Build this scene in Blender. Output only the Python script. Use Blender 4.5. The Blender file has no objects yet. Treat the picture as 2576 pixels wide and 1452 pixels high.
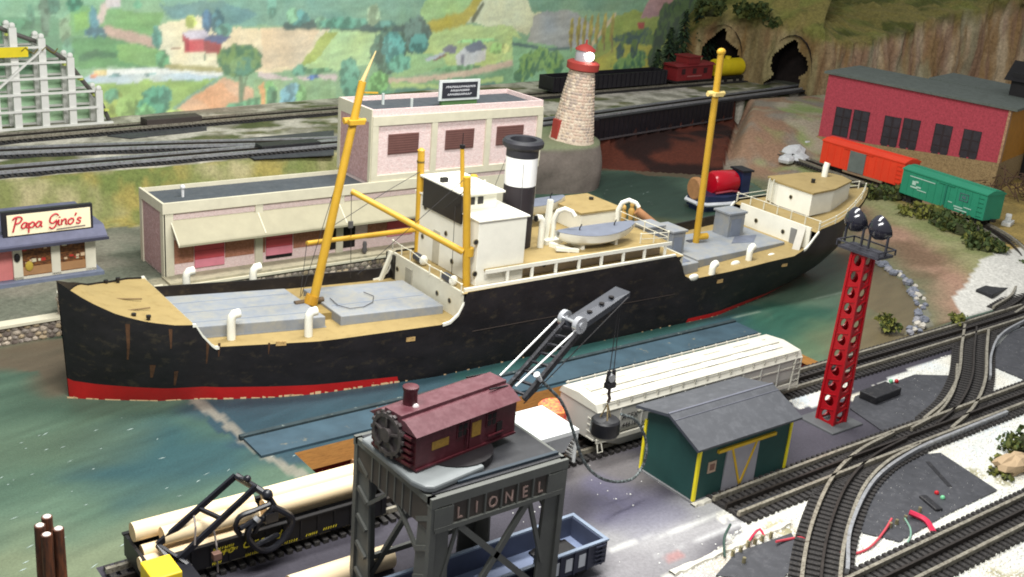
import bpy, math, random
import numpy as np
from mathutils import Vector, Matrix
random.seed(7)
S = bpy.context.scene
COL = S.collection
R_ = math.radians

# ------------------------------------------------------------------ camera
FPX, PITCH, ROLL, AZ, HGT = 2833.0, R_(19.8), R_(-4.9), R_(38.5), 10.0
_f = np.array([0, math.cos(PITCH), -math.sin(PITCH)]); _r = np.array([1.0, 0, 0]); _d = np.cross(_f, _r)
_rr = math.cos(ROLL) * _r + math.sin(ROLL) * _d
_dd = -math.sin(ROLL) * _r + math.cos(ROLL) * _d
_M = np.array([[math.cos(AZ), math.sin(AZ), 0], [-math.sin(AZ), math.cos(AZ), 0], [0, 0, 1]])
CR, CD, CF = _M @ _rr, _M @ _dd, _M @ _f
CP = np.array([0, 0, HGT])
cam = bpy.data.cameras.new("camera"); camo = bpy.data.objects.new("camera", cam); COL.objects.link(camo)
mw = Matrix.Identity(4)
for i in range(3):
    mw[i][0], mw[i][1], mw[i][2], mw[i][3] = CR[i], -CD[i], -CF[i], CP[i]
camo.matrix_world = mw
cam.sensor_width = 36.0; cam.lens = 36.0 * FPX / 2576.0; cam.clip_start = .5; cam.clip_end = 400
S.camera = camo
# ------------------------------------------------------------------ light: ceiling fluorescents of the hall
W = bpy.data.worlds.new("World"); S.world = W; W.use_nodes = True
bg = W.node_tree.nodes["Background"]; bg.inputs[0].default_value = (.94, .97, 1.0, 1); bg.inputs[1].default_value = .36
def area(name, loc, size, power, col, aim=None):
    l = bpy.data.lights.new(name, 'AREA'); l.shape = 'RECTANGLE'; l.size, l.size_y = size; l.energy = power; l.color = col
    o = bpy.data.objects.new(name, l); COL.objects.link(o); o.location = loc
    if aim is not None:
        o.rotation_euler = (Vector(aim) - Vector(loc)).to_track_quat('-Z', 'Y').to_euler()
    return o
area("ceiling_lamp", (6.5, 10.5, 14.5), (10, 3), 3600, (1.0, .985, .95), (10, 17, 0))
area("ceiling_lamp", (17, 19.5, 20), (12, 3), 4600, (1.0, .985, .95))
S.view_settings.view_transform = 'Standard'; S.view_settings.look = 'None'
S.view_settings.exposure = 0.32; S.view_settings.gamma = 1.0
S.render.engine = 'CYCLES'; S.cycles.max_bounces = 5; S.cycles.filter_width = 1.9
S.cycles.use_denoising = True

# ------------------------------------------------------------------ pixel -> place helpers (survey of the photograph)
def ray(u, v): return (u - 1288.0) / FPX * CR + (v - 726.0) / FPX * CD + CF
def at(u, v, z=0.0):
    d = ray(u, v); return CP + d * ((z - HGT) / d[2])
def at2(u, v, z=0.0):
    p = at(u, v, z); return (float(p[0]), float(p[1]))
def onpl(u, v, p, n):
    d = ray(u, v); n = np.array(n, float); return CP + d * (((np.array(p, float) - CP) @ n) / (d @ n))

# ------------------------------------------------------------------ materials
def lin(c):
    return tuple((x / 255 / 12.92) if x / 255 <= .04045 else ((x / 255 + .055) / 1.055) ** 2.4 for x in c)
MATS = {}
def M(name, rgb, rough=.55, var=.12, scale=3.0, metal=0.0, bump=0.0, bscale=40.0, k=.8, rgb2=None, th=.55, soft=.12, spec=.4, stretch=(1, 1, 1), emit=0):
    """paint or plastic: base colour broken by two noises, optional second colour (wear, dust), fine relief"""
    if name in MATS: return MATS[name]
    m = bpy.data.materials.new(name); m.use_nodes = True; nt = m.node_tree; N = nt.nodes; L = nt.links
    b = N["Principled BSDF"]; b.inputs["Roughness"].default_value = rough; b.inputs["Metallic"].default_value = metal
    b.inputs["Specular IOR Level"].default_value = spec
    c = np.array(lin(rgb)) * k
    tc = N.new("ShaderNodeTexCoord"); mp = N.new("ShaderNodeMapping"); mp.inputs["Scale"].default_value = stretch
    L.new(tc.outputs["Object"], mp.inputs["Vector"])
    nz = N.new("ShaderNodeTexNoise"); nz.inputs["Scale"].default_value = scale; nz.inputs["Detail"].default_value = 5; nz.inputs["Roughness"].default_value = .65
    L.new(mp.outputs[0], nz.inputs["Vector"])
    cr = N.new("ShaderNodeValToRGB"); e = cr.color_ramp.elements
    e[0].position = .3; e[1].position = .7
    e[0].color = (*np.clip(c * (1 - var), 0, 1), 1); e[1].color = (*np.clip(c * (1 + var), 0, 1), 1)
    L.new(nz.outputs["Fac"], cr.inputs["Fac"])
    out = cr.outputs["Color"]
    if rgb2 is not None:
        n2 = N.new("ShaderNodeTexNoise"); n2.inputs["Scale"].default_value = scale * 2.3; n2.inputs["Detail"].default_value = 6; n2.inputs["Roughness"].default_value = .7
        L.new(mp.outputs[0], n2.inputs["Vector"])
        mr = N.new("ShaderNodeMapRange"); mr.inputs["From Min"].default_value = th - soft; mr.inputs["From Max"].default_value = th + soft
        L.new(n2.outputs["Fac"], mr.inputs["Value"])
        mx = N.new("ShaderNodeMixRGB"); L.new(mr.outputs[0], mx.inputs["Fac"]); L.new(out, mx.inputs["Color1"])
        mx.inputs["Color2"].default_value = (*np.clip(np.array(lin(rgb2)) * k, 0, 1), 1); out = mx.outputs["Color"]
    L.new(out, b.inputs["Base Color"])
    if bump:
        nb = N.new("ShaderNodeTexNoise"); nb.inputs["Scale"].default_value = bscale; nb.inputs["Detail"].default_value = 3
        L.new(tc.outputs["Object"], nb.inputs["Vector"])
        bp = N.new("ShaderNodeBump"); bp.inputs["Strength"].default_value = bump; bp.inputs["Distance"].default_value = .02
        L.new(nb.outputs["Fac"], bp.inputs["Height"]); L.new(bp.outputs[0], b.inputs["Normal"])
    if emit:
        b.inputs["Emission Color"].default_value = (1, .93, .8, 1); b.inputs["Emission Strength"].default_value = emit
    MATS[name] = m; return m
def MC(name, rough=.75, fine=14.0, amt=.25, bump=.3, bscale=25.0, spec=.25):
    """hand-painted board or scenery: colour attribute times fine brush noise"""
    if name in MATS: return MATS[name]
    m = bpy.data.materials.new(name); m.use_nodes = True; nt = m.node_tree; N = nt.nodes; L = nt.links
    b = N["Principled BSDF"]; b.inputs["Roughness"].default_value = rough; b.inputs["Specular IOR Level"].default_value = spec
    a = N.new("ShaderNodeAttribute"); a.attribute_name = "paint"
    tc = N.new("ShaderNodeTexCoord"); nz = N.new("ShaderNodeTexNoise"); nz.inputs["Scale"].default_value = fine; nz.inputs["Detail"].default_value = 6
    nz.inputs["Roughness"].default_value = .7
    L.new(tc.outputs["Object"], nz.inputs["Vector"])
    mr = N.new("ShaderNodeMapRange"); mr.inputs["From Min"].default_value = .3; mr.inputs["From Max"].default_value = .7
    mr.inputs["To Min"].default_value = 1 - amt; mr.inputs["To Max"].default_value = 1 + amt
    L.new(nz.outputs["Fac"], mr.inputs["Value"])
    mx = N.new("ShaderNodeVectorMath"); mx.operation = 'SCALE'; L.new(a.outputs["Color"], mx.inputs[0]); L.new(mr.outputs[0], mx.inputs["Scale"])
    L.new(mx.outputs[0], b.inputs["Base Color"])
    if bump:
        nb = N.new("ShaderNodeTexNoise"); nb.inputs["Scale"].default_value = bscale; nb.inputs["Detail"].default_value = 4
        L.new(tc.outputs["Object"], nb.inputs["Vector"])
        bp = N.new("ShaderNodeBump"); bp.inputs["Strength"].default_value = bump; bp.inputs["Distance"].default_value = .03
        L.new(nb.outputs["Fac"], bp.inputs["Height"]); L.new(bp.outputs[0], b.inputs["Normal"])
    MATS[name] = m; return m

# ------------------------------------------------------------------ mesh building
class MB:
    def __init__(s): s.v = []; s.f = []; s.m = []; s.mi = 0
    def add(s, vs, fs, mi=None):
        o = len(s.v); s.v += [tuple(map(float, p)) for p in vs]
        for f in fs: s.f.append(tuple(i + o for i in f)); s.m.append(s.mi if mi is None else mi)
        return s
    def box(s, x0, x1, y0, y1, z0, z1, mi=None):
        v = [(x, y, z) for x in (x0, x1) for y in (y0, y1) for z in (z0, z1)]
        return s.add(v, [(0, 1, 3, 2), (4, 6, 7, 5), (0, 4, 5, 1), (2, 3, 7, 6), (0, 2, 6, 4), (1, 5, 7, 3)], mi)
    def cbox(s, c, d, rz=0, mi=None):
        ca, sa = math.cos(rz), math.sin(rz); v = []
        for a in (-.5, .5):
            for b in (-.5, .5):
                for e in (-.5, .5):
                    x, y = a * d[0], b * d[1]; v.append((c[0] + x * ca - y * sa, c[1] + x * sa + y * ca, c[2] + e * d[2]))
        return s.add(v, [(0, 1, 3, 2), (4, 6, 7, 5), (0, 4, 5, 1), (2, 3, 7, 6), (0, 2, 6, 4), (1, 5, 7, 3)], mi)
    def bar(s, p, q, w, h, up=(0, 0, 1), mi=None):
        p, q = Vector(p), Vector(q); d = (q - p).normalized(); u = Vector(up)
        if abs(d.dot(u)) > .98: u = Vector((1, 0, 0))
        a = d.cross(u).normalized(); b = a.cross(d).normalized()
        v = [o + a * (w / 2 * i) + b * (h / 2 * j) for o in (p, q) for i in (-1, 1) for j in (-1, 1)]
        return s.add(v, [(0, 1, 3, 2), (4, 6, 7, 5), (0, 4, 5, 1), (2, 3, 7, 6), (0, 2, 6, 4), (1, 5, 7, 3)], mi)
    def cyl(s, p, q, r0, r1=None, n=14, caps=True, mi=None):
        r1 = r0 if r1 is None else r1
        p, q = Vector(p), Vector(q); d = (q - p).normalized(); u = Vector((0, 0, 1)) if abs(d.z) < .9 else Vector((1, 0, 0))
        a = d.cross(u).normalized(); b = d.cross(a)
        v = []
        for o, r in ((p, r0), (q, r1)):
            v += [o + (a * math.cos(2 * math.pi * i / n) + b * math.sin(2 * math.pi * i / n)) * r for i in range(n)]
        f = [(i, (i + 1) % n, n + (i + 1) % n, n + i) for i in range(n)]
        if caps: f += [tuple(range(n - 1, -1, -1)), tuple(range(n, 2 * n))]
        return s.add(v, f, mi)
    def tube(s, pts, r, n=7, mi=None):
        pts = [Vector(p) for p in pts]; rs = r if isinstance(r, (list, tuple)) else [r] * len(pts); v = []
        a = None
        for i, p in enumerate(pts):
            d = (pts[min(i + 1, len(pts) - 1)] - pts[max(i - 1, 0)]).normalized()
            if a is None: a = d.cross(Vector((0, 0, 1)) if abs(d.z) < .9 else Vector((1, 0, 0))).normalized()
            else:
                a = a - d * a.dot(d); a = a.normalized() if a.length > 1e-4 else d.orthogonal().normalized()
            b = d.cross(a)
            v += [p + (a * math.cos(2 * math.pi * k / n) + b * math.sin(2 * math.pi * k / n)) * rs[i] for k in range(n)]
        f = []
        for i in range(len(pts) - 1):
            f += [(i * n + k, i * n + (k + 1) % n, (i + 1) * n + (k + 1) % n, (i + 1) * n + k) for k in range(n)]
        f += [tuple(range(n - 1, -1, -1)), tuple(range((len(pts) - 1) * n, len(pts) * n))]
        return s.add(v, f, mi)
    def prism(s, poly, z0, z1, mi=None):
        n = len(poly); z0 = z0 if isinstance(z0, (list, tuple)) else [z0] * n; z1 = z1 if isinstance(z1, (list, tuple)) else [z1] * n
        v = [(p[0], p[1], z0[i]) for i, p in enumerate(poly)] + [(p[0], p[1], z1[i]) for i, p in enumerate(poly)]
        f = [(i, (i + 1) % n, n + (i + 1) % n, n + i) for i in range(n)] + [tuple(range(n - 1, -1, -1)), tuple(range(n, 2 * n))]
        return s.add(v, f, mi)
    def ext(s, poly, axis, a0, a1, mi=None):
        """extrude a 2-D outline: axis 'y' -> outline in xz, axis 'x' -> outline in yz"""
        n = len(poly); g = (lambda p, a: (p[0], a, p[1])) if axis == 'y' else (lambda p, a: (a, p[0], p[1]))
        v = [g(p, a0) for p in poly] + [g(p, a1) for p in poly]
        f = [(i, (i + 1) % n, n + (i + 1) % n, n + i) for i in range(n)] + [tuple(range(n - 1, -1, -1)), tuple(range(n, 2 * n))]
        return s.add(v, f, mi)
    def lathe(s, prof, c=(0, 0, 0), n=20, mi=None):
        v = []; k = len(prof)
        for r, z in prof: v += [(c[0] + r * math.cos(2 * math.pi * i / n), c[1] + r * math.sin(2 * math.pi * i / n), c[2] + z) for i in range(n)]
        f = [(j * n + i, j * n + (i + 1) % n, (j + 1) * n + (i + 1) % n, (j + 1) * n + i) for j in range(k - 1) for i in range(n)]
        f += [tuple(range(n - 1, -1, -1)), tuple(range((k - 1) * n, k * n))]
        return s.add(v, f, mi)
    def ball(s, c, r, n=10, m=7, jit=0, rnd=None, mi=None):
        rx, ry, rz = r if isinstance(r, (list, tuple)) else (r, r, r); v = [(c[0], c[1], c[2] - rz)]
        rnd = rnd or random
        for j in range(1, m):
            t = math.pi * j / m
            for i in range(n):
                q = 1 + (rnd.uniform(-jit, jit) if jit else 0); a = 2 * math.pi * i / n
                v.append((c[0] + rx * q * math.sin(t) * math.cos(a), c[1] + ry * q * math.sin(t) * math.sin(a), c[2] - rz * q * math.cos(t)))
        v.append((c[0], c[1], c[2] + rz)); f = [(0, 1 + (i + 1) % n, 1 + i) for i in range(n)]
        for j in range(m - 2): f += [(1 + j * n + i, 1 + j * n + (i + 1) % n, 1 + (j + 1) * n + (i + 1) % n, 1 + (j + 1) * n + i) for i in range(n)]
        L = len(v) - 1; f += [(L, 1 + (m - 2) * n + i, 1 + (m - 2) * n + (i + 1) % n) for i in range(n)]
        return s.add(v, f, mi)
    def mesh(s, name, mats, smooth=False):
        me = bpy.data.meshes.new(name); me.from_pydata(s.v, [], s.f); me.update()
        for m in (mats if isinstance(mats, (list, tuple)) else [mats]): me.materials.append(m)
        if max(s.m, default=0) > 0: me.polygons.foreach_set("material_index", s.m)
        if smooth: me.polygons.foreach_set("use_smooth", [True] * len(me.polygons))
        return me
    def build(s, name, mats, parent=None, smooth=False, bevel=0.0):
        o = bpy.data.objects.new(name, s.mesh(name, mats, smooth)); COL.objects.link(o); o.parent = parent
        if smooth: autosmooth(o)
        if bevel:
            b = o.modifiers.new("bevel", 'BEVEL'); b.width = bevel; b.segments = 2; b.limit_method = 'ANGLE'; b.angle_limit = R_(40)
        return o
def autosmooth(o, ang=40):
    me = o.data; a = R_(ang)
    import bmesh
    bm = bmesh.new(); bm.from_mesh(me)
    for e in bm.edges:
        if len(e.link_faces) == 2 and e.calc_face_angle(0) > a: e.smooth = False
    bm.to_mesh(me); bm.free()
def obj(name, me, parent=None, loc=(0, 0, 0), rz=0, scale=None):
    o = bpy.data.objects.new(name, me); COL.objects.link(o); o.parent = parent; o.location = loc; o.rotation_euler = (0, 0, rz)
    if scale is not None: o.scale = scale
    return o
def thing(name, label, cat, loc=(0, 0, 0), rz=0, group=None):
    o = bpy.data.objects.new(name, None); COL.objects.link(o); o.location = loc; o.rotation_euler = (0, 0, rz); o.empty_display_size = .2
    o["label"] = label; o["category"] = cat
    if group: o["group"] = group
    return o
def tag(o, label, cat, group=None):
    o["label"] = label; o["category"] = cat
    if group: o["group"] = group
    return o
def struct(o): o["kind"] = "structure"; return o
def stuff(o): o["kind"] = "stuff"; return o
def text(name, body, size, mat, parent, loc, rot, shear=0.0, ext=.006, align='LEFT', sx=1.0, spacing=1.0):
    c = bpy.data.curves.new(name, 'FONT'); c.body = body; c.size = size; c.shear = shear; c.extrude = ext; c.align_x = align; c.space_character = spacing
    c.materials.append(mat); c.resolution_u = 2
    t = bpy.data.objects.new(name, c); COL.objects.link(t); dg = bpy.context.evaluated_depsgraph_get(); me = bpy.data.meshes.new_from_object(t.evaluated_get(dg))
    bpy.data.objects.remove(t); bpy.data.curves.remove(c)
    o = bpy.data.objects.new(name, me); COL.objects.link(o); o.parent = parent; o.location = loc; o.rotation_euler = rot; o.scale = (sx, 1, 1)
    return o

# ------------------------------------------------------------------ painting on boards (numpy, per vertex)
_rng = np.random.default_rng(3); _LAT = _rng.random((256, 256))
def vn(x, y, seed=0):
    x = np.asarray(x, float) + seed * 37.7; y = np.asarray(y, float) + seed * 91.3
    xi = np.floor(x).astype(int); yi = np.floor(y).astype(int); fx = x - xi; fy = y - yi
    fx = fx * fx * (3 - 2 * fx); fy = fy * fy * (3 - 2 * fy)
    g = lambda a, b: _LAT[a & 255, b & 255]
    return (g(xi, yi) * (1 - fx) + g(xi + 1, yi) * fx) * (1 - fy) + (g(xi, yi + 1) * (1 - fx) + g(xi + 1, yi + 1) * fx) * fy
def fbm(x, y, seed=0, o=4):
    t = 0; a = .5; s = 0
    for i in range(o): t = t + a * vn(x * 2 ** i, y * 2 ** i, seed + i); s += a; a *= .55
    return t / s
def sst(a, b, x):
    t = np.clip((x - a) / (b - a), 0, 1); return t * t * (3 - 2 * t)
def inpoly(px, py, poly):
    r = np.zeros(px.shape, bool); n = len(poly); j = n - 1
    for i in range(n):
        xi, yi = poly[i]; xj, yj = poly[j]
        if yi != yj:
            r ^= ((yi > py) != (yj > py)) & (px < (xj - xi) * (py - yi) / (yj - yi) + xi)
        j = i
    return r
def segd(px, py, a, b):
    ax, ay = a; dx, dy = b[0] - ax, b[1] - ay; L = dx * dx + dy * dy + 1e-12
    t = np.clip(((px - ax) * dx + (py - ay) * dy) / L, 0, 1)
    return np.hypot(px - ax - t * dx, py - ay - t * dy)
def polyd(px, py, pts):
    d = segd(px, py, pts[0], pts[1])
    for i in range(1, len(pts) - 1): d = np.minimum(d, segd(px, py, pts[i], pts[i + 1]))
    return d
def setpaint(me, colr):
    a = me.color_attributes.new("paint", 'FLOAT_COLOR', 'POINT')
    buf = np.ones((len(me.vertices), 4), np.float32); buf[:, :3] = np.clip(colr, 0, 1); a.data.foreach_set("color", buf.ravel())
def gridmesh(name, P, keep=None):
    """P: (ny,nx,3) vertices; keep: (ny-1,nx-1) faces to keep"""
    ny, nx = P.shape[:2]; idx = np.arange(ny * nx).reshape(ny, nx)
    q = np.stack([idx[:-1, :-1], idx[:-1, 1:], idx[1:, 1:], idx[1:, :-1]], -1)
    q = q[keep] if keep is not None else q.reshape(-1, 4)
    me = bpy.data.meshes.new(name); nf = len(q)
    me.vertices.add(ny * nx); me.vertices.foreach_set("co", P.reshape(-1).astype(np.float32))
    me.loops.add(nf * 4); me.loops.foreach_set("vertex_index", q.reshape(-1).astype(np.int32))
    me.polygons.add(nf); me.polygons.foreach_set("loop_start", np.arange(0, nf * 4, 4, dtype=np.int32))
    me.polygons.foreach_set("use_smooth", np.ones(nf, bool))
    me.update(calc_edges=True); me.validate(); return me
A_ = lambda c: np.array(lin(c))
# ================================================================== SETTING
def tree_dab(P, u, v, ru, rv, c, c2=None, rag=.55, seed=0):
    P.ell(u, v, ru, rv, c, c2, rag, seed)
class Painter:
    """paints polygons, dabs and strokes on a board with surface coordinates (a, b); outlines given as survey pixels"""
    def __init__(s, a, b, col, conv): s.a, s.b, s.c, s.conv = a, b, col, conv
    def _set(s, m, c, alpha): s.c[m] = s.c[m] * (1 - alpha) + c * alpha
    def poly(s, pts, c, warp=.12, amt=.16, alpha=1.0, ang=.2, seed=1, sc=1.0):
        q = [s.conv(*p) for p in pts]; qa = [p[0] for p in q]; qb = [p[1] for p in q]; w = warp
        m0 = np.nonzero((s.a > min(qa) - w) & (s.a < max(qa) + w) & (s.b > min(qb) - w) & (s.b < max(qb) + w))[0]
        if not len(m0): return
        a, b = s.a[m0], s.b[m0]
        wa = a + w * 2 * (fbm(a * 2.2 * sc, b * 2.2 * sc, seed, 3) - .5); wb = b + w * 2 * (fbm(a * 2.2 * sc, b * 2.2 * sc, seed + 9, 3) - .5)
        m = m0[inpoly(wa, wb, q)]
        a, b = s.a[m], s.b[m]; ca, sa = math.cos(ang), math.sin(ang)
        st = fbm((a * ca + b * sa) * 1.1 * sc, (-a * sa + b * ca) * 6 * sc, seed + 4, 4)
        f = 1 + amt * 3.2 * (st - .5)
        hue = (fbm(a * .8, b * .8, seed + 13, 3) - .5)[:, None] * np.array([.3, .06, -.3])
        s._set(m, np.array(lin(c)) * f[:, None] * (1 + hue), alpha)
    def ell(s, u, v, ru, rv, c, c2=None, rag=.55, seed=0, alpha=1.0):
        a0, b0 = s.conv(u, v); a1, _ = s.conv(u + ru, v); _, b1 = s.conv(u, v + rv); ra, rb = abs(a1 - a0), abs(b1 - b0)
        m = np.nonzero((np.abs(s.a - a0) < ra * 1.5) & (np.abs(s.b - b0) < rb * 1.5))[0]
        if not len(m): return
        a, b = s.a[m], s.b[m]; x, y = (a - a0) / ra, (b - b0) / rb
        n = fbm(a * 4.5, b * 4.5, seed, 3)
        k = x * x + y * y < 1 + rag * 2.2 * (n - .5)
        m = m[k]; a, b, x, y = a[k], b[k], x[k], y[k]
        n2 = fbm(a * 5.5, b * 4, seed + 5, 3); c2 = c2 or tuple(min(255, t * 1.3 + 14) for t in c)
        w = sst(.4, .62, n2 + .08 * y - .05 * x)[:, None]
        s._set(m, np.array(lin(c)) * (1 - w) + np.array(lin(c2)) * w, alpha)
    def line(s, pts, wid, c, alpha=1.0, rag=.5, seed=2):
        q = [s.conv(*p) for p in pts]; qa = [p[0] for p in q]; qb = [p[1] for p in q]
        m = np.nonzero((s.a > min(qa) - wid * 2) & (s.a < max(qa) + wid * 2) & (s.b > min(qb) - wid * 2) & (s.b < max(qb) + wid * 2))[0]
        if not len(m): return
        d = polyd(s.a[m], s.b[m], q); n = fbm(s.a[m] * 4, s.b[m] * 4, seed, 3)
        w = (1 - sst(.6, 1.0, d / (wid * (1 + rag * 2 * (n - .5)))))[:, None] * alpha
        s.c[m] = s.c[m] * (1 - w) + np.array(lin(c)) * w

# ---- painted mural on the back wall
MA, MBk = np.array([4.0, 35.95, 0]), np.array([60.0, 43.6, 0]); MD = (MBk - MA) / np.linalg.norm(MBk - MA); MN = np.array([-MD[1], MD[0], 0])
def mconv(u, v):
    p = onpl(u, v, MA, MN); return float((p - MA) @ MD), float(p[2])
ss = np.arange(-3, 76, .062); zz = np.arange(1.2, 10.8, .062); SG, ZG = np.meshgrid(ss, zz)
Pm = np.stack([MA[0] + MD[0] * SG, MA[1] + MD[1] * SG, ZG], -1); a, b = SG.ravel(), ZG.ravel()
n0 = fbm(a * .35, b * .8, 20, 4)[:, None]
col = np.array(lin((112, 158, 125))) * (1 - n0) + np.array(lin((150, 182, 140))) * n0
MP = Painter(a, b, col, mconv)
pl, el, ln = MP.poly, MP.ell, MP.line
# distant fields
pl([(-60, -80), (270, -80), (262, 22), (150, 45), (-60, 48)], (128, 172, 138))
pl([(-60, 42), (120, 38), (215, 90), (180, 170), (-60, 200)], (98, 142, 108), seed=3)
pl([(175, 15), (262, 20), (410, 30), (400, 92), (270, 80), (175, 95)], (116, 165, 108), seed=4)
pl([(190, 35), (225, 28), (225, 75), (190, 80)], (125, 172, 88), seed=6, alpha=.8)
pl([(180, 92), (275, 88), (400, 112), (425, 165), (180, 172)], (90, 142, 92), seed=5)
pl([(290, 108), (405, 125), (410, 165), (300, 160)], (122, 168, 100), seed=7, alpha=.8)
ln([(300, -10), (262, 22), (252, 50)], .16, (200, 185, 175)); ln([(268, 78), (330, 92), (388, 110)], .2, (185, 160, 145))
ln([(205, 146), (245, 134), (290, 140)], .14, (62, 110, 75))
pl([(385, -80), (1210, -80), (1205, 0), (1085, 62), (830, 72), (575, 62), (415, 45)], (118, 162, 142), seed=8)
pl([(400, 10), (560, 0), (650, 40), (600, 62), (430, 42)], (98, 140, 138), seed=9)
pl([(400, 60), (500, 42), (560, 62), (548, 175), (430, 168), (400, 116)], (222, 213, 178), seed=10)
pl([(545, 72), (832, 74), (828, 90), (760, 178), (655, 182), (560, 150)], (218, 205, 172), seed=11)
pl([(655, 72), (800, 76), (760, 168), (662, 176)], (214, 192, 160), seed=12, alpha=.8)
pl([(838, 72), (960, 72), (935, 160), (830, 180), (755, 180)], (172, 204, 150), seed=13)
pl([(820, 76), (852, 76), (790, 160), (750, 172)], (165, 180, 92), seed=14)
pl([(1070, 0), (1195, -40), (1180, 40), (1090, 68), (1050, 50)], (150, 188, 125), seed=15)
pl([(1205, -60), (1420, -60), (1330, 90), (1288, 75), (1175, 58)], (212, 216, 176), seed=16)
pl([(1080, 68), (1288, 62), (1330, 112), (1290, 150), (1150, 180), (1060, 140)], (182, 204, 130), seed=17)
ln([(1212, -20), (1190, 20), (1165, 48), (1088, 66)], .32, (176, 166, 62)); ln([(1215, 10), (1190, 50)], .12, (92, 100, 75))
ln([(720, 66), (800, 62), (930, 70), (1010, 76)], .2, (62, 92, 88))
pl([(1000, 130), (1110, 140), (1130, 175), (985, 195)], (150, 190, 135), seed=18)
# river, road, lower fields
pl([(200, 205), (250, 178), (380, 170), (560, 186), (545, 200), (300, 214)], (186, 200, 202), seed=19, warp=.06)
ln([(240, 182), (340, 180), (470, 178), (555, 187)], .1, (222, 226, 220))
pl([(235, 214), (545, 197), (520, 215), (432, 276), (255, 300)], (142, 174, 98), seed=20)
pl([(540, 198), (560, 192), (430, 285), (410, 290)], (120, 158, 140), seed=21, warp=.05)
pl([(425, 285), (560, 194), (640, 225), (660, 262), (640, 300), (480, 310)], (212, 172, 138), seed=22)
pl([(480, 240), (560, 212), (600, 250), (540, 280)], (206, 156, 118), seed=23, alpha=.7)
ln([(655, 188), (735, 204), (790, 195), (842, 196)], .14, (206, 192, 190)); el(788, 195, 14, 6, (70, 98, 150))
pl([(640, 200), (840, 200), (850, 300), (640, 320)], (146, 178, 132), seed=24)
pl([(750, 205), (835, 202), (835, 290), (770, 290)], (132, 166, 120), seed=25)
ln([(975, 208), (1090, 198), (1170, 185), (1290, 158), (1360, 140)], .17, (206, 184, 162))
pl([(975, 212), (1180, 196), (1340, 160), (1330, 205), (1100, 240), (985, 250)], (118, 164, 122), seed=26)
ln([(990, 215), (1110, 222), (1260, 200)], .16, (178, 204, 132)); ln([(1000, 232), (1120, 232), (1240, 215)], .2, (84, 132, 118))
# right hills
pl([(1322, 118), (1345, 40), (1395, 20), (1450, 32), (1500, 75), (1470, 122), (1385, 125)], (168, 172, 168), seed=27)
pl([(1300, -60), (1640, -60), (1620, 40), (1520, 30), (1440, 25), (1340, 30)], (118, 160, 128), seed=28)
pl([(1500, 120), (1545, 40), (1600, 25), (1690, 50), (1700, 180), (1480, 190)], (150, 166, 72), seed=29)
pl([(1500, 150), (1560, 110), (1640, 115), (1640, 180), (1500, 185)], (188, 184, 72), seed=30, alpha=.8)
ln([(1485, 118), (1515, 78), (1548, 36)], .13, (206, 190, 150))
pl([(1610, 45), (1640, -20), (1700, -30), (1690, 40)], (178, 134, 134), seed=31)
pl([(1288, 95), (1420, 122), (1480, 118), (1470, 190), (1290, 215)], (138, 186, 140), seed=32)
ln([(1290, 110), (1380, 125), (1430, 122)], .1, (82, 112, 110))
for i, u in enumerate((1437, 1455, 1470, 1486, 1502, 1520, 1540)):
    el(u, 82 - 2 * i, 5, 36, (150, 138, 62), (186, 172, 72), .35, 40 + i); ln([(u, 90), (u, 128)], .06, (128, 110, 66))
for u, v, r, q in ((1330, 165, 24, 34), (1360, 150, 22, 30), (1395, 160, 22, 34), (1310, 190, 18, 20), (1570, 165, 30, 20), (1600, 150, 26, 28)): el(u, v, r, q, (62, 116, 82), (134, 176, 96), .5, int(u))
for u, v, r, q in ((1590, 95, 40, 16), (1640, 100, 26, 14), (1620, 80, 20, 10), (1560, 128, 10, 22), (1595, 122, 9, 24)): el(u, v, r, q, (58, 90, 86), (98, 128, 62), .6, int(u))
pl([(1603, 58), (1622, 56), (1622, 70), (1606, 72)], (176, 70, 62), warp=.02)
for u, v, r, q in ((1670, 60, 16, 50), (1700, 40, 20, 70), (1735, 30, 22, 80), (1655, 100, 14, 34), (1770, 40, 22, 80), (1690, 130, 26, 30), (1640, 145, 10, 26)): el(u, v, r, q, (38, 68, 48), (72, 104, 48), .5, int(u) + 3)
pl([(1800, -80), (2800, -80), (2800, 60), (1800, 60)], (140, 182, 146), seed=33)
for u in range(1990, 2760, 42): el(u, 22 + 8 * math.sin(u), 26, 11, (68, 108, 76), (120, 152, 92), .7, u)
# trees, house, barn
for u, v, r, q, c in ((78, 42, 9, 34, (66, 104, 84)), (113, 40, 13, 52, (70, 92, 76)), (164, 78, 15, 36, (96, 118, 92)), (170, 128, 13, 26, (84, 122, 100)), (135, 12, 16, 24, (62, 98, 82)), (186, 8, 20, 20, (52, 106, 84)), (60, 60, 20, 12, (60, 104, 76)),
    (237, 58, 11, 40, (58, 100, 108)), (236, 80, 26, 13, (60, 100, 112)), (262, 88, 10, 7, (72, 108, 110)), (395, 92, 13, 30, (72, 120, 108)), (410, 150, 18, 22, (70, 118, 82)), (520, 52, 13, 30, (50, 86, 112)), (548, 58, 17, 32, (54, 96, 104)), (565, 76, 20, 16, (70, 112, 100)), (480, 55, 14, 16, (150, 162, 84)), (345, 12, 10, 12, (70, 120, 92)), (685, 20, 12, 32, (84, 128, 112))):
    el(u, v, r, q, c, None, .5, int(u * 7 + v))
pl([(262, -12), (300, -14), (304, 18), (266, 20)], (196, 190, 190), warp=.04)
pl([(458, 84), (520, 82), (520, 130), (465, 132)], (196, 74, 80), warp=.03); pl([(458, 86), (476, 84), (476, 131), (464, 128)], (158, 42, 58), warp=.02)
pl([(455, 80), (516, 75), (530, 96), (474, 98)], (196, 190, 202), warp=.02); pl([(514, 100), (556, 104), (556, 138), (514, 132)], (152, 58, 60), warp=.03)
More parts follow.
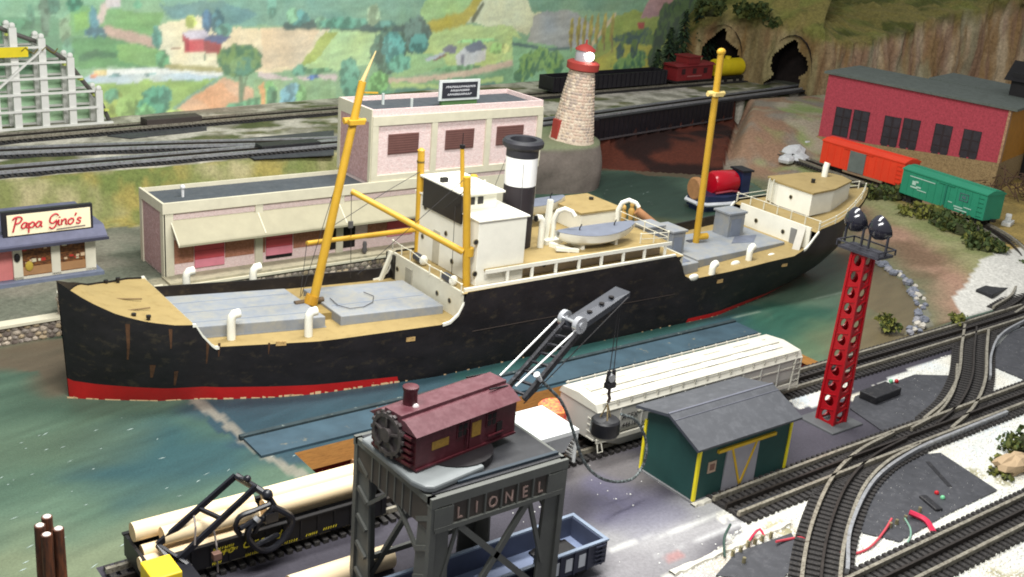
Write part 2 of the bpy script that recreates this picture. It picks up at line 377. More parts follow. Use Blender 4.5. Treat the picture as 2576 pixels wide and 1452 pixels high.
pl([(516, 96), (532, 86), (582, 92), (558, 112), (514, 102)], (74, 88, 128), warp=.02)
pl([(425, 118), (456, 118), (452, 128), (430, 126)], (150, 110, 90), warp=.05)
ln([(516, 140), (516, 150)], .05, (60, 100, 80)); ln([(420, 168), (560, 176)], .12, (165, 160, 110))
el(252, 184, 17, 9, (206, 184, 120), (226, 206, 150), .2); el(236, 192, 8, 5, (170, 110, 80)); el(377, 187, 16, 4, (96, 130, 128)); el(290, 190, 14, 4, (104, 140, 140))
ln([(603, 170), (608, 225), (606, 265)], .12, (104, 124, 96)); ln([(622, 190), (612, 225)], .07, (104, 124, 96))
el(604, 152, 58, 42, (66, 112, 80), (112, 144, 84), .35, 61); el(612, 165, 34, 24, (82, 134, 112), (116, 150, 96), .5, 62)
for u, v, r, q, c in ((285, 268, 26, 38, (118, 134, 62)), (322, 275, 32, 34, (106, 132, 72)), (280, 240, 18, 18, (72, 120, 92)), (388, 260, 38, 38, (60, 116, 92)), (415, 240, 18, 22, (64, 118, 98)), (365, 285, 24, 22, (92, 140, 92)), (440, 290, 30, 14, (140, 160, 90)), (600, 270, 36, 14, (70, 122, 92)), (640, 262, 30, 16, (76, 124, 90)),
    (676, 242, 22, 38, (98, 142, 88)), (684, 250, 14, 40, (66, 104, 78)), (735, 248, 30, 38, (92, 132, 142)), (758, 252, 14, 36, (96, 138, 88)), (878, 188, 26, 44, (76, 124, 104)), (885, 225, 22, 30, (70, 116, 96)), (950, 215, 26, 40, (96, 142, 84)), (970, 250, 24, 24, (70, 116, 92)),
    (752, 46, 26, 20, (62, 116, 112)), (735, 38, 14, 20, (96, 140, 110)), (810, 56, 16, 14, (100, 142, 116)), (868, 58, 62, 14, (70, 122, 104)), (968, 62, 26, 10, (72, 118, 108)), (939, 38, 17, 28, (126, 150, 120)), (1046, 86, 36, 46, (66, 92, 84)), (1055, 110, 24, 24, (58, 112, 106)), (978, 128, 44, 56, (66, 94, 78)), (990, 120, 30, 40, (70, 128, 122)), (1005, 160, 30, 24, (80, 132, 112)), (755, 178, 18, 14, (80, 128, 108)), (800, 178, 40, 8, (92, 134, 100)),
    (1250, 122, 18, 14, (124, 160, 92)), (1150, 172, 60, 7, (86, 128, 88)), (1272, 122, 12, 12, (168, 178, 110)), (1200, 103, 50, 5, (120, 168, 110))):
    el(u, v, r, q, c, None, .5, int(u * 3 + v))
pl([(655, 215), (665, 205), (672, 280), (655, 285)], (212, 166, 120), seed=60)
pl([(1146, 140), (1170, 118), (1188, 132), (1222, 124), (1222, 152), (1170, 166), (1148, 162)], (206, 208, 206), warp=.02, amt=.05); pl([(1168, 118), (1208, 100), (1226, 122), (1182, 134)], (112, 120, 134), warp=.02, amt=.05)
pl([(1112, 124), (1130, 112), (1150, 118), (1146, 134), (1122, 134)], (122, 124, 138), warp=.03); pl([(1070, 148), (1118, 130), (1120, 140), (1072, 156)], (176, 186, 194), warp=.03); ln([(1092, 152), (1122, 138)], .06, (120, 80, 66))
pl([(1160, 138), (1168, 136), (1168, 162), (1160, 164)], (140, 140, 150), warp=.01)
brush = fbm(a * 1.6, b * 5.5, 71, 4); col *= (1 + .34 * (brush - .5))[:, None]
me = gridmesh("backdrop", Pm); cg = col.reshape(*SG.shape, 3)
c0_ = cg; cg = (np.roll(cg, 1, 0) + 2 * cg + np.roll(cg, -1, 0)) / 4; cg = (np.roll(cg, 1, 1) + 2 * cg + np.roll(cg, -1, 1)) / 4; cg = .45 * c0_ + .55 * cg
dab = fbm(SG * 5 + 3 * vn(SG, ZG, 5), ZG * 9, 75, 3)[..., None]; wsh = fbm(SG * .9, ZG * 1.6, 78, 3)[..., None]; cg = cg * (1 + .22 * (dab - .5)) + .09 * (wsh - .45) * np.array([1.0, 1.0, .8]); col = cg.reshape(-1, 3)
setpaint(me, (col * .88 + .07 * np.array([1.0, 1.0, .9])) * 1.2)
me.materials.append(MC("mural_paint", .7, 9, .1, .15, 30))
struct(obj("backdrop", me))

# ---- painted water board, with the open pit cut through it
PX0, PX1, PY0, PY1 = 8.36, 21.0, 14.62, 16.4; YX0 = 4.25
xs = np.unique(np.concatenate([np.arange(-6, PX0, .085), [YX0], [PX0], np.arange(PX0 + .085, PX1, .085), [PX1], np.arange(PX1 + .08, 38, .085)]))
ys = np.unique(np.concatenate([np.arange(12.4, PY0, .085), np.arange(PY0, PY1, .085), [PY1], np.arange(PY1 + .085, 33, .085)]))
XG, YG = np.meshgrid(xs, ys); cxm = (XG[:-1, :-1] + XG[1:, 1:]) / 2; cym = (YG[:-1, :-1] + YG[1:, 1:]) / 2
keep = ~((cxm > PX0) & (cxm < PX1) & (cym < PY1)) & ~((cxm > YX0) & (cym < PY0)); a, b = XG.ravel(), YG.ravel()
n1 = fbm(a * .28 + b * .1, b * .7, 5, 4)
col = A_((60, 92, 82)) * (1 - n1[:, None]) + A_((98, 126, 110)) * n1[:, None]
WP = Painter(a, b, col, lambda u, v: at2(u, v, 0))
def soft(pts, inner, outer, c, alpha=.9, seed=1, z=0, P=WP):
    q = [at2(u, v, z) for u, v in pts]; x = P.a + 1.2 * (fbm(P.a * .5, P.b * .9, seed, 3) - .5); y = P.b + 1.2 * (fbm(P.a * .5, P.b * .9, seed + 3, 3) - .5)
    d = polyd(x, y, q); d = np.where(inpoly(x, y, q), 0, d) if len(q) > 2 else d
    w = ((1 - sst(inner, outer, d)) * alpha)[:, None]; P.c[:] = P.c * (1 - w) + A_(c) * w
soft([(0, 1420), (200, 1440), (330, 1380)], .2, 1.4, (128, 142, 116), .8, 2)
soft([(330, 1100), (480, 1150), (300, 1180)], .4, 1.6, (46, 84, 96), .85, 3)
soft([(0, 1130), (200, 1120)], .2, 1.5, (86, 108, 92), .7, 4)
soft([(520, 1020), (980, 975), (1500, 880), (1880, 800), (1900, 835), (1300, 1010), (740, 1150), (600, 1120)], .05, .5, (46, 74, 92), .92, 5)
soft([(1150, 950), (1700, 820), (1900, 780)], .1, .6, (48, 94, 92), .8, 6)
soft([(-40, 905), (140, 890), (155, 960)], .1, .9, (112, 98, 84), .85, 7)
soft([(1950, 780), (2080, 800), (1990, 860), (1900, 810)], .2, 1.2, (44, 94, 82), .85, 8)
soft([(2080, 850), (2000, 890), (2200, 800)], .1, 1.4, (104, 128, 98), .7, 9)
soft([(1500, 470), (1640, 450), (1720, 520), (1600, 560)], .3, 2.0, (44, 66, 60), .9, 10)
soft([(1560, 540), (1690, 560)], .1, 1.0, (92, 96, 66), .6, 11)
soft([(1500, 425), (1640, 428), (1750, 442), (1850, 465)], .05, .5, (110, 92, 74), .85, 12)
soft([(2230, 880), (2260, 800), (2240, 700), (2180, 640), (2100, 610)], .4, 1.8, (122, 108, 82), .85, 13)
WP.line([(485, 1000), (560, 1060), (640, 1125), (700, 1165), (800, 1215)], .13, (150, 148, 140), .75, .9)
WP.line([(1810, 805), (1960, 775), (2120, 735)], .03, (150, 170, 160), .5)
st = fbm((a * .97 + b * .25) * .9, (b * .97 - a * .25) * 7, 15, 4); col *= (1 + .5 * (st - .5))[:, None]
me = gridmesh("water", np.stack([XG, YG, 0 * XG], -1), keep); setpaint(me, col * np.array([.66, .62, .56])); me.materials.append(MC("water_paint", .5, 22, .16, .12, 30, .35))
struct(obj("water", me))
fl = MB()
for i in range(80):
    u, v = random.uniform(0, 900), random.uniform(1030, 1440)
    if i % 4 == 0: u, v = random.uniform(1500, 1750), random.uniform(425, 520)
    x, y = at2(u, v, 0); an = random.gauss(.25, .25); l = random.uniform(.02, .09); w = random.uniform(.005, .012)
    if (x > PX0 and y < PY1 + .1) or (y < PY0 and x > YX0): continue
    c_, s_ = math.cos(an), math.sin(an)
    fl.add([(x + p * c_ - q * s_, y + p * s_ + q * c_, .004) for p, q in ((-l, 0), (0, -w), (l, 0), (0, w))], [(0, 1, 2, 3)])
stuff(fl.build("wave_flecks", M("fleck_white", (168, 184, 180), .7)))
# pit: plywood rim, red-brown under it
ply, dkred = M("plywood_edge", (206, 152, 84), .65, .14, 2.5, rgb2=(150, 104, 60), th=.62, stretch=(1, 1, 9), k=.85), M("pit_dark_red", (112, 34, 24), .8, .3, 2)
pb = MB()
pb.add([(PX0, PY1, 0), (PX1, PY1, 0), (PX1, PY1, -.44), (PX0, PY1, -.44)], [(0, 1, 2, 3)], 0)
pb.add([(PX1, PY1, 0), (PX1, PY0, 0), (PX1, PY0, -.2), (PX1, PY1, -.2)], [(0, 1, 2, 3)], 0)
pb.add([(PX0, PY0, 0), (PX0, PY1, 0), (PX0, PY1, -.3), (PX0, PY0, -.3)], [(0, 1, 2, 3)], 0)
pb.add([(PX0, PY1 + .12, -.44), (PX1, PY1 + .12, -.44), (PX1, PY1 + .12, -1.3), (PX0, PY1 + .12, -1.3), (PX0, PY1, -.44), (PX1, PY1, -.44)], [(0, 1, 2, 3), (0, 4, 5, 1)], 1)
pb.add([(PX1 + .1, PY1 + .12, -.2), (PX1 + .1, PY0, -.2), (PX1 + .1, PY0, -1.3), (PX1 + .1, PY1 + .12, -1.3), (PX1, PY1, -.2), (PX1, PY0, -.2)], [(0, 1, 2, 3), (0, 4, 5, 1)], 1)
pb.add([(PX0, PY0, -1.3), (PX1 + .1, PY0, -1.3), (PX1 + .1, PY1 + .12, -1.3), (PX0, PY1 + .12, -1.3)], [(0, 1, 2, 3)], 1)
pb.add([(PX0, PY0, -.0), (PX1 + .1, PY0, -.0), (PX1 + .1, PY0, -1.3), (PX0, PY0, -1.3)], [(0, 1, 2, 3)], 1)
struct(pb.build("pit_wall", [ply, dkred]))
struct(MB().box(9.55, 9.6, PY1 - .05, PY1 + .05, -1.2, -.44).build("pit_post", M("raw_wood", (190, 150, 110))))
# painted edge board lying along the pit
eb = M("blue_board", (58, 80, 92), .55, .25, 1.5, rgb2=(150, 140, 110), th=.67, soft=.05)
p0, p1 = at2(612, 1108), at2(1868, 822)
struct(MB().box(p0[0], p1[0], PY1 + .10, p0[1] - .02, 0, .05).build("edge_board", eb))
struct(MB().box(p0[0] - .05, p1[0], p0[1], p0[1] + .1, 0, .085).build("edge_board_strip", M("dark_groove", (48, 62, 66), .6, .3, 3, rgb2=(150, 160, 150), th=.66, soft=.05)))

# ---- yard board
xs = np.arange(YX0, 41, .1); ys = np.concatenate([np.arange(3.0, PY0, .1), [PY0]])
XG, YG = np.meshgrid(xs, ys); a, b = XG.ravel(), YG.ravel(); n1 = fbm(a * .5, b * 1.1, 31, 4)[:, None]
col = A_((46, 44, 52)) * (1 - n1) + A_((78, 75, 84)) * n1
YP = Painter(a, b, col, lambda u, v: at2(u, v, 0)); 
soft([(1560, 1350), (1750, 1290), (1820, 1270)], .15, .9, (172, 172, 172), .8, 2, P=YP)
soft([(1540, 1390), (1800, 1320), (1700, 1400), (1560, 1452)], .1, .8, (150, 148, 150), .7, 3, P=YP)
YP.line([(1535, 1385), (1660, 1345), (1830, 1285)], .05, (214, 214, 210), .7); YP.line([(1530, 1440), (1690, 1380), (1900, 1300)], .04, (196, 196, 196), .6)
YP.line([(1680, 1452), (1790, 1410), (1980, 1330)], .1, (206, 204, 194), .8)
soft([(1450, 1200), (1600, 1180), (1560, 1230)], .1, .8, (108, 104, 102), .6, 4, P=YP)
soft([(1560, 1240), (1680, 1270), (1560, 1300)], .1, .7, (86, 84, 108), .6, 5, P=YP)
YP.line([(1690, 1405), (1705, 1395)], .12, (170, 110, 104), .5)
GRAV = [[(2128, 1003), (2300, 925), (2420, 880), (2640, 800), (2700, 1470), (1960, 1470), (1830, 1350), (1900, 1300), (2040, 1262), (2150, 1200), (2330, 1080), (2250, 1045)], [(1680, 1480), (1730, 1428), (1850, 1352), (2000, 1300), (2010, 1480)], [(1800, 1290), (1985, 1215), (2010, 1225), (1900, 1275), (1815, 1310)], [(1985, 1010), (2140, 960), (2140, 1000), (2010, 1030)]]
gq = [[at2(*p) for p in g] for g in GRAV]
for i, g in enumerate(GRAV): YP.poly(g, (216, 216, 208) if i != 1 else (176, 172, 166), .12, .12, .95)
for u, v, r in ((1960, 1330, 30), (2010, 1345, 14), (2540, 1170, 26), (2450, 1190, 22), (2520, 1210, 20), (2300, 1420, 16), (2560, 1452, 30), (2500, 1440, 18)): YP.ell(u, v, r * 1.3, r, (132, 126, 84), (166, 158, 120), .8, u, .75)
me = gridmesh("yard_ground", np.stack([XG, YG, 0 * XG], -1)); setpaint(me, col * .9); me.materials.append(MC("yard_paint", .7, 16, .18, .25, 40))
struct(obj("yard_ground", me))
pe = MB(); k = 0
while k < 9000:
    u, v = random.uniform(1690, 2590), random.uniform(860, 1470); x, y = at2(u, v)
    if not any(inpoly(np.array([x]), np.array([y]), g)[0] for g in gq): continue
    r = random.uniform(.012, .03); z = random.uniform(.0, .016); A = random.uniform(0, 6.28); k += 1
    pe.add([(x + r * math.cos(A + i * 1.257) * random.uniform(.7, 1.3), y + r * math.sin(A + i * 1.257) * random.uniform(.7, 1.3), z * .3) for i in range(5)] + [(x, y, z + r * .8)], [(i, (i + 1) % 5, 5) for i in range(5)])
stuff(pe.build("ballast_gravel", M("gravel_white", (232, 231, 222), .85, .2, 30, rgb2=(150, 146, 130), th=.66)))
sp = MB()
for i in range(60):
    u, v = random.uniform(1180, 1900), random.uniform(1150, 1420); x, y = at2(u, v); r = random.uniform(.008, .02)
    sp.add([(x - r, y - r * .5, .01), (x + r, y - r * .6, .012), (x + r, y + r * .6, .014), (x - r * .6, y + r * .5, .03)], [(0, 1, 2, 3)])
stuff(sp.build("paint_chips", M("chip_white", (232, 232, 228), .7)))

def spl_(pts, n):
    p = np.array(pts, float); d = np.r_[0, np.cumsum(np.hypot(*np.diff(p, axis=0).T))]; t = np.linspace(0, d[-1], n); q = np.c_[np.interp(t, d, p[:, 0]), np.interp(t, d, p[:, 1])]; ker_ = np.ones(7) / 7
    for c in (0, 1): q[:, c] = np.convolve(np.pad(q[:, c], 3, mode='edge'), ker_, 'valid')
    return q
# ---- land: quay, grass bank, upper terrace, lighthouse cliff, ravine, shore hill
FOOT = [(24.2, 14.66), (26.6, 15.7), (28.3, 17.5), (29.2, 19.2), (30.2, 21.8), (31.3, 24.3), (32.9, 27.3), (32.2, 28.3)]
RAV = [(32.2, 28.3), (38.8, 33.6)]; WL = [(28.3, 31.1), (31.6, 29.0), (32.2, 28.3)]
CLIFF = [(22.4, 30.2), (23.4, 29.2), (24.7, 28.7), (25.5, 28.45), (26.6, 28.7), (27.3, 29.8), (27.6, 31.4), (27.9, 33), (22.4, 33)]
ZU = 1.65
CLIFF_IN = [(22.4, 30.3), (23.6, 29.5), (24.8, 29.1), (25.5, 28.9), (26.35, 29.1), (26.9, 30.0), (27.2, 31.4), (27.4, 33), (22.4, 33)]
def bridge_y(x): return 31.95 + (x - 28.9) * .175
def land_h(x, y):
    w1 = .5 * (fbm(x * .7, y * .7, 3, 3) - .5)
    h = np.full(x.shape, -1.7)
    qf = np.where(x < 8.75, 23.5, 24.4); q = (y > qf) & (x < 22.4)
    h = np.where(q, .45 + (ZU - .45) * sst(29.3, 30.5, y + w1 * .6), h)
    up = (x < 27.5) & (y > 30.5) | (x >= 27.7) & (y > bridge_y(x) + .12)
    h = np.where(up, ZU, h)
    cm = inpoly(x, y, CLIFF_IN); h = np.where(cm, ZU - .06, h)
    rp = inpoly(x, y, [(27.6, 31.4), (28.3, 31.1), (31.6, 29.0), (32.2, 28.3), (38.8, 33.6), (38.8, 34.2), (27.6, 32.2)]) & ~up
    h = np.where(rp, (.72) * sst(-.15, 3.4, polyd(x, y, WL) + w1), h)
    hp = inpoly(x, y, FOOT + [(38.8, 33.7), (70, 33.7), (70, 14.5)]) & ~(up & (x < 39))
    T = .5 + (ZU - .5) * sst(26.8, 31.2, y + (x - 38) * .25)
    T = T * sst(14.4, 16.8, y + .35 * (x - 29.6))
    hh = T * sst(-.2, 3.6, polyd(x, y, FOOT) + w1 * 1.2) * (.25 + .75 * sst(0, .7, segd(x, y, *RAV) + w1 * .3)) + .02
    h = np.where(hp, np.maximum(hh, np.where(up, ZU, -1)), h)
    h = np.where((x > 42) & (y > 31) & hp, ZU, h)
    return h + np.where(h > 0, .05 * (fbm(x * 1.7, y * 1.7, 8, 3) - .5), 0)
xs = np.arange(-6, 70, .14); ys = np.concatenate([[14.64], np.arange(14.75, 44, .14)])
XG, YG = np.meshgrid(xs, ys); H_ = land_h(XG, YG)
gy, gx = np.gradient(H_, .14); slope = np.hypot(gx, gy).ravel(); a, b, h = XG.ravel(), YG.ravel(), H_.ravel()
def mixn(c1, c2, s, f=.8, lo=.38, hi=.62):
    t = sst(lo, hi, fbm(a * f, b * f, s, 4))[:, None]; return A_(c1) * (1 - t) + A_(c2) * t
col = mixn((104, 108, 94), (128, 126, 112), 2)                                            # quay
dock = (a > 8.75) & (a < 22) & (b < 24.95); col[dock] = mixn((176, 170, 146), (156, 150, 128), 3)[dock]
gr = (a < 22.6) & (b > 29.0 + .5 * (fbm(a, b, 77, 2) - .5)); g1 = mixn((122, 128, 76), (166, 158, 118), 4, 1.1); g2 = mixn((104, 116, 62), (150, 138, 76), 5, 2.0); tt = sst(.4, .6, fbm(a * .7, b * 2, 6, 3))[:, None]
col[gr] = (g1 * (1 - tt) + g2 * tt)[gr]
up = (h > 1.5) & (b > 30.45) & (a < 45); u1 = mixn((204, 198, 184), (150, 146, 132), 7, 1.6); u2 = mixn((92, 100, 62), (120, 118, 84), 8, 1.5); tt = sst(.5, .62, fbm(a * .55, b * 1.1, 9, 4))[:, None]
col[up] = (u1 * (1 - tt) + u2 * tt)[up]
cl = inpoly(a, b, [(22.2, 28), (28.2, 28), (28.2, 31.2), (22.2, 31.2)]); c1 = mixn((112, 132, 88), (138, 140, 112), 10, 1.5); c2 = mixn((116, 106, 96), (140, 130, 124), 11, .6); tt = sst(.35, .9, slope)[:, None]
col[cl] = (c1 * (1 - tt) + c2 * tt)[cl]
rv = inpoly(a, b, [(27.4, 31.5), (28.1, 30.6), (31.5, 28.7), (32.2, 28.3), (38.8, 33.6), (38.8, 34.6), (27.4, 33)]); col[rv] = mixn((40, 20, 16), (92, 46, 32), 12, .7)[rv]
hp = inpoly(a, b, [(23.5, 14.4), (25.6, 14.6), (28, 16.5), (29, 19), (30, 21.8), (31.2, 24.3), (32.4, 27.3), (32.2, 28.3), (38.9, 33.7), (70, 33.7), (70, 14.4)])
dF = polyd(a, b, FOOT); k1 = mixn((122, 98, 78), (166, 132, 112), 13, .7); k2 = mixn((134, 140, 92), (152, 150, 108), 14, 1.1); k3 = mixn((176, 150, 86), (150, 130, 76), 15, 1.4)
tt = sst(1.7, 3.0, dF + 1.2 * (fbm(a * .6, b * .6, 16, 3) - .5))[:, None]; k = k1 * (1 - tt) + k2 * tt
tt = (sst(3.4, 4.2, dF + .7 * (fbm(a, b, 17, 3) - .5)) * sst(30, 28, b))[:, None]; k = k * (1 - tt) + k3 * tt
n3 = mixn((150, 164, 104), (184, 172, 150), 18, .6); n4 = mixn((160, 128, 104), (150, 140, 126), 19, .8); tt = sst(.45, .6, fbm(a * .5, b * .5, 21, 3))[:, None]; k4 = n3 * (1 - tt) + n4 * tt
tt = sst(25, 27.5, b)[:, None]; k = k * (1 - tt) + k4 * tt
edge = (sst(.0, 1.6, dF + .8 * (fbm(a * .8, b * .8, 23, 3) - .5)) )[:, None]; k = A_((112, 116, 88)) * (1 - edge) + k * edge
grv = (inpoly(a + .3 * (fbm(a, b, 25, 2) - .5), b, [at2(2402, 755), at2(2460, 690), at2(2620, 640), at2(2640, 800), at2(2470, 830), at2(2425, 815)]))[:, None]; k = np.where(grv, A_((214, 212, 204)), k)
col[hp] = k[hp]
me = gridmesh("ground", np.stack([XG, YG, H_], -1)); setpaint(me, col * .8); me.materials.append(MC("scenery_paint", .85, 10, .3, .55, 12))
struct(obj("ground", me))

# smooth plaster headland under the lighthouse
cp = np.array(spl_([(21.9, 31.3), (22.6, 29.8), (23.5, 29.1), (24.7, 28.65), (25.5, 28.5), (26.5, 28.75), (27.15, 29.8), (27.5, 31.2), (27.75, 33.0)], 60)); cc_ = np.array([25.0, 31.2]); rows = []
for j in range(30):
    t = min(1, j / 20); zt_ = ZU * t ** .9; k = (1.0 - .05 * t + .04 * math.sin(t * 3)) if j <= 20 else (1 - .05) * (1 - ((j - 20) / 9) ** 1.0 * .92)
    q = cc_ + (cp - cc_) * k + (.22 * (fbm(cp[:, 0] * 1.1, cp[:, 1] * 1.1 + t * 1.5, 91, 3) - .5))[:, None] * np.array([.6, .8]) * min(1, 2 - j / 15); rows.append(np.c_[q, np.full(len(q), zt_ - .1 + (.14 if j > 19 else 0) * min(1, (j - 19) / 3))])
PC = np.stack(rows); x_, y_, z_ = PC[..., 0].ravel(), PC[..., 1].ravel(), PC[..., 2].ravel(); t1 = fbm(x_ * .9, z_ * 1.2 + y_ * .6, 93, 4)[:, None]; t2 = fbm(x_ * .8, y_ * .8, 95, 3)[:, None]
side_ = A_((112, 104, 96)) * (1 - t1) + A_((146, 134, 126)) * t1; top_ = A_((112, 128, 88)) * (1 - t2) + A_((140, 138, 116)) * t2; w = sst(1.42, 1.62, z_ + .25 * (t2[:, 0] - .5))[:, None]
me = gridmesh("headland", PC); setpaint(me, (side_ * (1 - w) + top_ * w) * .8); me.materials.append(MC("headland_paint", .85, 8, .14, .35, 14)); struct(obj("headland", me))

# ---- mountain with two tunnel mouths
MPATH = [(41.2, 40.3), (41.9, 39.4), (42.8, 38.0), (43.3, 36.9), (43.6, 36.0), (44.0, 35.1), (44.6, 33.9), (46.5, 33.5), (49, 33.3), (52, 33.0), (56, 32.2), (60, 30.8), (66, 28.5)]
MTOP = [3.4, 4.3, 4.6, 4.7, 4.65, 4.6, 4.3, 4.0, 4.3, 5.2, 6.1, 6.9, 7.4]; MRISE = [2.0, 3.2, 3.6, 3.6, 3.4, 3.0, 2.4, 1.6, 1.0, .6, .5, .5, .5]
mp_ = np.array(MPATH); seg = np.r_[0, np.cumsum(np.hypot(*np.diff(mp_, axis=0).T))]
U = np.linspace(0, seg[-1], 330); bx, by = np.interp(U, seg, mp_[:, 0]), np.interp(U, seg, mp_[:, 1]); ker = np.ones(9) / 9
sm = lambda q: np.convolve(np.pad(q, 4, mode='edge'), ker, 'valid'); bx, by = sm(bx), sm(by)
tx, ty = sm(np.gradient(bx)), sm(np.gradient(by)); tl = np.hypot(tx, ty); nx_, ny_ = -ty / tl, tx / tl
zc, ri = sm(np.interp(U, seg, MTOP)), sm(np.interp(U, seg, MRISE)); zb = np.interp(U, seg, [1.6] * 7 + [1.2] * 6)
R1, R2 = 46, 34; rows = []; T1 = []
for j in range(R1 + R2):
    if j < R1:
        t = j / (R1 - 1); d = .45 * t * np.ones_like(U); z = zb - .3 + (zc - zb + .3) * t
    else:
        t = (j - R1 + 1) / R2; d = .45 + 6.0 * t; z = zc + ri * t ** .75
    nb = fbm(U * 1.3, z * (.35 if j < R1 else 1.2) + (0 if j < R1 else d), 41, 4) - .5; nb2 = fbm(U * 3.1, z * .8 + d, 43, 3) - .5
    d = d + (nb * .9 + nb2 * .25) * (1 if j < R1 else .5); zz_ = z + (nb2 * .5 if j >= R1 - 3 else 0)
    rows.append(np.stack([bx + nx_ * d, by + ny_ * d, zz_], -1)); T1.append(np.full(U.shape, j))
PM = np.stack(rows); UU = np.broadcast_to(U, PM.shape[:2]); JJ = np.stack(T1)
def arclen(x, y):
    i = int(np.argmin((bx - x) ** 2 + (by - y) ** 2)); return U[i]
TUN = [(arclen(42.5, 38.55), .95, 2.45), (arclen(43.85, 35.35), .95, 2.4)]
keep = np.ones((PM.shape[0] - 1, PM.shape[1] - 1), bool)
uc = (UU[:-1, :-1] + UU[1:, 1:]) / 2; zc_ = (PM[:-1, :-1, 2] + PM[1:, 1:, 2]) / 2
for u0, hw, hh in TUN:
    q = np.clip((zc_ - 1.6) / hh, 0, 1.2); wd = hw * (1 - q ** 2.0 * .98) * (1 + .9 * (vn(zc_ * 2.2, np.sign(uc - u0) * 3 + 7, 3) - .45)); keep &= ~((np.abs(uc - u0) < wd) & (q < 1) & (JJ[:-1, :-1] < R1 - 4))
a, b, h = UU.ravel() , PM[..., 2].ravel(), JJ.ravel()
strk = lambda s, f: fbm(a * f, b * .25, s, 4)
t1 = sst(.35, .65, strk(1, 2.0))[:, None]; t2 = sst(.42, .6, strk(5, 3.3))[:, None]; t3 = sst(.52, .66, strk(9, 1.3))[:, None]
cliff = A_((156, 126, 88)) * (1 - t1) + A_((196, 176, 146)) * t1; cliff = cliff * (1 - .5 * t2) + A_((150, 118, 106)) * .5 * t2; cliff = cliff * (1 - .45 * t3) + A_((150, 160, 132)) * .45 * t3
left = sst(seg[6] + 2.2, seg[6] - .5, a)[:, None]; cliff = cliff * (1 - .6 * left) + (A_((112, 88, 46)) * (1 - t1) + A_((136, 120, 66)) * t1) * .6 * left
x_, y_ = PM[..., 0].ravel(), PM[..., 1].ravel()
t4 = sst(.35, .65, fbm(PM[..., 0].ravel() * .7, PM[..., 1].ravel() * .7 + PM[..., 2].ravel() * .8, 47, 4))[:, None]; g = A_((84, 88, 42)) * (1 - t4) + A_((128, 128, 68)) * t4; n = sst(.4, .6, fbm(x_ * .9, y_ * .9 + b, 51, 4))[:, None]; g = g * (1 - n) + A_((134, 124, 70)) * n
tg = sst(R1 - 9, R1 + 1, h + 8 * (fbm(a * 1.7, b, 53, 3) - .5))[:, None]; col = cliff * (1 - tg) + g * tg
me = gridmesh("mountain", PM, keep); setpaint(me, col * .92); me.materials.append(MC("rock_paint", .9, 7, .35, .8, 9))
struct(obj("mountain", me))
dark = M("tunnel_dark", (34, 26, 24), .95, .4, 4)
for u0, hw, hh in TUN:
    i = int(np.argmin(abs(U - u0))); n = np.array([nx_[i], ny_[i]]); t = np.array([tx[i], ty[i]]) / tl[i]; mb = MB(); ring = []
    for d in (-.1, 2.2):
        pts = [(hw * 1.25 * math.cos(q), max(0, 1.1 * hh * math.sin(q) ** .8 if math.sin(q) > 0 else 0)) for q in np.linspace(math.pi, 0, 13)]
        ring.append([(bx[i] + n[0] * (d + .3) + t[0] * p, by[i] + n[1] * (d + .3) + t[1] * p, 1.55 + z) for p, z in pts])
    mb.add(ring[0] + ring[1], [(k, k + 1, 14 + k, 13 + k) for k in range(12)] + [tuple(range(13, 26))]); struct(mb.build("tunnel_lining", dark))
# ================================================================== TRACKS
def spline(pts, step=.12):
    p = np.array(pts, float); n = len(p)
    if p.shape[1] == 2: p = np.c_[p, np.zeros(n)]
    e = np.vstack([2 * p[0] - p[1], p, 2 * p[-1] - p[-2]]); out = []
    for i in range(1, n):
        a, b, c, d = e[i - 1], e[i], e[i + 1], e[i + 2]; k = max(2, int(np.linalg.norm(c - b) / step))
        for t in np.linspace(0, 1, k, endpoint=False):
            out.append(.5 * (2 * b + (c - a) * t + (2 * a - 5 * b + 4 * c - d) * t * t + (3 * b - a - 3 * c + d) * t ** 3))
    out.append(p[-1]); return np.array(out)
def frames(P):
    T = np.gradient(P[:, :2], axis=0); T /= np.linalg.norm(T, axis=1)[:, None]; return T, np.c_[-T[:, 1], T[:, 0]]
def sweep(mb, P, off, w, z0, z1, mi=None):
    T, N = frames(P); v = []
    for i in range(len(P)):
        for o, z in ((-w / 2, z0), (-w / 2, z1), (w / 2, z1), (w / 2, z0)): v.append((P[i, 0] + N[i, 0] * (off + o), P[i, 1] + N[i, 1] * (off + o), P[i, 2] + z))
    f = []
    for i in range(len(P) - 1):
        k = i * 4; f += [(k + j, k + (j + 1) % 4, k + 4 + (j + 1) % 4, k + 4 + j) for j in range(4)]
    f += [(3, 2, 1, 0), tuple(len(v) - 4 + j for j in range(4))]
    mb.add(v, f, mi)
rail_m = M("rail_metal", (172, 166, 150), .35, .3, 9, metal=.35, rgb2=(92, 80, 66), th=.58, soft=.1)
rail_mid = M("rail_dark", (66, 60, 56), .45, .3, 9, metal=.5)
rail_bright = M("rail_bright", (176, 178, 182), .3, .2, 6, metal=.35, rgb2=(120, 112, 100), th=.62)
tie_m = M("tie_black", (44, 42, 42), .75, .35, 12, rgb2=(92, 86, 80), th=.62)
road_m = M("roadbed_black", (50, 50, 54), .8, .3, 6)
tie_me = MB().box(-.045, .045, -.5, .5, 0, .07).mesh("tie", tie_m)
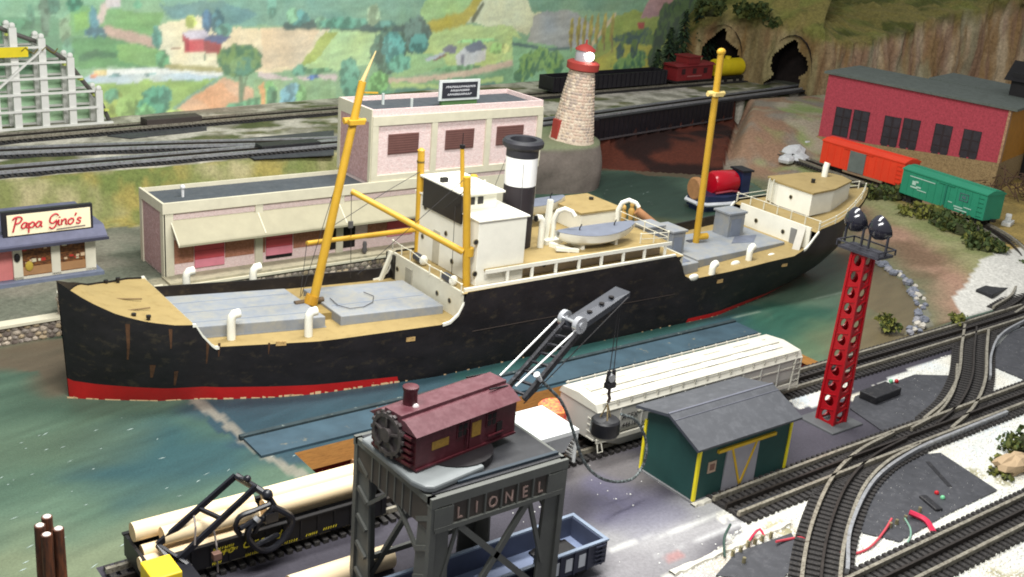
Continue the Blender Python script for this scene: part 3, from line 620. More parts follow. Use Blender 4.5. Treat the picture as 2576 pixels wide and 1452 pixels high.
def track(label, pts, gauge=.58, sp=.155, ties=True, rm=None, zoff=.0, bed=False, group="three-rail toy tracks"):
    P = spline(pts); o = Vector(P[0]); P0 = P - P[0]; r = thing("railway_track", label, "railway track", o, 0, group)
    for k in (-1, 0, 1):
        mb = MB(); sweep(mb, P0, k * gauge / 2, .062 if k else .045, .07, .155 + zoff); mb.build("rail", rail_mid if k == 0 else (rm or rail_m), r)
    if bed: mb = MB(); sweep(mb, P0, 0, 1.0, -.02, .03); mb.build("roadbed", road_m, r)
    L = np.r_[0, np.cumsum(np.linalg.norm(np.diff(P0[:, :2], axis=0), axis=1))]; T, N = frames(P0); n = int(L[-1] / sp); st = MB()
    for i in range(n):
        d = (i + .5) * sp; x, y, z = [float(np.interp(d, L, P0[:, j])) for j in range(3)]; k = min(int(np.searchsorted(L, d)), len(T) - 1); rz = math.atan2(T[k, 1], T[k, 0])
        if ties: obj("tie", tie_me, r, (x, y, z), rz)
        else: st.cbox((x, y, z + .03), (.085, 1.0, .07), rz)
    if not ties: stuff(st.build("ties", tie_m, r))
    return r
track("long straight yard track carrying the grey hopper car and the black gondola", [(4.3, 14.02), (12, 14.03), (20, 14.04), (26, 14.06), (29.5, 14.12)])
track("short worn track ending beside the front wall of the green shed", [(13.9, 11.0), (17, 11.03), (20, 11.03), (25, 11.03), (31, 11.0)])
track("curved track sweeping down past the red wire to the bottom edge", [(19.2, 11.0), (17.9, 10.85), (16.6, 10.45), (15.1, 9.68), (13.8, 8.84), (12.3, 7.7)])
track("short S-shaped crossover track between two dark turnouts at right", [(26.6, 14.0), (25.2, 13.2), (23.4, 12.15), (21.8, 11.45), (20.4, 11.08)])
track("straight track across the white gravel in the bottom right corner", [(12.8, 8.17), (16, 8.17), (20, 8.17), (25, 8.17)])
track("curved track under the orange and green boxcars below the brick factory", [(36.6, 31.0, .62), (36.2, 29.0, .58), (35.75, 26.5, .55), (35.35, 23, .53), (34.95, 20.5, .52), (34.3, 18.4, .5), (33.2, 16.8, .42), (31.8, 15.6, .22), (30.2, 14.75, .06), (28.6, 14.4, 0)], sp=.16)
track("main line along the top of the grass bank and over the girder bridge", [(1, 30.95, ZU), (8, 31.05, ZU), (14, 31.15, ZU), (20, 31.35, ZU), (25, 31.85, ZU), (28.9, 32.5, ZU), (34, 33.4, ZU), (38.6, 34.15, ZU), (44, 35.0, ZU), (47.5, 35.6, ZU)], ties=False, rm=rail_bright, bed=True)
track("far track along the mural carrying the red caboose into the tunnel", [(1, 34.1, ZU), (6, 34.55, ZU), (12, 35.15, ZU), (20, 35.95, ZU), (29, 36.5, ZU), (36, 37.1, ZU), (43, 37.7, ZU), (46.5, 38.1, ZU)], ties=False, bed=True)
track("middle siding joining the main line on the bank behind the low station", [(1, 33.35, ZU + .004), (7, 33.1, ZU + .004), (12, 32.5, ZU + .004), (16, 31.75, ZU + .004), (19, 31.4, ZU + .004)], ties=False, rm=rail_bright, bed=True)
# turnouts: dark base plates with curved rails, motor boxes beside them
plate_m = M("turnout_plate", (66, 67, 72), .6, .22, 4, rgb2=(92, 92, 96), th=.64)
box_m = M("motor_box_black", (34, 34, 38), .5, .25, 6, rgb2=(90, 88, 86), th=.66)
def plate(label, px, rails=(), z=0.0, h=.03, extra=None):
    q = [at2(u, v, z) for u, v in px]; c = (sum(p[0] for p in q) / len(q), sum(p[1] for p in q) / len(q)); r = thing("track_turnout", label, "track switch", (c[0], c[1], z), 0, "toy track turnouts")
    q = [(p[0] - c[0], p[1] - c[1]) for p in q]
    if sum(q[i][0] * q[(i + 1) % len(q)][1] - q[(i + 1) % len(q)][0] * q[i][1] for i in range(len(q))) < 0: q = q[::-1]
    MB().prism(q, .004, h).build("base_plate", plate_m, r)
    for pts, w, m in rails:
        p = spline([at2(u, v, z) for u, v in pts]); p[:, 0] -= c[0]; p[:, 1] -= c[1]; mb = MB(); sweep(mb, p, 0, w, h, .158); mb.build("curved_rail", m, r)
    if extra: extra(r, c)
    return r
def lump(name, mat, r, c, u, v, d, rz=0, z=0, zb=.03):
    x, y = at2(u, v, z); return MB().cbox((x - c[0], y - c[1], zb + d[2] / 2), d, rz).build(name, mat, r, bevel=.02)
redc, grnc = M("red_lens", (190, 30, 40), .3, .1), M("green_lens", (120, 200, 150), .3, .1)
def ex1(r, c):
    lump("motor_box", box_m, r, c, 2212, 1000, (1.0, .42, .17), .05)
    for u, m in ((2254, redc), (2240, grnc)):
        x, y = at2(u, 966); MB().ball((x - c[0], y - c[1], .07), .05).build("lantern", m, r)
plate("dark turnout plate with black motor box beside the red floodlight tower", [(2138, 1030), (2150, 1000), (2300, 945), (2408, 948), (2418, 1010), (2300, 1086), (2238, 1100)], [([(2405, 930), (2398, 990), (2360, 1050), (2290, 1092)], .05, rail_m)], extra=ex1)
def ex2(r, c):
    lump("slot", box_m, r, c, 2340, 1272, (.16, .5, .05), -.35)
    lump("groove", box_m, r, c, 2360, 1196, (.09, .95, .012), -.55)
    for u, v, m in ((2355, 1246, redc), (2370, 1258, grnc)):
        x, y = at2(u, v); MB().ball((x - c[0], y - c[1], .05), .045).build("lantern", m, r)
    for u, v in ((2238, 1330), (2254, 1322), (2276, 1312), (2296, 1303), (2312, 1291)):
        x, y = at2(u, v); MB().cyl((x - c[0], y - c[1], .03), (x - c[0], y - c[1], .12), .035, .03, 9).build("terminal", M("brass", (200, 190, 150), .3, .2, metal=.8), r)
plate("large dark turnout plate with wire terminals in front at lower right", [(2158, 1340), (2150, 1290), (2200, 1205), (2290, 1150), (2365, 1142), (2508, 1236), (2375, 1300), (2262, 1366)], [([(2128, 1452), (2138, 1340), (2198, 1222), (2300, 1147), (2420, 1095), (2530, 1050)], .06, rail_bright)], extra=ex2)
def ex3(r, c): lump("motor_box", box_m, r, c, 2498, 742, (1.35, .5, .2), .12)
plate("dark turnout plate with black motor box by the white gravel hillside", [(2420, 752), (2470, 728), (2580, 690), (2640, 700), (2640, 800), (2530, 792)], extra=ex3)
plate("dark turnout plate inside the curved rail at the right edge", [(2500, 925), (2492, 890), (2540, 840), (2640, 800), (2640, 985)], [([(2488, 960), (2492, 900), (2520, 850), (2600, 805)], .05, rail_bright)])
plate("dark turnout with black motor box on the bank behind the low station", [(560, 372), (600, 352), (840, 330), (840, 392), (640, 402)], z=ZU, extra=lambda r, c: lump("motor_box", box_m, r, c, 725, 378, (2.0, .5, .22), .02, ZU))
plate("dark turnout with rounded motor box by the far track near the trestle", [(270, 344), (420, 322), (520, 312), (520, 330), (330, 350)], z=ZU, extra=lambda r, c: lump("motor_box", M("motor_brown", (70, 62, 58), .6), r, c, 432, 318, (1.9, .5, .3), .08, ZU))
# wires and lock-on strips
def wire(label, pts, m, r=.022, name="wire"):
    p = spline([(*at2(u, v, 0), z) for u, v, z in pts], .08); c = p[0].copy(); mb = MB(); mb.tube([tuple(q - c) for q in p], r, 6)
    o = mb.build(name, m, None, True); o.location = c; tag(o, label, "wire", "wires between the track terminals"); return o
wr, wg, wd = M("wire_red", (206, 76, 88), .5), M("wire_green", (130, 170, 150), .5), M("wire_pink", (212, 44, 80), .5)
wire("long pale red wire curving over white gravel to the turnout terminals", [(2112, 1396, .03), (2150, 1397, .03), (2190, 1380, .04), (2222, 1345, .06), (2240, 1320, .12)], wr)
wire("thin green wire hanging from the turnout terminals over the gravel", [(2272, 1318, .12), (2288, 1332, .04), (2290, 1352, .03), (2280, 1372, .02)], wg, .016)
wire("bundle of thick crimson wire coiled at the front turnout edge", [(2284, 1305, .13), (2310, 1312, .1), (2330, 1322, .08), (2348, 1345, .04)], wd, .05)
wire("red wire reaching the left side of the curved track", [(2028, 1358, .03), (2005, 1358, .04), (1975, 1366, .06), (1950, 1376, .1)], wr)
wire("red wire looped between two terminals on the lower strip", [(1920, 1362, .1), (1908, 1352, .16), (1895, 1356, .1), (1880, 1376, .08)], wd)
wire("dark green wire rising at the left end of the lower strip", [(1822, 1408, .05), (1818, 1380, .2), (1832, 1352, .25)], M("wire_dark", (40, 70, 60), .5))
ts = thing("terminal_strip", "grey lock-on strip with a row of shiny terminals near the bottom edge", "terminal strip", (*at2(1880, 1400), 0))
c = at2(1880, 1400); q = [at2(*p) for p in [(1800, 1452), (1850, 1395), (1990, 1345), (2020, 1400), (1960, 1470)]]; MB().prism([(p[0] - c[0], p[1] - c[1]) for p in q][::-1], .004, .035).build("base_plate", plate_m, ts)
for u, v in ((1842, 1402), (1862, 1392), (1880, 1378), (1898, 1372), (1916, 1364), (1938, 1356), (1870, 1420)):
    x, y = at2(u, v); MB().cyl((x - c[0], y - c[1], .03), (x - c[0], y - c[1], .13), .035, .03, 9).build("terminal", M("brass", (200, 190, 150), .3, .2, metal=.8), ts)
# timber edge strip between the paved yard and the gravel
def strip(label, a, b, w, z, h, m, cat="edging strip", name="edging_strip"):
    p, q = at2(*a), at2(*b); mb = MB(); n = 26; d = np.array(q) - np.array(p); L = np.hypot(*d); d /= L; nn = np.array([-d[1], d[0]]); v = []
    for i in range(n + 1):
        t = i / n * L; e = w * (.5 + random.uniform(-.16, .16)); hh = h * random.uniform(.7, 1.2); c = np.array(p) + d * t
        for s_, zz_ in ((-1, z), (-.8, z + hh), (.8, z + hh), (1, z)): v.append((*(c + nn * e * s_), zz_))
    f = [(i * 4 + j, i * 4 + j + 1, i * 4 + 5 + j, i * 4 + 4 + j) for i in range(n) for j in range(3)]
    o = mb.add(v, f).build(name, m); tag(o, label, cat); return o
pl_m = M("plaster_white", (214, 210, 196), .85, .2, 6, bump=.5, bscale=20)
strip("rough white plaster strip edging the gravel left of the curved track", (1690, 1446), (1985, 1318), .13, .0, .05, pl_m)
strip("rough white plaster strip along the front foot of the green shed", (1742, 1275), (1985, 1190), .12, .0, .045, pl_m)
def buffer_stop():
    x, y = at2(1905, 1275); o = MB().cbox((0, 0, .05), (1.15, .06, .09)).build("rail_guard", box_m); o.location = (x, y, 0); tag(o, "black guard rail lying at the end of the worn track", "guard rail")
buffer_stop()
# ================================================================== CARGO SHIP
SO, SPH = np.array([5.51, 20.45, 0]), R_(-1.2)
SAX, SLT = np.array([math.cos(SPH), math.sin(SPH), 0]), np.array([math.sin(SPH), -math.cos(SPH), 0])
def sloc(p): d = p - SO; return (float(d @ SAX), -float(d @ SLT), float(p[2]))
def st_(u, v, t): return sloc(onpl(u, v, SO + SLT * t, SLT))      # seen point on a lengthwise plane t to the near side
def sz_(u, v, z): return sloc(at(u, v, z))                           # seen point on a deck of height z
ship = thing("cargo_ship", "long black hulled model cargo ship with yellow masts and white superstructure", "ship", SO, SPH)
ip = lambda x, tab: float(np.interp(x, [q[0] for q in tab], [q[1] for q in tab]))
ZT = [(0, 2.38), (.35, 2.14), (.8, 1.92), (1.3, 1.8), (2.0, 1.72), (2.08, 1.72), (2.2, 1.5), (2.42, 1.22), (4.2, 1.22), (6.95, 1.24), (7.2, 1.27), (7.4, 1.42), (7.52, 1.65), (7.56, 1.87), (13.7, 1.87), (13.92, 1.62), (14.05, 1.32), (14.3, 1.19), (16, 1.22), (18.0, 1.34), (18.5, 1.5), (18.85, 1.84), (19, 1.95), (21, 2.06), (23.3, 2.3)]
CC = [(0, 0), (2.3, .05), (4.4, .6), (7, .92), (10, .9), (15, .86), (19, .78), (20.6, .73), (22, .65), (23.3, .5)]
HD = [(0, .03), (.15, .25), (.5, .68), (1.1, 1.12), (1.7, 1.42), (2.3, 1.46), (4.4, 1.54), (7, 1.5), (14, 1.46), (17, 1.52), (18, 1.58), (19, 1.55), (20, 1.4), (20.8, 1.12), (21.8, .8), (22.6, .45), (23.3, .03)]
HW = [(0, .02), (.7, .45), (1.53, .89), (2.6, 1.24), (3.6, 1.36), (6, 1.38), (8.5, 1.38), (15.5, 1.4), (16.6, 1.17), (17.8, .93), (18.9, .6), (20, .2), (20.6, .02), (23.3, .02)]
ZR = [(0, .4), (2, .32), (4, .24), (6.1, .15), (6.15, .002), (14.4, .002), (14.45, .1), (17, .14), (20, .17), (20.6, .1), (23.3, .02)]
def zb(x): return max(0, (x - 20.6) / 2.7 * 2.0)
def hb(x, z):
    f = min(1, max(0, (z - zb(x)) / max(.25, min(1.3, ip(x, ZT)) - zb(x)))) ** .75
    if x > 20.6: f = min(1, max(0, (z - zb(x)) / max(.1, ip(x, ZT) - zb(x)))) ** .6
    return ip(x, HW) + (ip(x, HD) - ip(x, HW)) * f
st_s = sorted(set([round(q, 3) for q in np.r_[np.linspace(0, 2, 14), np.linspace(2.08, 2.6, 9), np.linspace(3, 6.9, 10), np.linspace(6.95, 7.6, 12), np.linspace(8, 13.6, 9), np.linspace(13.7, 14.4, 12), np.linspace(15, 18, 10), np.linspace(18.1, 19, 9), np.linspace(19.3, 23.3, 18), [6.1, 6.15, 14.41, 14.45]]]))
hm = MB(); NL = 11
for side in (1, -1):
    V = []
    for x in st_s:
        z0, z1 = zb(x), ip(x, ZT); zr = ip(x, ZR); lv = [z0, z0 + zr] + [z0 + zr + (z1 - z0 - zr) * q for q in np.linspace(0, 1, NL)[1:]]
        for z in lv: V.append((x - (.1 * (1 - z / 2.38) if x == 0 else 0) * -1, -(ip(x, CC)) - side * hb(x, z), z))
    n = NL + 1; F, G = [], []
    for i in range(len(st_s) - 1):
        for j in range(n - 1):
            q = (i * n + j, (i + 1) * n + j, (i + 1) * n + j + 1, i * n + j + 1); q = q if side > 0 else q[::-1]
            (G if j == 0 and ip(st_s[i] + .01, ZR) > .01 else F).append(q)
    o = len(hm.v); hm.v += V; hm.f += [tuple(k + o for k in q) for q in F] + [tuple(k + o for k in q) for q in G]; hm.m += [0] * len(F) + [1] * len(G)
hull_m = M("hull_black", (36, 33, 35), .5, .4, 1.2, rgb2=(70, 62, 50), th=.64, soft=.09, stretch=(1.2, 1.2, 2.2), spec=.3)
boot_m = M("boot_red", (206, 34, 34), .45, .12, 2, rgb2=(214, 170, 120), th=.71, soft=.02)
hull = hm.build("hull", [hull_m, boot_m], ship, True)
chip = MB()
for x in np.r_[np.arange(.05, 6.1, .1), np.arange(6.3, 14.3, .3), np.arange(14.5, 20, .2)]:
    if random.random() < (.62 if x < 6.1 else .5):
        l = random.uniform(.05, .16) if x < 6.1 else random.uniform(.03, .08); h = random.uniform(.02, .06) if x < 6.1 else random.uniform(.01, .03)
        p, q = (x, -ip(x, CC) - hb(x, 0) - .008), (x + l, -ip(x + l, CC) - hb(x + l, 0) - .008); chip.add([(*p, .0), (*q, .0), (*q, h * random.uniform(.3, 1)), (*p, h)], [(0, 1, 2, 3)])
stuff(chip.build("chipped_paint", M("bare_wood_chip", (226, 190, 146), .8), ship))
rust = M("rust_streak", (84, 56, 34), .8, .4, 9)
for x, zt_, w, l in ((.95, 1.75, .035, .75), (1.62, 1.68, .03, .4), (1.75, .75, .04, .35), (2.3, 1.35, .03, .5), (2.5, 1.3, .025, .3), (3.4, 1.25, .02, .25), (1.35, .9, .05, .3)):
    p = lambda xx, z: (xx, -ip(xx, CC) - hb(xx, z) - .006, z); n = 6; V = []
    for k in range(n + 1): z = zt_ - l * k / n; ww = w * (1 - .6 * k / n); V += [p(x - ww, z), p(x + ww, z)]
    MB().add(V, [(2 * k, 2 * k + 1, 2 * k + 3, 2 * k + 2) for k in range(n)]).build("rust_streak", rust, ship)
rub = MB(); pts = [(x, -ip(x, CC) - hb(x, .95) - .004, .95 - .012 * (x - 7)) for x in np.arange(7.8, 13.8, .4)]; rub.tube(pts, .012, 5); rub.build("hull_seam", M("seam_brown", (62, 52, 46), .5), ship)
yel = M("deck_yellow", (164, 142, 92), .55, .1, 1.8, rgb2=(142, 120, 72), th=.64); buff = M("mast_yellow", (204, 160, 48), .45, .1, 2.5)
grey = M("hatch_grey", (138, 144, 152), .6, .12, 1.4, rgb2=(160, 158, 148), th=.56, soft=.15); white = M("ship_white", (238, 236, 222), .45, .06, 3, k=.86)
white2 = M("ship_white_shaded", (224, 220, 200), .5, .08, 3); blk = M("gloss_black", (28, 26, 28), .35, .2, 3); dgrey = M("canvas_grey", (112, 118, 132), .7, .12, 4)  # second white: ship white with the shade of front faces put in
rope = M("rigging", (60, 58, 60), .7); hole = M("porthole_dark", (40, 38, 36), .3)
def deck(name, x0, x1, zf, m, inset=.03, n=24):
    V = []; xs_ = np.linspace(x0, x1, n)
    for x in xs_:
        z = zf(x); w = max(.01, hb(x, z) - inset); c = ip(x, CC); V += [(x, -c - w, z), (x, -c + w, z)]
    return MB().add(V, [(2 * i, 2 * i + 2, 2 * i + 3, 2 * i + 1) for i in range(n - 1)]).build(name, m, ship)
deck("forecastle_deck", .12, 2.08, lambda x: min(ip(x, ZT) - .03, 1.99), yel)
wz = lambda x: (1.195 + .006 * (x - 2.2)) if x < 8 else 1.14 + .04 * (x - 14.2)
deck("fore_well_deck", 2.02, 7.6, wz, yel); deck("aft_well_deck", 13.8, 19.0, wz, yel)
for x0, x1, nm in ((2.3, 7.5, "bulwark"), (14.1, 18.7, "bulwark")):
    V = []; xx = np.linspace(x0, x1, 14)
    for x in xx:
        y = -ip(x, CC) + hb(x, 1.2); z = wz(x); V += [(x, y + .02, z - .1), (x, y + .02, z + .27), (x, y - .02, z + .27), (x, y - .02, z - .1)]
    MB().add(V, [(4 * i + a, 4 * i + (a + 1) % 4, 4 * i + 4 + (a + 1) % 4, 4 * i + 4 + a) for i in range(13) for a in range(4)]).build(nm, hull_m, ship)
deck("bridge_deck", 7.5, 13.98, lambda x: 1.83, yel); deck("poop_deck", 18.9, 23.2, lambda x: ip(x, ZT) - .03, yel, .05)
def bulk(name, x, z0, z1, m, th=.05):
    c, w = ip(x, CC), hb(x, z0) - .04; return MB().box(x, x + th, -c - w, -c + w, z0, z1).build(name, m, ship)
bulk("forecastle_bulkhead", 2.06, 1.0, 1.68, white2, .03); b1 = bulk("bridge_bulkhead", 7.5, .9, 1.85, white2); b2 = bulk("midship_aft_bulkhead", 13.93, .9, 1.85, white2, .04); b3 = bulk("poop_bulkhead", 18.9, .9, 1.92, white)
for sd in (1, -1):                                                                          # curved white bulwark brackets at each break
    for x0, x1, z0, z1, nm in ((2.02, 2.5, 1.7, 1.4, "bulwark_bracket"), (7.02, 7.52, 1.22, 1.87, "bulwark_bracket"), (18.4, 18.92, 1.45, 1.95, "bulwark_bracket")):
        V = []; n = 8
        for k in range(n + 1):
            x = x0 + (x1 - x0) * k / n; z = ip(x, ZT); y = -ip(x, CC) - sd * (hb(x, z) - .03); yo = -ip(x, CC) - sd * (hb(x, z) + .012); V += [(x, y, z + .012), (x, yo, z + .012), (x, yo, z - .05), (x, y, z - .06)]
        MB().add(V, [(4 * i + a, 4 * i + (a + 1) % 4, 4 * i + 4 + (a + 1) % 4, 4 * i + 4 + a) for i in range(n) for a in range(4)] + [(0, 1, 2, 3), (4 * n + 3, 4 * n + 2, 4 * n + 1, 4 * n)]).build(nm, white, ship)
def chain(*px, r=.012): MB().tube([sz_(u, v, 1.8) for u, v in px], r, 5).build("anchor_chain", M("chain_brown", (118, 96, 60), .7), ship)
chain((222, 749), (290, 752), (357, 752), r=.016); chain((255, 788), (320, 781), (378, 774), r=.016)
bol = MB().lathe([(.035, 0), (.035, .1), (.048, .1), (.048, .14), (.02, .15)], n=10).mesh("bollard", blk)
for u, v in ((337, 806), (374, 811), (267, 721), (297, 715)):
    obj("bollard", bol, ship, sz_(u, v, 1.72))
# hatches
def hatch(poly, z0, z1, inset=.02):
    P = [(x, -t) for x, t in poly]; h = MB().prism(P, z0, z1).build("hatch", grey, ship, bevel=.02)
    c = np.mean(P, axis=0); Q = [tuple(c + (np.array(p) - c) * 1.012) for p in P]; MB().prism(Q, z0, z0 + .13).build("coaming", grey, h); return h
h1 = hatch([(2.14, .95), (4.78, 1.5), (4.72, -.3), (2.12, -.85)], 1.1, 1.45); h2 = hatch([(5.1, 1.55), (7.38, 1.86), (7.38, .15), (5.1, -.2)], 1.08, 1.42)
for k in (-.5, .1, .7): MB().bar((2.25, -k * .9 - .1, 1.452), (4.65, -k * .95 - .5, 1.452), .03, .012).build("seam_batten", M("hatch_seam", (140, 148, 160), .6), h1)
MB().bar((5.2, -.95, 1.422), (7.3, -1.15, 1.422), .03, .012).build("seam_batten", MATS["hatch_seam"], h2)
MB().tube([sz_(u, v, 1.45) for u, v in ((830, 750), (850, 768), (880, 776), (915, 772), (938, 760), (940, 745), (915, 735))], .008, 5).build("loose_cord", rope, ship)
MB().prism([(4.62, -1.1), (5.12, -1.15), (5.12, -.1), (4.62, .0)], 1.02, 1.36).build("mast_step", M("step_brown", (150, 128, 76), .6), ship)
# masts, king posts, booms
def spar(name, a, b, r0, r1, m=buff, n=14): return MB().cyl(a, b, r0, r1, n).build(name, m, ship, True)
m0 = sz_(777, 778, 1.3); m1 = st_(912, 205, -m0[1] + .02); fm = spar("mast", (m0[0], m0[1], 1.0), m1, .1, .078)
tp = st_(946, 128, -m0[1] + .03); MB().cyl(m1, tp, .05, .012, 8).build("topmast", M("topmast_pale", (206, 186, 130), .5), fm)
ct = st_(890, 305, -m0[1]); cm = MB().cbox((ct[0], ct[1], ct[2]), (.34, .34, .09)).cyl((ct[0] - .22, ct[1], ct[2]), (ct[0] + .26, ct[1], ct[2]), .05); cm.build("crosstree", buff, fm)
sp_ = st_(912, 233, -m0[1]); MB().bar(sp_, (sp_[0] + .35, sp_[1], sp_[2] - .02), .03, .03).build("mast_arm", buff, fm)
MB().cyl((m0[0] + .02, m0[1], 1.42), (m0[0] + .08, m0[1], 1.6), .14, .13).build("mast_collar", M("collar_yellow", (190, 140, 36), .5), fm)
MB().cyl((m0[0] - .3, m0[1] + .05, 1.45), (m0[0] + .35, m0[1] + .05, 1.45), .06).build("winch_drum", M("winch_brown", (92, 74, 52), .6), fm)
k1 = sz_(1173, 718, 1.83); k1t = st_(1175, 445, -k1[1]); kp = spar("king_post", k1, k1t, .085, .08); MB().cyl((k1[0], k1[1], k1t[2]), (k1[0], k1[1], k1t[2] + .03), .085, .06).build("cap", buff, kp)
k2 = sz_(1051, 635, 1.83); k2t = st_(1060, 378, -k2[1]); kp2 = spar("king_post", k2, k2t, .085, .08); MB().cyl(k2t, (k2t[0], k2t[1], k2t[2] + .05), .09, .03).build("cap", buff, kp2); MB().cyl((k2t[0], k2t[1], k2t[2] - .28), (k2t[0], k2t[1], k2t[2] - .24), .09).build("band", M("band_dark", (110, 90, 40), .5), kp2)
bA0 = st_(1165, 634, -k1[1]); bA1 = st_(884, 481, .35); spar("boom", bA0, bA1, .075, .06); MB().cyl((k1[0], k1[1], bA0[2] - .1), (k1[0], k1[1], bA0[2] + .08), .11).build("gooseneck", buff, kp)
bB0 = st_(1043, 578, -k2[1]); bB1 = st_(772, 612, .1); spar("boom", bB0, bB1, .06, .05); MB().cyl((k2[0], k2[1], bB0[2] - .08), (k2[0], k2[1], bB0[2] + .08), .1).build("gooseneck", buff, kp2)
k3 = sz_(1163, 470, 3.7); k3t = st_(1163, 375, -k3[1]); sp3 = spar("signal_mast", k3, k3t, .05, .045); MB().lathe([(.02, 0), (.06, .02), (.06, .09), (.02, .1)], k3t).cyl(k3t, (k3t[0], k3t[1], k3t[2] + .35), .008, n=5).build("lantern", blk, sp3)
rg = lambda a, b, r=.007: MB().cyl(a, b, r, n=5).build("rigging_line", rope, ship)
rg(st_(1064, 428, -k2[1]), st_(975, 480, .2)); rg(st_(975, 480, .2), st_(820, 580, .35)); rg(k1t, st_(900, 690, .5)); rg(st_(1172, 478, -k1[1]), st_(1118, 525, 1.0), .012); rg(bA1, sz_(882, 700, 1.4)); rg(st_(1145, 520, 1.6), sz_(1136, 690, 1.85)); rg(st_(896, 300, .6), sz_(758, 745, 1.3)); rg(bB1, (bB1[0] - .15, bB1[1], 1.2))
tb = st_(882, 565, .3); MB().cbox(tb, (.1, .05, .14)).build("tackle_block", M("block_grey", (90, 88, 86), .5), ship)
# ventilators with cowls
def cowl(s, t, z0, h, r=.075, ang=0.0, name="ventilator"):
    mb = MB(); y = -t; c, s_ = math.cos(ang), math.sin(ang); P = [(s, y, z0), (s, y, z0 + h * .7), (s + .015 * c, y + .015 * s_, z0 + h * .84), (s + .06 * c, y + .06 * s_, z0 + h * .93), (s + .17 * c, y + .17 * s_, z0 + h * .95)]
    mb.tube(P, [r, r, r * 1.04, r * 1.1, r * 1.12], 12); return mb.build(name, white, ship, True)
for u, v, z, h in ((592, 860, 1.22, .56), (787, 853, 1.22, .56), (478, 742, 1.2, .52), (646, 737, 1.2, .58)):
    p = sz_(u, v, z); cowl(p[0], -p[1] - .2, z - .03, h, .082)
for u, v, h in ((1882, 660, .5), (1790, 690, .34)):
    p = sz_(u, v, 1.18); cowl(p[0], -p[1], 1.1, h, .085, .3)
for u, v in ((1745, 698), (1850, 664), (1940, 645)):
    p = sz_(u, v, 1.22); MB().ball((p[0], p[1], 1.22), (.17, .06, .09)).build("mooring_chock", white, ship, True)
fr = MB().cbox((0, 0, 0), (.2, .02, .09)).mesh("freeing_port", M("port_tan", (206, 170, 110), .6, .3, 12, rgb2=(70, 50, 40), th=.6))
for u, v in ((726, 880), (1028, 850), (1805, 705), (1970, 665)):
    p = st_(u, v, 2.25); x, z = p[0], p[2]; obj("freeing_port", fr, ship, (x, -ip(x, CC) - hb(x, z) - .004, z), math.atan2(-(ip(x + .1, CC) + hb(x + .1, z) - ip(x - .1, CC) - hb(x - .1, z)), .2))
# bridge front rail, machinery
post = MB().lathe([(.016, 0), (.016, .22), (.028, .24), (.016, .26)], n=8).mesh("rail_post", white2)
def railing(pts, zs, h=.26, bars=2, name="railing", m=white2):
    r = MB()
    for k in range(bars): r.tube([(x, y, z + h * (k + 1) / bars - .02) for (x, y), z in zip(pts, zs)], .011, 5)
    o = r.build(name, m, ship)
    for (x, y), z in zip(pts, zs): obj("rail_post", post, o, (x, y, z), 0, (1, 1, h / .26))
    return o
pp = [sz_(u, v, 1.85)[:2] for u, v in ((988, 625), (1010, 640), (1032, 652), (1080, 690), (1108, 705), (1160, 738))]; railing(pp, [1.83] * 6, .24, 1)
for u, v in ((1058, 664), (1132, 715)):
    p = sz_(u, v, 1.83); MB().cyl((p[0] - .0, p[1] + .22, 1.95), (p[0], p[1] - .06, 1.95), .09, .09).build("winch", M("winch_dark", (70, 72, 80), .5), ship); MB().ball((p[0], p[1] - .12, 1.95), (.11, .07, .12)).build("winch_wheel", white, ship, True)
MB().bar((7.42, .62, 1.2), (7.48, .62, 1.85), .1, .08).bar((7.15, .5, 1.15), (7.48, .55, 1.85), .08, .08).build("ladder_stringer", white2, ship)
def port(parent, x, y, z, ax, r=.045):
    d = (.012, 0, 0) if ax == 'x' else (0, .012, 0); p = Vector((x, y, z)); d = Vector(d); o = MB().cyl(p - d, p + d, r, r, 12).build("porthole", hole, parent); MB().cyl(p - d * .6, p + d * .6, r * 1.35, r * 1.35, 12).build("porthole_rim", M("brass_dull", (150, 140, 110), .4), o)
for y in (-1.9, -1.4, .3): port(b1, 7.495, y, 1.52, 'x')
MB().box(7.47, 7.5, -.35, -.08, 1.05, 1.7).build("door", M("door_grey", (170, 166, 150), .6), b1); MB().box(7.46, 7.5, .4, .78, 1.0, 1.8).build("dark_doorway", hole, b1)
# superstructure
def blockp(name, x0, x1, t0, t1, z0, z1, m=white, parent=None, bev=.01): return MB().box(x0, x1, -t1, -t0, z0, z1).build(name, m, parent or ship, bevel=bev)
house = blockp("bridge_house", 8.0, 9.25, -.45, 2.08, 1.83, 3.26); roofp = MB().box(7.97, 9.3, -2.12, .5, 3.26, 3.29).build("roof", white, house)
for t, z in ((-.05, 3.0), (-.1, 2.3), (.85, 2.65), (1.15, 2.1)): port(house, 7.99, -t, z, 'x')
for u, v in ((1198, 610), (1195, 690)):
    p = st_(u, v, 2.1); port(house, p[0], -2.085, p[2], 'y', .05)
MB().box(7.985, 8.0, -.62, -.35, 1.85, 2.6).build("door", M("door_beige", (196, 190, 170), .6), house)  # beige door, darker than the white house front
wh = blockp("wheelhouse", 8.0, 8.92, -.12, 1.36, 3.29, 3.66); MB().box(7.95, 9.04, -1.5, .28, 3.66, 3.7).build("roof", white, wh)
for x0 in (8.2, 8.42): MB().box(x0, x0 + .14, -1.372, -1.35, 3.42, 3.58).build("window", hole, wh)
MB().box(7.94, 7.985, -1.46, .1, 3.04, 3.67).build("windscreen_board", blk, wh); MB().cbox((8.12, -.45, 3.75), (.16, .1, .1)).build("searchlight", blk, wh); MB().cyl((8.75, -1.1, 3.7), (8.75, -1.1, 3.86), .02).build("whistle", white, wh)
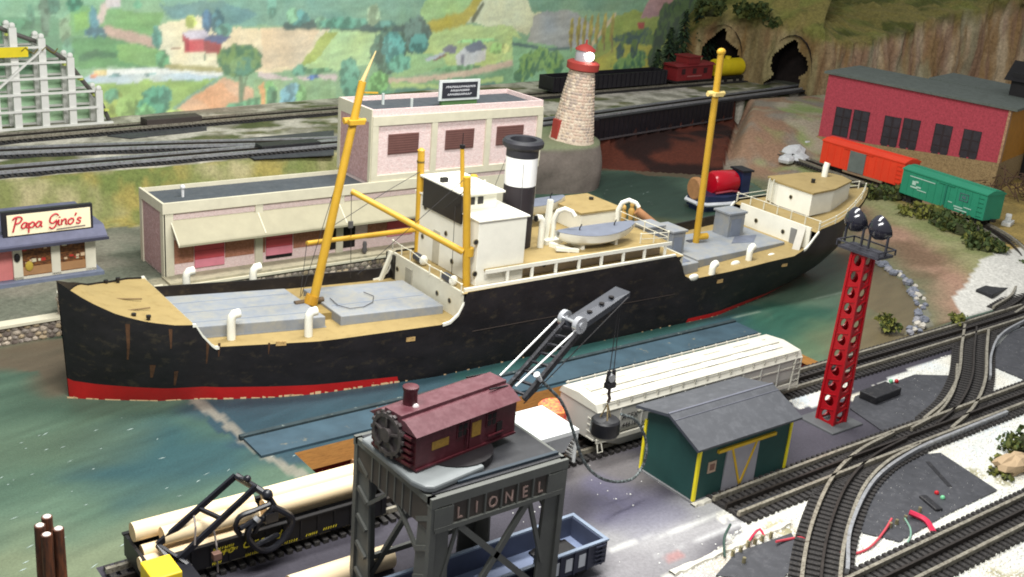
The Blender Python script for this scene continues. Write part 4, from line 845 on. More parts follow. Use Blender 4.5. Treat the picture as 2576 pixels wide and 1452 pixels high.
# boat deck with open gallery
bd = MB().box(8.2, 13.55, -2.2, .55, 2.16, 2.2).build("boat_deck", yel, ship); MB().box(8.15, 13.58, -2.225, -2.2, 2.13, 2.215).build("deck_edge", white, bd)
gal = MB().box(8.1, 13.5, -1.93, .4, 1.83, 2.16).build("gallery_wall", M("gallery_shaded", (196, 176, 146), .6, .1), ship); MB().box(7.6, 13.7, -2.3, -2.24, 1.83, 1.9).build("gunwale_white", white, ship)  # tan carries the shade under the boat deck in the wall colour
gp = MB().box(-.03, .03, -.02, .02, 1.88, 2.14).mesh("gallery_post", white)
for x in np.linspace(8.75, 13.4, 8): obj("gallery_post", gp, gal, (float(x), -2.2, 0))
port(gal, 9.95, -1.935, 2.02, 'y', .045)
# funnel
fs = st_(1301, 520, .95); fx, fy = fs[0] + .02, -.95
t0 = st_(1322, 352, .95); H = t0[2]; zs = [st_(1308, 462, .95)[2], st_(1316, 392, .95)[2]]
fu = thing("funnel", "", "", (0, 0, 0)); fu.parent = ship; del fu["label"]; del fu["category"]
MB().lathe([(.36, 0), (.36, 1)], (0, 0, 0), 28).build("funnel_base", M("funnel_black", (48, 42, 46), .6, .15, 3), fu, True).matrix_local = Matrix.Translation((fx, fy, 2.2)) @ Matrix.Diagonal((1, 1, zs[0] - 2.2, 1))
MB().lathe([(.362, zs[0]), (.362, zs[1])], (fx, fy, 0), 28).build("white_band", M("funnel_white", (250, 250, 248), .4, .02, k=.9), fu, True)
MB().lathe([(.365, zs[1]), (.365, H - .2), (.4, H - .17), (.46, H - .12), (.47, H - .03), (.42, H + .03), (.3, H + .02), (.28, H - .12), (.02, H - .2)], (fx, fy, 0), 28).build("funnel_cap", M("cap_black", (44, 44, 50), .5, .2, 4), fu, True)
for a in (1.2, 2.4, 4.2): MB().cyl((fx + .36 * math.cos(a), fy + .36 * math.sin(a), zs[1] - .1), (fx + 1.0 * math.cos(a), fy + .9 * math.sin(a), 2.2), .006, n=5).build("stay_wire", rope, fu)
# lifeboats on chocks under davits
def lifeboat(sx, t, L=1.95, Wd=.62, z=2.42, davs=()):
    n, m = 17, 7; V = []
    for i in range(n):
        q = i / (n - 1); e = math.sin(math.pi * min(max(q, .02), .98)) ** .55; w = Wd / 2 * e; sh = .1 * (2 * q - 1) ** 2; k = .16 * (2 * q - 1) ** 4
        for j in range(m): a = math.pi * j / (m - 1); V.append((sx + L * (q - .5), -t - w * math.cos(a), z + .3 + sh - (.3 - k) * math.sin(a) ** .7))
    b = MB().add(V, [(i * m + j, (i + 1) * m + j, (i + 1) * m + j + 1, i * m + j + 1) for i in range(n - 1) for j in range(m - 1)]).build("lifeboat", white, ship, True)
    C = []
    for i in range(n):
        q = i / (n - 1); e = math.sin(math.pi * min(max(q, .02), .98)) ** .55; w = Wd / 2 * e * .97; sh = .1 * (2 * q - 1) ** 2 + .303
        C += [(sx + L * .985 * (q - .5), -t - w, z + sh), (sx + L * .985 * (q - .5), -t, z + sh + .05 * e), (sx + L * .985 * (q - .5), -t + w, z + sh)]
    MB().add(C, [(3 * i + j, 3 * i + 3 + j, 3 * i + 4 + j, 3 * i + 1 + j) for i in range(n - 1) for j in range(2)]).build("boat_cover", dgrey, b, True)
    for d in (-.5, .55): MB().tube([(sx + d, -t, z + .34), (sx + d, -t, z + .42), (sx + d + .05, -t, z + .5)], .015, 6).build("lifting_hook", blk, b)
    for d in (-.5, .5): MB().cbox((sx + d, -t, 2.2 + (z - 2.2) / 2 + .03), (.08, .4, z - 2.2 + .06)).build("chock", white, b)
    return b
lifeboat(11.62, 1.66, 2.3, .82, 2.25); lifeboat(11.2, -.3)
def davit(s, t, dirn, lean=.35):
    P = [(s, -t, 2.2), (s, -t, 2.6), (s, -t, 2.78), (s + .04, -t - dirn * .08, 2.98), (s + .12, -t - dirn * .22, 3.07), (s + .22, -t - dirn * .36, 3.03), (s + .27, -t - dirn * .42, 2.93)]
    d = MB().tube(P, [.06, .06, .06, .058, .055, .05, .05], 9).build("davit", white, ship, True); MB().cbox((s, -t - .0, 2.25), (.5, .22, .1)).build("davit_foot", white, d); return d
davit(10.75, 1.15, 1); davit(12.75, 1.1, 1); davit(10.35, -.1, -1)
MB().bar((10.55, -1.35, 2.25), (10.7, -1.9, 2.25), .1, .1).bar((10.4, -1.75, 2.28), (10.9, -1.95, 2.24), .1, .08).build("boat_skid", white, ship)
dx = sz_(1395, 640, 2.2); MB().bar((10.62, -1.05, 2.2), (10.72, -1.0, 3.2), .09, .12).build("davit_post", white, ship)
vp = sz_(1359, 622, 2.2); cowl(vp[0], -vp[1], 2.2, .75, .075, math.pi * .95); MB().cyl((vp[0] - .17, vp[1] + .01, 2.9), (vp[0] - .2, vp[1] + .01, 2.9), .07).build("cowl_mouth", hole, ship)
cab = blockp("engine_casing", 11.9, 13.15, -.55, .75, 2.2, 2.66); MB().box(11.85, 13.2, -.8, .62, 2.66, 2.7).build("casing_roof", yel, cab); MB().cyl((12.9, .1, 2.7), (12.9, .1, 2.76), .06).build("skylight", hole, cab)
railing([(13.5, .5), (13.5, -.4), (13.5, -1.3), (13.5, -2.15)], [2.2] * 4, .28, 2); railing([(12.75, -2.0), (13.1, -2.08), (13.5, -2.15)], [2.2] * 3, .26, 2); railing([(9.6, .5), (10.5, .5), (11.5, .5), (12.6, .5), (13.5, .5)], [2.2] * 5, .26, 2)
# after deck: hatch, lockers, mast
h3 = hatch([(15.1, 1.72), (18.6, 1.52), (18.6, -.1), (15.1, -.05)], 1.05, 1.4); h4 = hatch([(14.12, 1.95), (14.95, 1.9), (14.9, .2), (14.12, .2)], 1.02, 1.42)
def dkpatch(pl_, z, par): MB().prism([(x, -t) for x, t in pl_], z - .01, z + .004).build("open_hatch", M("hold_dark", (104, 110, 124), .8, .3, 2), par)
dkpatch([(14.2, 1.75), (14.75, 1.8), (14.85, 1.1), (14.3, 1.05)], 1.425, h4); dkpatch([(17.0, 1.05), (17.7, 1.2), (18.3, .75), (17.6, .6)], 1.405, h3)
for x, t, w, d, z1 in ((14.35, .55, .62, .5, 2.05), (14.95, .75, .45, .7, 1.95), (17.6, .32, .62, .55, 2.02)):
    lk = MB().cbox((x, -t, (1.2 + z1) / 2), (w, d, z1 - 1.2)).build("deck_locker", grey, ship, bevel=.015); MB().cbox((x - .0, -t, z1 + .03), (w + .08, d + .08, .06)).build("locker_lid", grey, lk, bevel=.01); MB().cbox((x - .02, -t - d / 2 - .005, (1.25 + z1) / 2), (w * .6, .02, (z1 - 1.3) * .7)).build("locker_panel", M("locker_panel", (134, 142, 156), .6), lk)
a0 = sz_(1748, 628, 1.2); a1 = st_(1814, 135, -a0[1]); am = spar("mast", a0, a1, .09, .085); MB().ball((a1[0], a1[1], a1[2] + .04), (.13, .1, .1)).build("truck", buff, am)
ct = st_(1800, 236, -a0[1]); MB().cyl((ct[0] - .28, ct[1], ct[2]), (ct[0] + .3, ct[1], ct[2]), .06).cbox(ct, (.3, .3, .1)).build("crosstree", M("pale_buff", (226, 202, 130), .5), am)
ct = st_(1760, 595, -a0[1]); MB().cyl((ct[0] - .12, ct[1], ct[2]), (ct[0] + .22, ct[1] - .05, ct[2]), .09).build("mast_collar", buff, am); MB().cyl((ct[0] - .3, ct[1] + .12, 1.35), (ct[0] - .05, ct[1] + .12, 1.35), .1).build("winch", M("winch_dark", (70, 72, 80), .5), ship)
# poop: bulkhead fittings, house, rails
for t, z in ((.15, 1.58), (1.15, 1.55)): port(b3, 18.895, -t, z, 'x', .05)
MB().box(18.87, 18.9, -1.62, -1.42, 1.15, 1.75).build("door", M("door_dgrey", (136, 136, 134), .6), b3); MB().bar((18.55, -1.95, 1.25), (18.88, -1.8, 1.9), .2, .05).build("stair", M("stair_pale", (196, 192, 180), .6), b3)
ph = MB(); pts_ = [(19.55, -1.41), (19.55, -.2), (19.75, .35), (21.3, .3), (22.0, .0), (22.1, -.35), (21.9, -.85), (20.6, -1.3)]
ph.prism(pts_[::-1], 2.0, 2.62); pho = ph.build("poop_house", white, ship); MB().prism([(x + (x - 20.7) * .02, y + (y + .5) * .05) for x, y in pts_][::-1], 2.62, 2.67).build("roof", yel, pho)
port(pho, 19.54, -.7, 2.36, 'x', .045); r_ = sz_(2068, 445, 2.67); MB().tube([(r_[0] + .1, r_[1], 2.67), (r_[0] + .1, r_[1], 2.95), (r_[0] + .14, r_[1], 3.08)], .09, 12).build("roof_ventilator", white, pho, True)
r_ = sz_(2045, 460, 2.67); MB().cyl((r_[0], r_[1], 2.67), (r_[0], r_[1], 2.78), .06).build("roof_hatch", hole, pho)
for y in (-.05, .1): MB().bar((19.5, y, 2.0), (19.5, y, 2.7), .03, .03).build("ladder", white2, pho)
rs = [(x, -ip(x, CC) - hb(x, 1.95) + .05) for x in (18.95, 19.8, 20.6, 21.4, 22.2, 22.9)]; rs2 = [(x, -ip(x, CC) + hb(x, 1.95) - .05) for x in (22.9, 21.6, 20.3, 18.95)]
railing(rs, [ip(x, ZT) - .03 for x, _ in rs], .24, 2); railing(rs2, [ip(x, ZT) - .03 for x, _ in rs2], .24, 2)
xs_ = [(18.97, -ip(19, CC) - 1.5 + 3.0 * q) for q in np.linspace(0, 1, 7)]; railing(xs_, [1.94] * 7, .24, 1)
# ================================================================== BUILDINGS AND THE FAR SIDE
pinkb = M("pink_brick_print", (240, 220, 216), .8, .14, 9, rgb2=(222, 186, 182), th=.55, soft=.1, stretch=(1, 1, 2.2), bump=.5, bscale=30)
pinkd = M("pink_brick_shaded", (206, 172, 172), .8, .18, 8, rgb2=(180, 140, 136), th=.52, soft=.12, bump=.4, bscale=30); brn = M("brick_rust_print", (186, 128, 106), .8, .2, 9, rgb2=(160, 108, 80), th=.52, bump=.4, bscale=30)  # side-wall copy of the pink brick, its shade put into the colour
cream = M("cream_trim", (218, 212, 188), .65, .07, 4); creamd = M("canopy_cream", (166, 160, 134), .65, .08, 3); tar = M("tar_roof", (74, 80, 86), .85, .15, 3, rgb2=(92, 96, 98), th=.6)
dred = M("red_door", (206, 84, 92), .55, .1, 3); voidm = M("doorway_void", (24, 20, 20), .9); shut = M("shutter_brown", (124, 86, 80), .6, .12, 3)
Y0 = 24.85
fs = thing("freight_station", "long low pink brick freight station with cream canopy and red doors on the quay", "freight station", (9.2, Y0, .45))
X1 = 16.9 - 9.2; ZT_ = 1.84
MB().box(0, X1, 0, 1.5, 0, ZT_ - .12).build("wall", [pinkb], fs)
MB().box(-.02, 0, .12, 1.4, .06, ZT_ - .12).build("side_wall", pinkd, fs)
for x in (0, 2.28, 4.55): MB().box(x - .03 if x == 0 else x, x + .2, -.05, .0, 0, ZT_ - .24).build("pilaster", cream, fs)
MB().box(-.05, .0, -.05, .14, 0, ZT_).box(-.05, .0, 1.36, 1.52, 0, ZT_).build("corner_post", cream, fs)
MB().box(-.06, X1, -.07, .0, ZT_ - .24, ZT_ + .02).build("cornice", cream, fs); MB().box(-.06, .0, 0, 1.5, ZT_ - .22, ZT_ + .02).build("side_cornice", cream, fs)
MB().box(.0, X1, .0, .05, ZT_ - .12, ZT_).box(0, X1, 1.45, 1.5, ZT_ - .12, ZT_).build("parapet", cream, fs)
MB().box(0, X1, .06, 1.45, ZT_ - .14, ZT_ - .1).build("roof", tar, fs)
cv = [(0.0, 1.42), (-.5, .98), (-.52, .95), (-.52, .90), (0.0, 1.36)]
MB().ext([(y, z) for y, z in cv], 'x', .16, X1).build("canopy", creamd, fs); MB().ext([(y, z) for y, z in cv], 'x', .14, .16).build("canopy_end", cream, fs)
for x in (2.35, 4.6): MB().bar((x, 0.0, 1.425), (x, -.5, .99), .03, .01).build("canopy_seam", cream, fs)
for x0, x1 in ((.22, .7), (1.5, 2.26), (2.5, 2.56), (3.34, 4.5), (5.5, 6.2)): MB().box(x0, x1, -.012, -.004, .32, .92).build("rust_brick_panel", brn, fs)
for x0, x1, z0 in ((.72, 1.47, .16), (2.58, 3.3, .22), (6.1, 6.9, .3)):
    d = MB().box(x0, x1, -.03, -.006, z0, 1.05).build("door", dred, fs); MB().box(x0, x1, -.035, -.03, z0, z0 + .22).build("door_panel", M("door_pink", (226, 140, 156), .55, .08, 3), d)
    for q in range(1, 4): MB().box(x0, x1, -.036, -.03, z0 + q * .21, z0 + q * .21 + .012).build("door_slat", M("door_line", (170, 62, 72), .6), d)
MB().box(4.35, 5.12, -.02, -.008, .15, 1.05).build("open_doorway", voidm, fs); MB().box(2.58, 3.3, -.02, -.008, .13, .22).build("door_gap", voidm, fs)
MB().box(-.1, X1 + .4, -.56, .0, -.02, .05).build("loading_dock", M("dock_cream", (176, 168, 142), .8, .12, 2, rgb2=(140, 136, 116), th=.6), fs)
MB().cyl((.75, .75, ZT_ - .1), (.75, .75, ZT_ + .12), .035).ball((.75, .75, ZT_ + .14), .065).build("roof_vent", M("vent_white", (226, 226, 226), .5), fs, True)
MB().lathe([(.0, 0), (.05, .02), (.075, .1), (.05, .19), (.06, .24), (.045, .33), (.01, .34)], (5.2, -.4, .06), 10).build("dock_post", M("post_grey", (96, 92, 92), .6), fs, True)
tw = thing("brick_warehouse", "tall pink brick warehouse with cream pilasters and brown louvred windows behind the ship", "warehouse", (14.73, Y0 + .0, .45))
XW = 5.6; HW_ = 3.77; DW = 1.75
MB().box(0, XW, .02, DW, 1.7, HW_ - .17).build("wall", pinkb, tw); MB().box(2.2, XW, .0, DW, 0, 1.7).build("lower_wall", cream, tw)
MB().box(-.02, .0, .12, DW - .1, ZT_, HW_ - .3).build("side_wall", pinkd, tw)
for x in (0, 1.83, 3.62, XW - .16): MB().box(x, x + .18, -.03, .02, 2.02, HW_ - .42).build("pilaster", cream, tw)
MB().box(0, XW, -.035, .02, HW_ - .42, HW_ - .18).build("string_course", cream, tw); MB().box(0, XW, -.03, .02, 1.84, 2.02).build("base_course", cream, tw)
MB().box(-.03, .0, 0, .12, ZT_, HW_).box(-.03, 0, DW - .12, DW + .02, ZT_, HW_).box(-.03, 0, .12, DW - .12, HW_ - .34, HW_).build("corner_post", cream, tw)
MB().box(0, XW, .0, .06, HW_ - .18, HW_).box(0, XW, DW - .06, DW, HW_ - .12, HW_).box(0, .06, .06, DW - .06, HW_ - .12, HW_).box(XW - .06, XW, .06, DW - .06, HW_ - .12, HW_ ).build("parapet", pinkb, tw)
MB().box(.06, XW - .06, .06, DW - .06, HW_ - .16, HW_ - .12).build("roof", tar, tw)
lv = MB().box(0, .92, -.012, -.004, -.006, .006).mesh("louvre", M("louvre_dark", (92, 60, 56), .6))
for x in (.5, 2.3, 4.02):
    w = MB().box(x, x + .94, -.006, .016, 2.56, 3.1).build("window", shut, tw)
    for q in range(8): obj("louvre", lv, w, (x + .01, -.002, 2.6 + q * .065))
for x, y in ((.95, 1.1), (1.35, .3)): MB().cyl((x, y, HW_ - .12), (x, y, HW_ + .18), .04).build("roof_pipe", M("pipe_pale", (196, 204, 200), .6), tw)
bb = thing("roof_billboard", "small black billboard with white lettering in a pale frame on the warehouse roof", "billboard", (0, 0, 0)); c = onpl(1156, 240, (0, Y0 + .5, 0), (0, 1, 0)); bb.location = (c[0], c[1], 4.11)
bb.scale = (1.12, 1.12, 1.12); MB().box(-.6, .6, 0, .04, .12, .62).build("frame", M("bill_frame", (216, 222, 220), .5), bb); MB().box(-.52, .52, -.012, 0, .18, .56).build("panel", M("bill_black", (44, 46, 54), .5), bb); MB().box(-.5, .55, .02, .12, 0, .12).build("stand", M("bill_green", (84, 120, 70), .7), bb)
wt = M("bill_white", (214, 216, 220), .6)
for x0, x1, z in ((-.42, .42, .45), (-.28, .28, .36), (-.36, .3, .265)):
    mb = MB(); x = x0
    while x < x1: l = random.uniform(.03, .06); mb.bar((x, -.016, z - .02), (x + l * .6, -.016, z + .03), .014, .006, (0, 1, 0)).bar((x, -.016, z), (x + l, -.016, z + random.uniform(-.02, .02)), .014, .006, (0, 1, 0)); x += l * 1.1
    stuff(mb.build("lettering", wt, bb))
# stone quay wall: every stone a piece
sw = [M("wall_stone_%s" % n_, c_, .85, .2, 5, bump=.5, bscale=18) for n_, c_ in (("pale", (196, 182, 164)), ("grey", (158, 148, 138)), ("tan", (176, 158, 130)), ("dark", (116, 104, 96)))]
stone_me = []
for k in range(7):
    mb = MB(); mb.ball((0, 0, 0), (.5, .35, .5), 7, 5, .16, random.Random(k)); stone_me.append([mb.mesh("stone", m, False) for m in sw])
def stonewall(label, a, b, z0, z1, sz=.15, thick=.22, cope=True, back=None, mx=280):
    a, b = np.array(a), np.array(b); d = b - a; L = np.hypot(*d); d /= L; rz = math.atan2(d[1], d[0]); r = thing("stone_wall", label, "stone wall", (a[0], a[1], 0), rz)
    MB().box(0, L, .04, thick, z0, z1).build("mortar", M("mortar", (140, 130, 118), .9, .2, 6), r); z = z0 + sz * .3; n = 0
    while z < z1 - sz * .2:
        x = random.uniform(0, sz * .6)
        while x < L - sz * .3 and n < mx:
            w = sz * random.uniform(.7, 1.5); o = obj("stone", random.choice(random.choice(stone_me)), r, (x + w / 2, .05, z), 0, (w * .98, .16, sz * random.uniform(.75, 1.05))); o.rotation_euler = (random.uniform(-.2, .2), random.uniform(-.25, .25), 0); x += w * 1.02; n += 1
        z += sz * .78
    if cope: MB().box(-.02, L + .02, -.03, thick + .05, z1, z1 + .06).build("coping", cream, r)
    return r
stonewall("rough stone sea wall with pale coping left of the ship's bow", (2.6, 23.32), (6.35, 23.42), 0, .4, .13)
stonewall("stone sea wall with pale coping below the low freight station", (8.8, 24.24), (18.5, 24.34), 0, .38, .145)
stonewall("short return of the stone wall beside the ship's bow", (8.78, 23.45), (8.8, 24.24), 0, .4, .15)
stonewall("low stone wall end hidden behind the bow of the ship", (6.9, 23.42), (8.78, 23.45), 0, .4, .14)
gp_ = thing("stone_pillar", "stone gate pillar with white cap close to the ship's bow", "pillar", (6.62, 23.5, 0)); MB().box(-.24, .24, -.2, .24, 0, .9).build("core", M("mortar", (140, 130, 118)), gp_)
for z in np.arange(.08, .88, .12):
    for fx, fy, ax in [(-.16, -.2, 0), (0, -.2, 0), (.16, -.2, 0), (-.24, -.08, 1), (-.24, .08, 1)]:
        o = obj("stone", random.choice(random.choice(stone_me)), gp_, (fx + random.uniform(-.02, .02), fy, float(z)), math.pi / 2 * ax, (random.uniform(.14, .19), .15, .13))
MB().lathe([(.3, 0), (.3, .08), (.2, .13), (.05, .15)], (0, 0, .9), 12).build("cap", M("cap_white", (232, 228, 210), .6), gp_, True)
# restaurant with the red script sign
pg = thing("restaurant", "small pizza restaurant with lit windows and a red script sign on the left", "restaurant", (7.9, 25.9, .45), R_(1.2))
wf, bl_ = M("front_white", (238, 232, 210), .5, .05, 3), M("slate_blue", (112, 120, 140), .6, .1, 4)
MB().box(-4.2, 0, .05, 1.9, 0, .95).build("wall", M("pink_wall", (222, 134, 130), .7, .1, 5), pg)
MB().box(-4.3, .12, -.22, 2, -.06, .08).build("plinth", bl_, pg)
for x in (-1.86, -1.02, -.24): MB().box(x, x + (.24 if x > -.3 else .2), -.03, .05, .08, .95).build("pier", wf, pg)
MB().box(-1.86, 0, -.03, .05, .08, .14).build("sill", wf, pg)
glow = M("shop_interior", (150, 96, 52), .6, .5, 5, rgb2=(60, 34, 24), th=.5, stretch=(1, 1, 2))
for x0, x1 in ((-1.66, -1.02), (-.82, -.24)):
    w = MB().box(x0, x1, .0, .048, .14, .95).build("window", glow, pg); MB().box(x0, x1, -.012, 0, .16, .36).build("counter", M("counter_tan", (186, 140, 96), .6), w)
    for k in range(7):
        x = random.uniform(x0 + .05, x1 - .05); z = random.choice((.45, .5, .78, .84)); MB().cbox((x, -.008, z), (random.uniform(.05, .12), .012, random.uniform(.03, .09))).build("table_setting", M("setting_%d" % (k % 3), [(226, 196, 160), (236, 226, 190), (196, 60, 50)][k % 3], .5), w)
    MB().ball((x0 + .3, -.01, .86), (.05, .012, .03)).build("lamp", M("shop_lamp", (255, 230, 170), .4, emit=1.2), w)
MB().ball((-1.52, -.03, .38), (.09, .03, .12)).build("yellow_plant", M("plant_yellow", (206, 176, 70), .7), pg)
MB().ball((-1.78, -.06, .62), (.07, .05, .1)).build("wall_lantern", blk, pg)
MB().ext([(-.32, .9), (-.3, 1.0), (-.05, 1.2), (2.0, 1.2), (2.0, .9)], 'x', -4.4, .2).build("roof", M("slate_roof", (98, 100, 122), .7, .15, 5), pg)
MB().box(-4.4, .22, -.36, -.3, .9, .96).build("gutter", M("gutter_dark", (60, 60, 76), .6), pg)
sg = MB().box(-2.06, -.06, -.12, .0, 1.12, 1.74).build("sign", M("sign_black", (40, 38, 42), .5), pg)
pnl = MB().box(-1.96, -.12, -.14, -.12, 1.18, 1.66).build("sign_panel", M("sign_cream", (246, 232, 196), .5, .04, k=.95), sg)
STR = {  # pen strokes of a script hand, unit boxes
    'P': [[(.15, -.25), (.3, .95)], [(.0, .8), (.2, 1.0), (.6, 1.0), (.75, .78), (.55, .5), (.25, .45)]],
    'a': [[(.5, .42), (.25, .5), (.05, .25), (.15, .02), (.35, .08), (.5, .42), (.48, .1), (.6, .0)]],
    'p': [[(.05, .45), (.1, -.4)], [(.07, .3), (.3, .5), (.5, .32), (.38, .04), (.1, .08)]],
    'G': [[(.75, .85), (.5, 1.02), (.15, .8), (.1, .35), (.4, .22), (.65, .45), (.62, -.05), (.35, -.25), (.1, -.08)]],
    'i': [[(.1, .48), (.12, .05), (.28, .02)], [(.12, .68), (.16, .74)]], 'n': [[(.05, .48), (.08, .0)], [(.08, .3), (.3, .5), (.42, .38), (.42, .08), (.55, .0)]],
    'o': [[(.3, .5), (.08, .35), (.1, .06), (.32, .0), (.5, .2), (.46, .42), (.3, .5)]], "'": [[(.1, .95), (.04, .72)]], 's': [[(.45, .42), (.25, .5), (.12, .36), (.4, .18), (.3, .0), (.05, .06)]]}
red_ = M("sign_red", (206, 56, 66), .5, .06); x = -1.88
for ch in "Papa Gino's":
    if ch == ' ': x += .13; continue
    S_ = .27; wd = {'P': .72, 'G': .72, 'a': .6, 'p': .55, 'i': .3, 'n': .55, 'o': .54, "'": .15, 's': .48}[ch]
    for stn in STR[ch]:
        Q = spline([(q[0], q[1]) for q in stn], .12)[:, :2] if len(stn) > 2 else np.array(stn)
        MB().tube([(x + (q[0] + .18 * q[1]) * S_, -.145, 1.32 + q[1] * S_ + (x + 1) * -.015) for q in Q], .021, 6).build("script_letter", red_, pnl)
    x += wd * S_ * 1.0
MB().bar((-.9, -.145, 1.22), (-.25, -.145, 1.24), .01, .03).build("small_print", M("print_grey", (140, 130, 120), .6), pnl)
rk = M("rock_white", (216, 218, 220), .8, .15, 4, bump=.5, bscale=12)
def rock(label, p, r, m, cat="rock", group=None, seed=0, n=9):
    o = MB().ball((0, 0, r[2] * .6), r, n, 6, .16, random.Random(seed)).build("rock", m, None, False); o.location = p; tag(o, label, cat, group); return o
for k, (u, v) in enumerate(((245, 552), (268, 550), (292, 546), (315, 545))): p = at2(u, v, .45); rock(("pale plaster rock just right of the restaurant sign", "second pale plaster rock from the restaurant sign", "pale plaster rock third in the row behind the quay", "pale plaster rock nearest the low freight station's end wall")[k], (*p, .42), (.34, .22, .17), rk, seed=k)
p = at2(150, 512, .45); ac = thing("roof_unit", "small pale rooftop box with dark fan behind the restaurant sign", "vent box", (p[0], 27.4, 1.0)); ac.location = (7.45, 26.9, 1.62); MB().cbox((0, 0, .06), (.5, .4, .14)).build("box", wf, ac, bevel=.02); MB().cyl((-.02, -.02, .13), (-.02, -.02, .18), .07).build("fan", blk, ac)
# white timber trestle with yellow banner
tr = thing("trestle", "white timber coaster trestle with yellow banner against the mural", "trestle", (2.6, 35.55, 1.3), R_(4.5)); tw_ = M("trestle_white", (234, 234, 228), .5, .05, 5)
def tloc(u, v): p = onpl(u, v, (2.6, 35.55, 0), (-math.sin(R_(4.5)), math.cos(R_(4.5)), 0)); d = p - np.array([2.6, 35.55, 0]); return float(d[0] * math.cos(R_(4.5)) + d[1] * math.sin(R_(4.5))), float(p[2]) - 1.3
tops = [(-26, 55), (30, 75), (103, 102), (176, 150), (248, 232)]
for (u, v), ub in zip(tops, (-20, 36, 107, 179, 248)):
    x0, z0 = tloc(ub, 345); x1, z1 = tloc(u, v)
    for y in (0, .5): MB().bar((x1 + .0, y, 0), (x1, y, z1 + .06), .22, .12, (0, 1, 0)).build("post", tw_, tr)
    for y in (0, .5): MB().ball((x1, y, z1 + .12), (.1, .08, .1), 8, 6).build("finial", tw_, tr)
for v, ue in ((118, 96), (155, 163), (192, 205), (228, 235), (268, 245), (306, 282)):
    x1, z1 = tloc(ue, v)
    for y in (-.06, .56): MB().bar((-2.6, y, z1 + .0), (x1, y, z1), .06, .11, (0, 1, 0)).build("rail_beam", tw_, tr)
a, b = tloc(-40, 252), tloc(103, 122); MB().bar((a[0], -.1, a[1]), (b[0], -.1, b[1]), .06, .1, (0, 1, 0)).build("brace", tw_, tr)
P_ = [tloc(u, v) for u, v in ((-20, 62), (30, 84), (105, 110), (178, 158), (210, 200), (262, 262), (284, 310))]; MB().tube([(x, .25, z) for x, z in P_], .07, 8).build("coaster_rail", M("coaster_dark", (96, 92, 88), .5), tr, True)
for u, v in ((22, 88), (167, 163), (205, 200), (243, 240), (270, 278)): x, z = tloc(u, v); MB().cbox((x, .1, z), (.16, .1, .07), .3).build("coaster_light", M("lime_tape", (216, 226, 120), .5), tr)
a, b = tloc(-30, 144), tloc(64, 116); bn = MB().box(a[0], b[0], -.2, -.14, a[1] - .0, b[1]).build("banner", M("banner_yellow", (240, 218, 40), .6, .08), tr)
for k in range(2): MB().tube([(a[0] + .9 + k * .6 + q * .12, -.21, a[1] + .18 + .1 * math.sin(q * 1.7)) for q in range(5)], .018, 5).build("banner_writing", M("banner_ink", (120, 110, 40), .6), bn)
# lighthouse, stone by stone
lh = thing("lighthouse", "stone lighthouse with red gallery and shining white lamp above the cliff", "lighthouse", (25.65, 29.62, 1.62)); g = lambda u, v: float(onpl(u, v, (25.65, 29.62, 0), CF * np.array([1, 1, 0]))[2]) - 1.62
LHT = g(1452, 172); r0, r1 = .78, .42
MB().lathe([(r0 + .04, 0), (r0 + .02, .08), (r0, .1), (r1, LHT)], n=28).build("tower_core", M("lh_mortar", (216, 198, 176), .9, .16, 6, rgb2=(170, 150, 136), th=.6, bump=.6, bscale=10), lh, True)
lst = [[MB().ball((0, 0, 0), (.5, .3, .5), 7, 5, .18, random.Random(60 + k)).mesh("stone", m) for m in (M("lh_stone_pale", (238, 220, 198), .85, .12, 5), M("lh_stone_tan", (226, 202, 178), .85, .15, 5), M("lh_stone_rose", (218, 190, 170), .85, .15, 5), M("lh_stone_grey", (190, 172, 160), .85, .15, 5))] for k in range(4)]
n = 0; rest = [MB() for _ in range(4)]; cand = []
for z in np.arange(.15, LHT - .04, .105):
    r = r0 + (r1 - r0) * z / LHT; c_ = int(2 * math.pi * r / .135); off = random.random()
    for k in range(c_):
        a = 2 * math.pi * (k + off) / c_; cand.append((math.cos(a - R_(232)), r, a, float(z)))
cand.sort(reverse=True)
for q_, r, a, z in cand:
    sc_ = (.14 * random.uniform(.75, 1.2), .075, .11 * random.uniform(.75, 1.15)); rz = a + math.pi / 2
    if n < 300: obj("stone", random.choice(random.choice(lst)), lh, (r * math.cos(a), r * math.sin(a), z), rz, sc_); n += 1
    else:
        t = random.choice(random.choice(lst)); i = random.randrange(4); o_v = np.array([v.co for v in t.vertices]) * sc_; cz, sz = math.cos(rz), math.sin(rz)
        rest[i].add([(x * cz - y * sz + r * math.cos(a), x * sz + y * cz + r * math.sin(a), w + z) for x, y, w in o_v], [tuple(f.vertices) for f in t.polygons])
for i, mb in enumerate(rest): stuff(mb.build("small_stones", lst[0][i].materials[0], lh))
a = R_(176); MB().cbox((r0 * .93 * math.cos(a), r0 * .93 * math.sin(a), .42), (.14, .34, .66), a).build("door", M("lh_red", (176, 66, 58), .6, .1), lh)
MB().lathe([(r1 + .02, LHT - .06), (r1 + .14, LHT), (r1 + .15, LHT + .22), (r1 + .05, LHT + .28)], n=28).build("gallery", MATS["lh_red"], lh, True)
LZ = LHT + .28; MB().lathe([(.34, LZ), (.33, LZ + .36), (.3, LZ + .4)], n=12).build("lantern_room", M("lh_glass", (176, 172, 178), .15, .08, 3, spec=.6), lh, True)
MB().lathe([(.36, LZ + .36), (.34, LZ + .42), (.2, LZ + .52), (.04, LZ + .58), (.03, LZ + .72)], n=20).build("dome", MATS["lh_red"], lh, True)
dv = Vector((-CF[0], -CF[1], 0)).normalized(); sv = Vector((CR[0], CR[1], 0)).normalized(); MB().ball(tuple(dv * .3 + sv * .16 + Vector((0, 0, LZ + .2))), (.16, .16, .15), 14, 10).build("lamp", M("lamp_white", (255, 250, 240), .3, emit=9), lh, True)
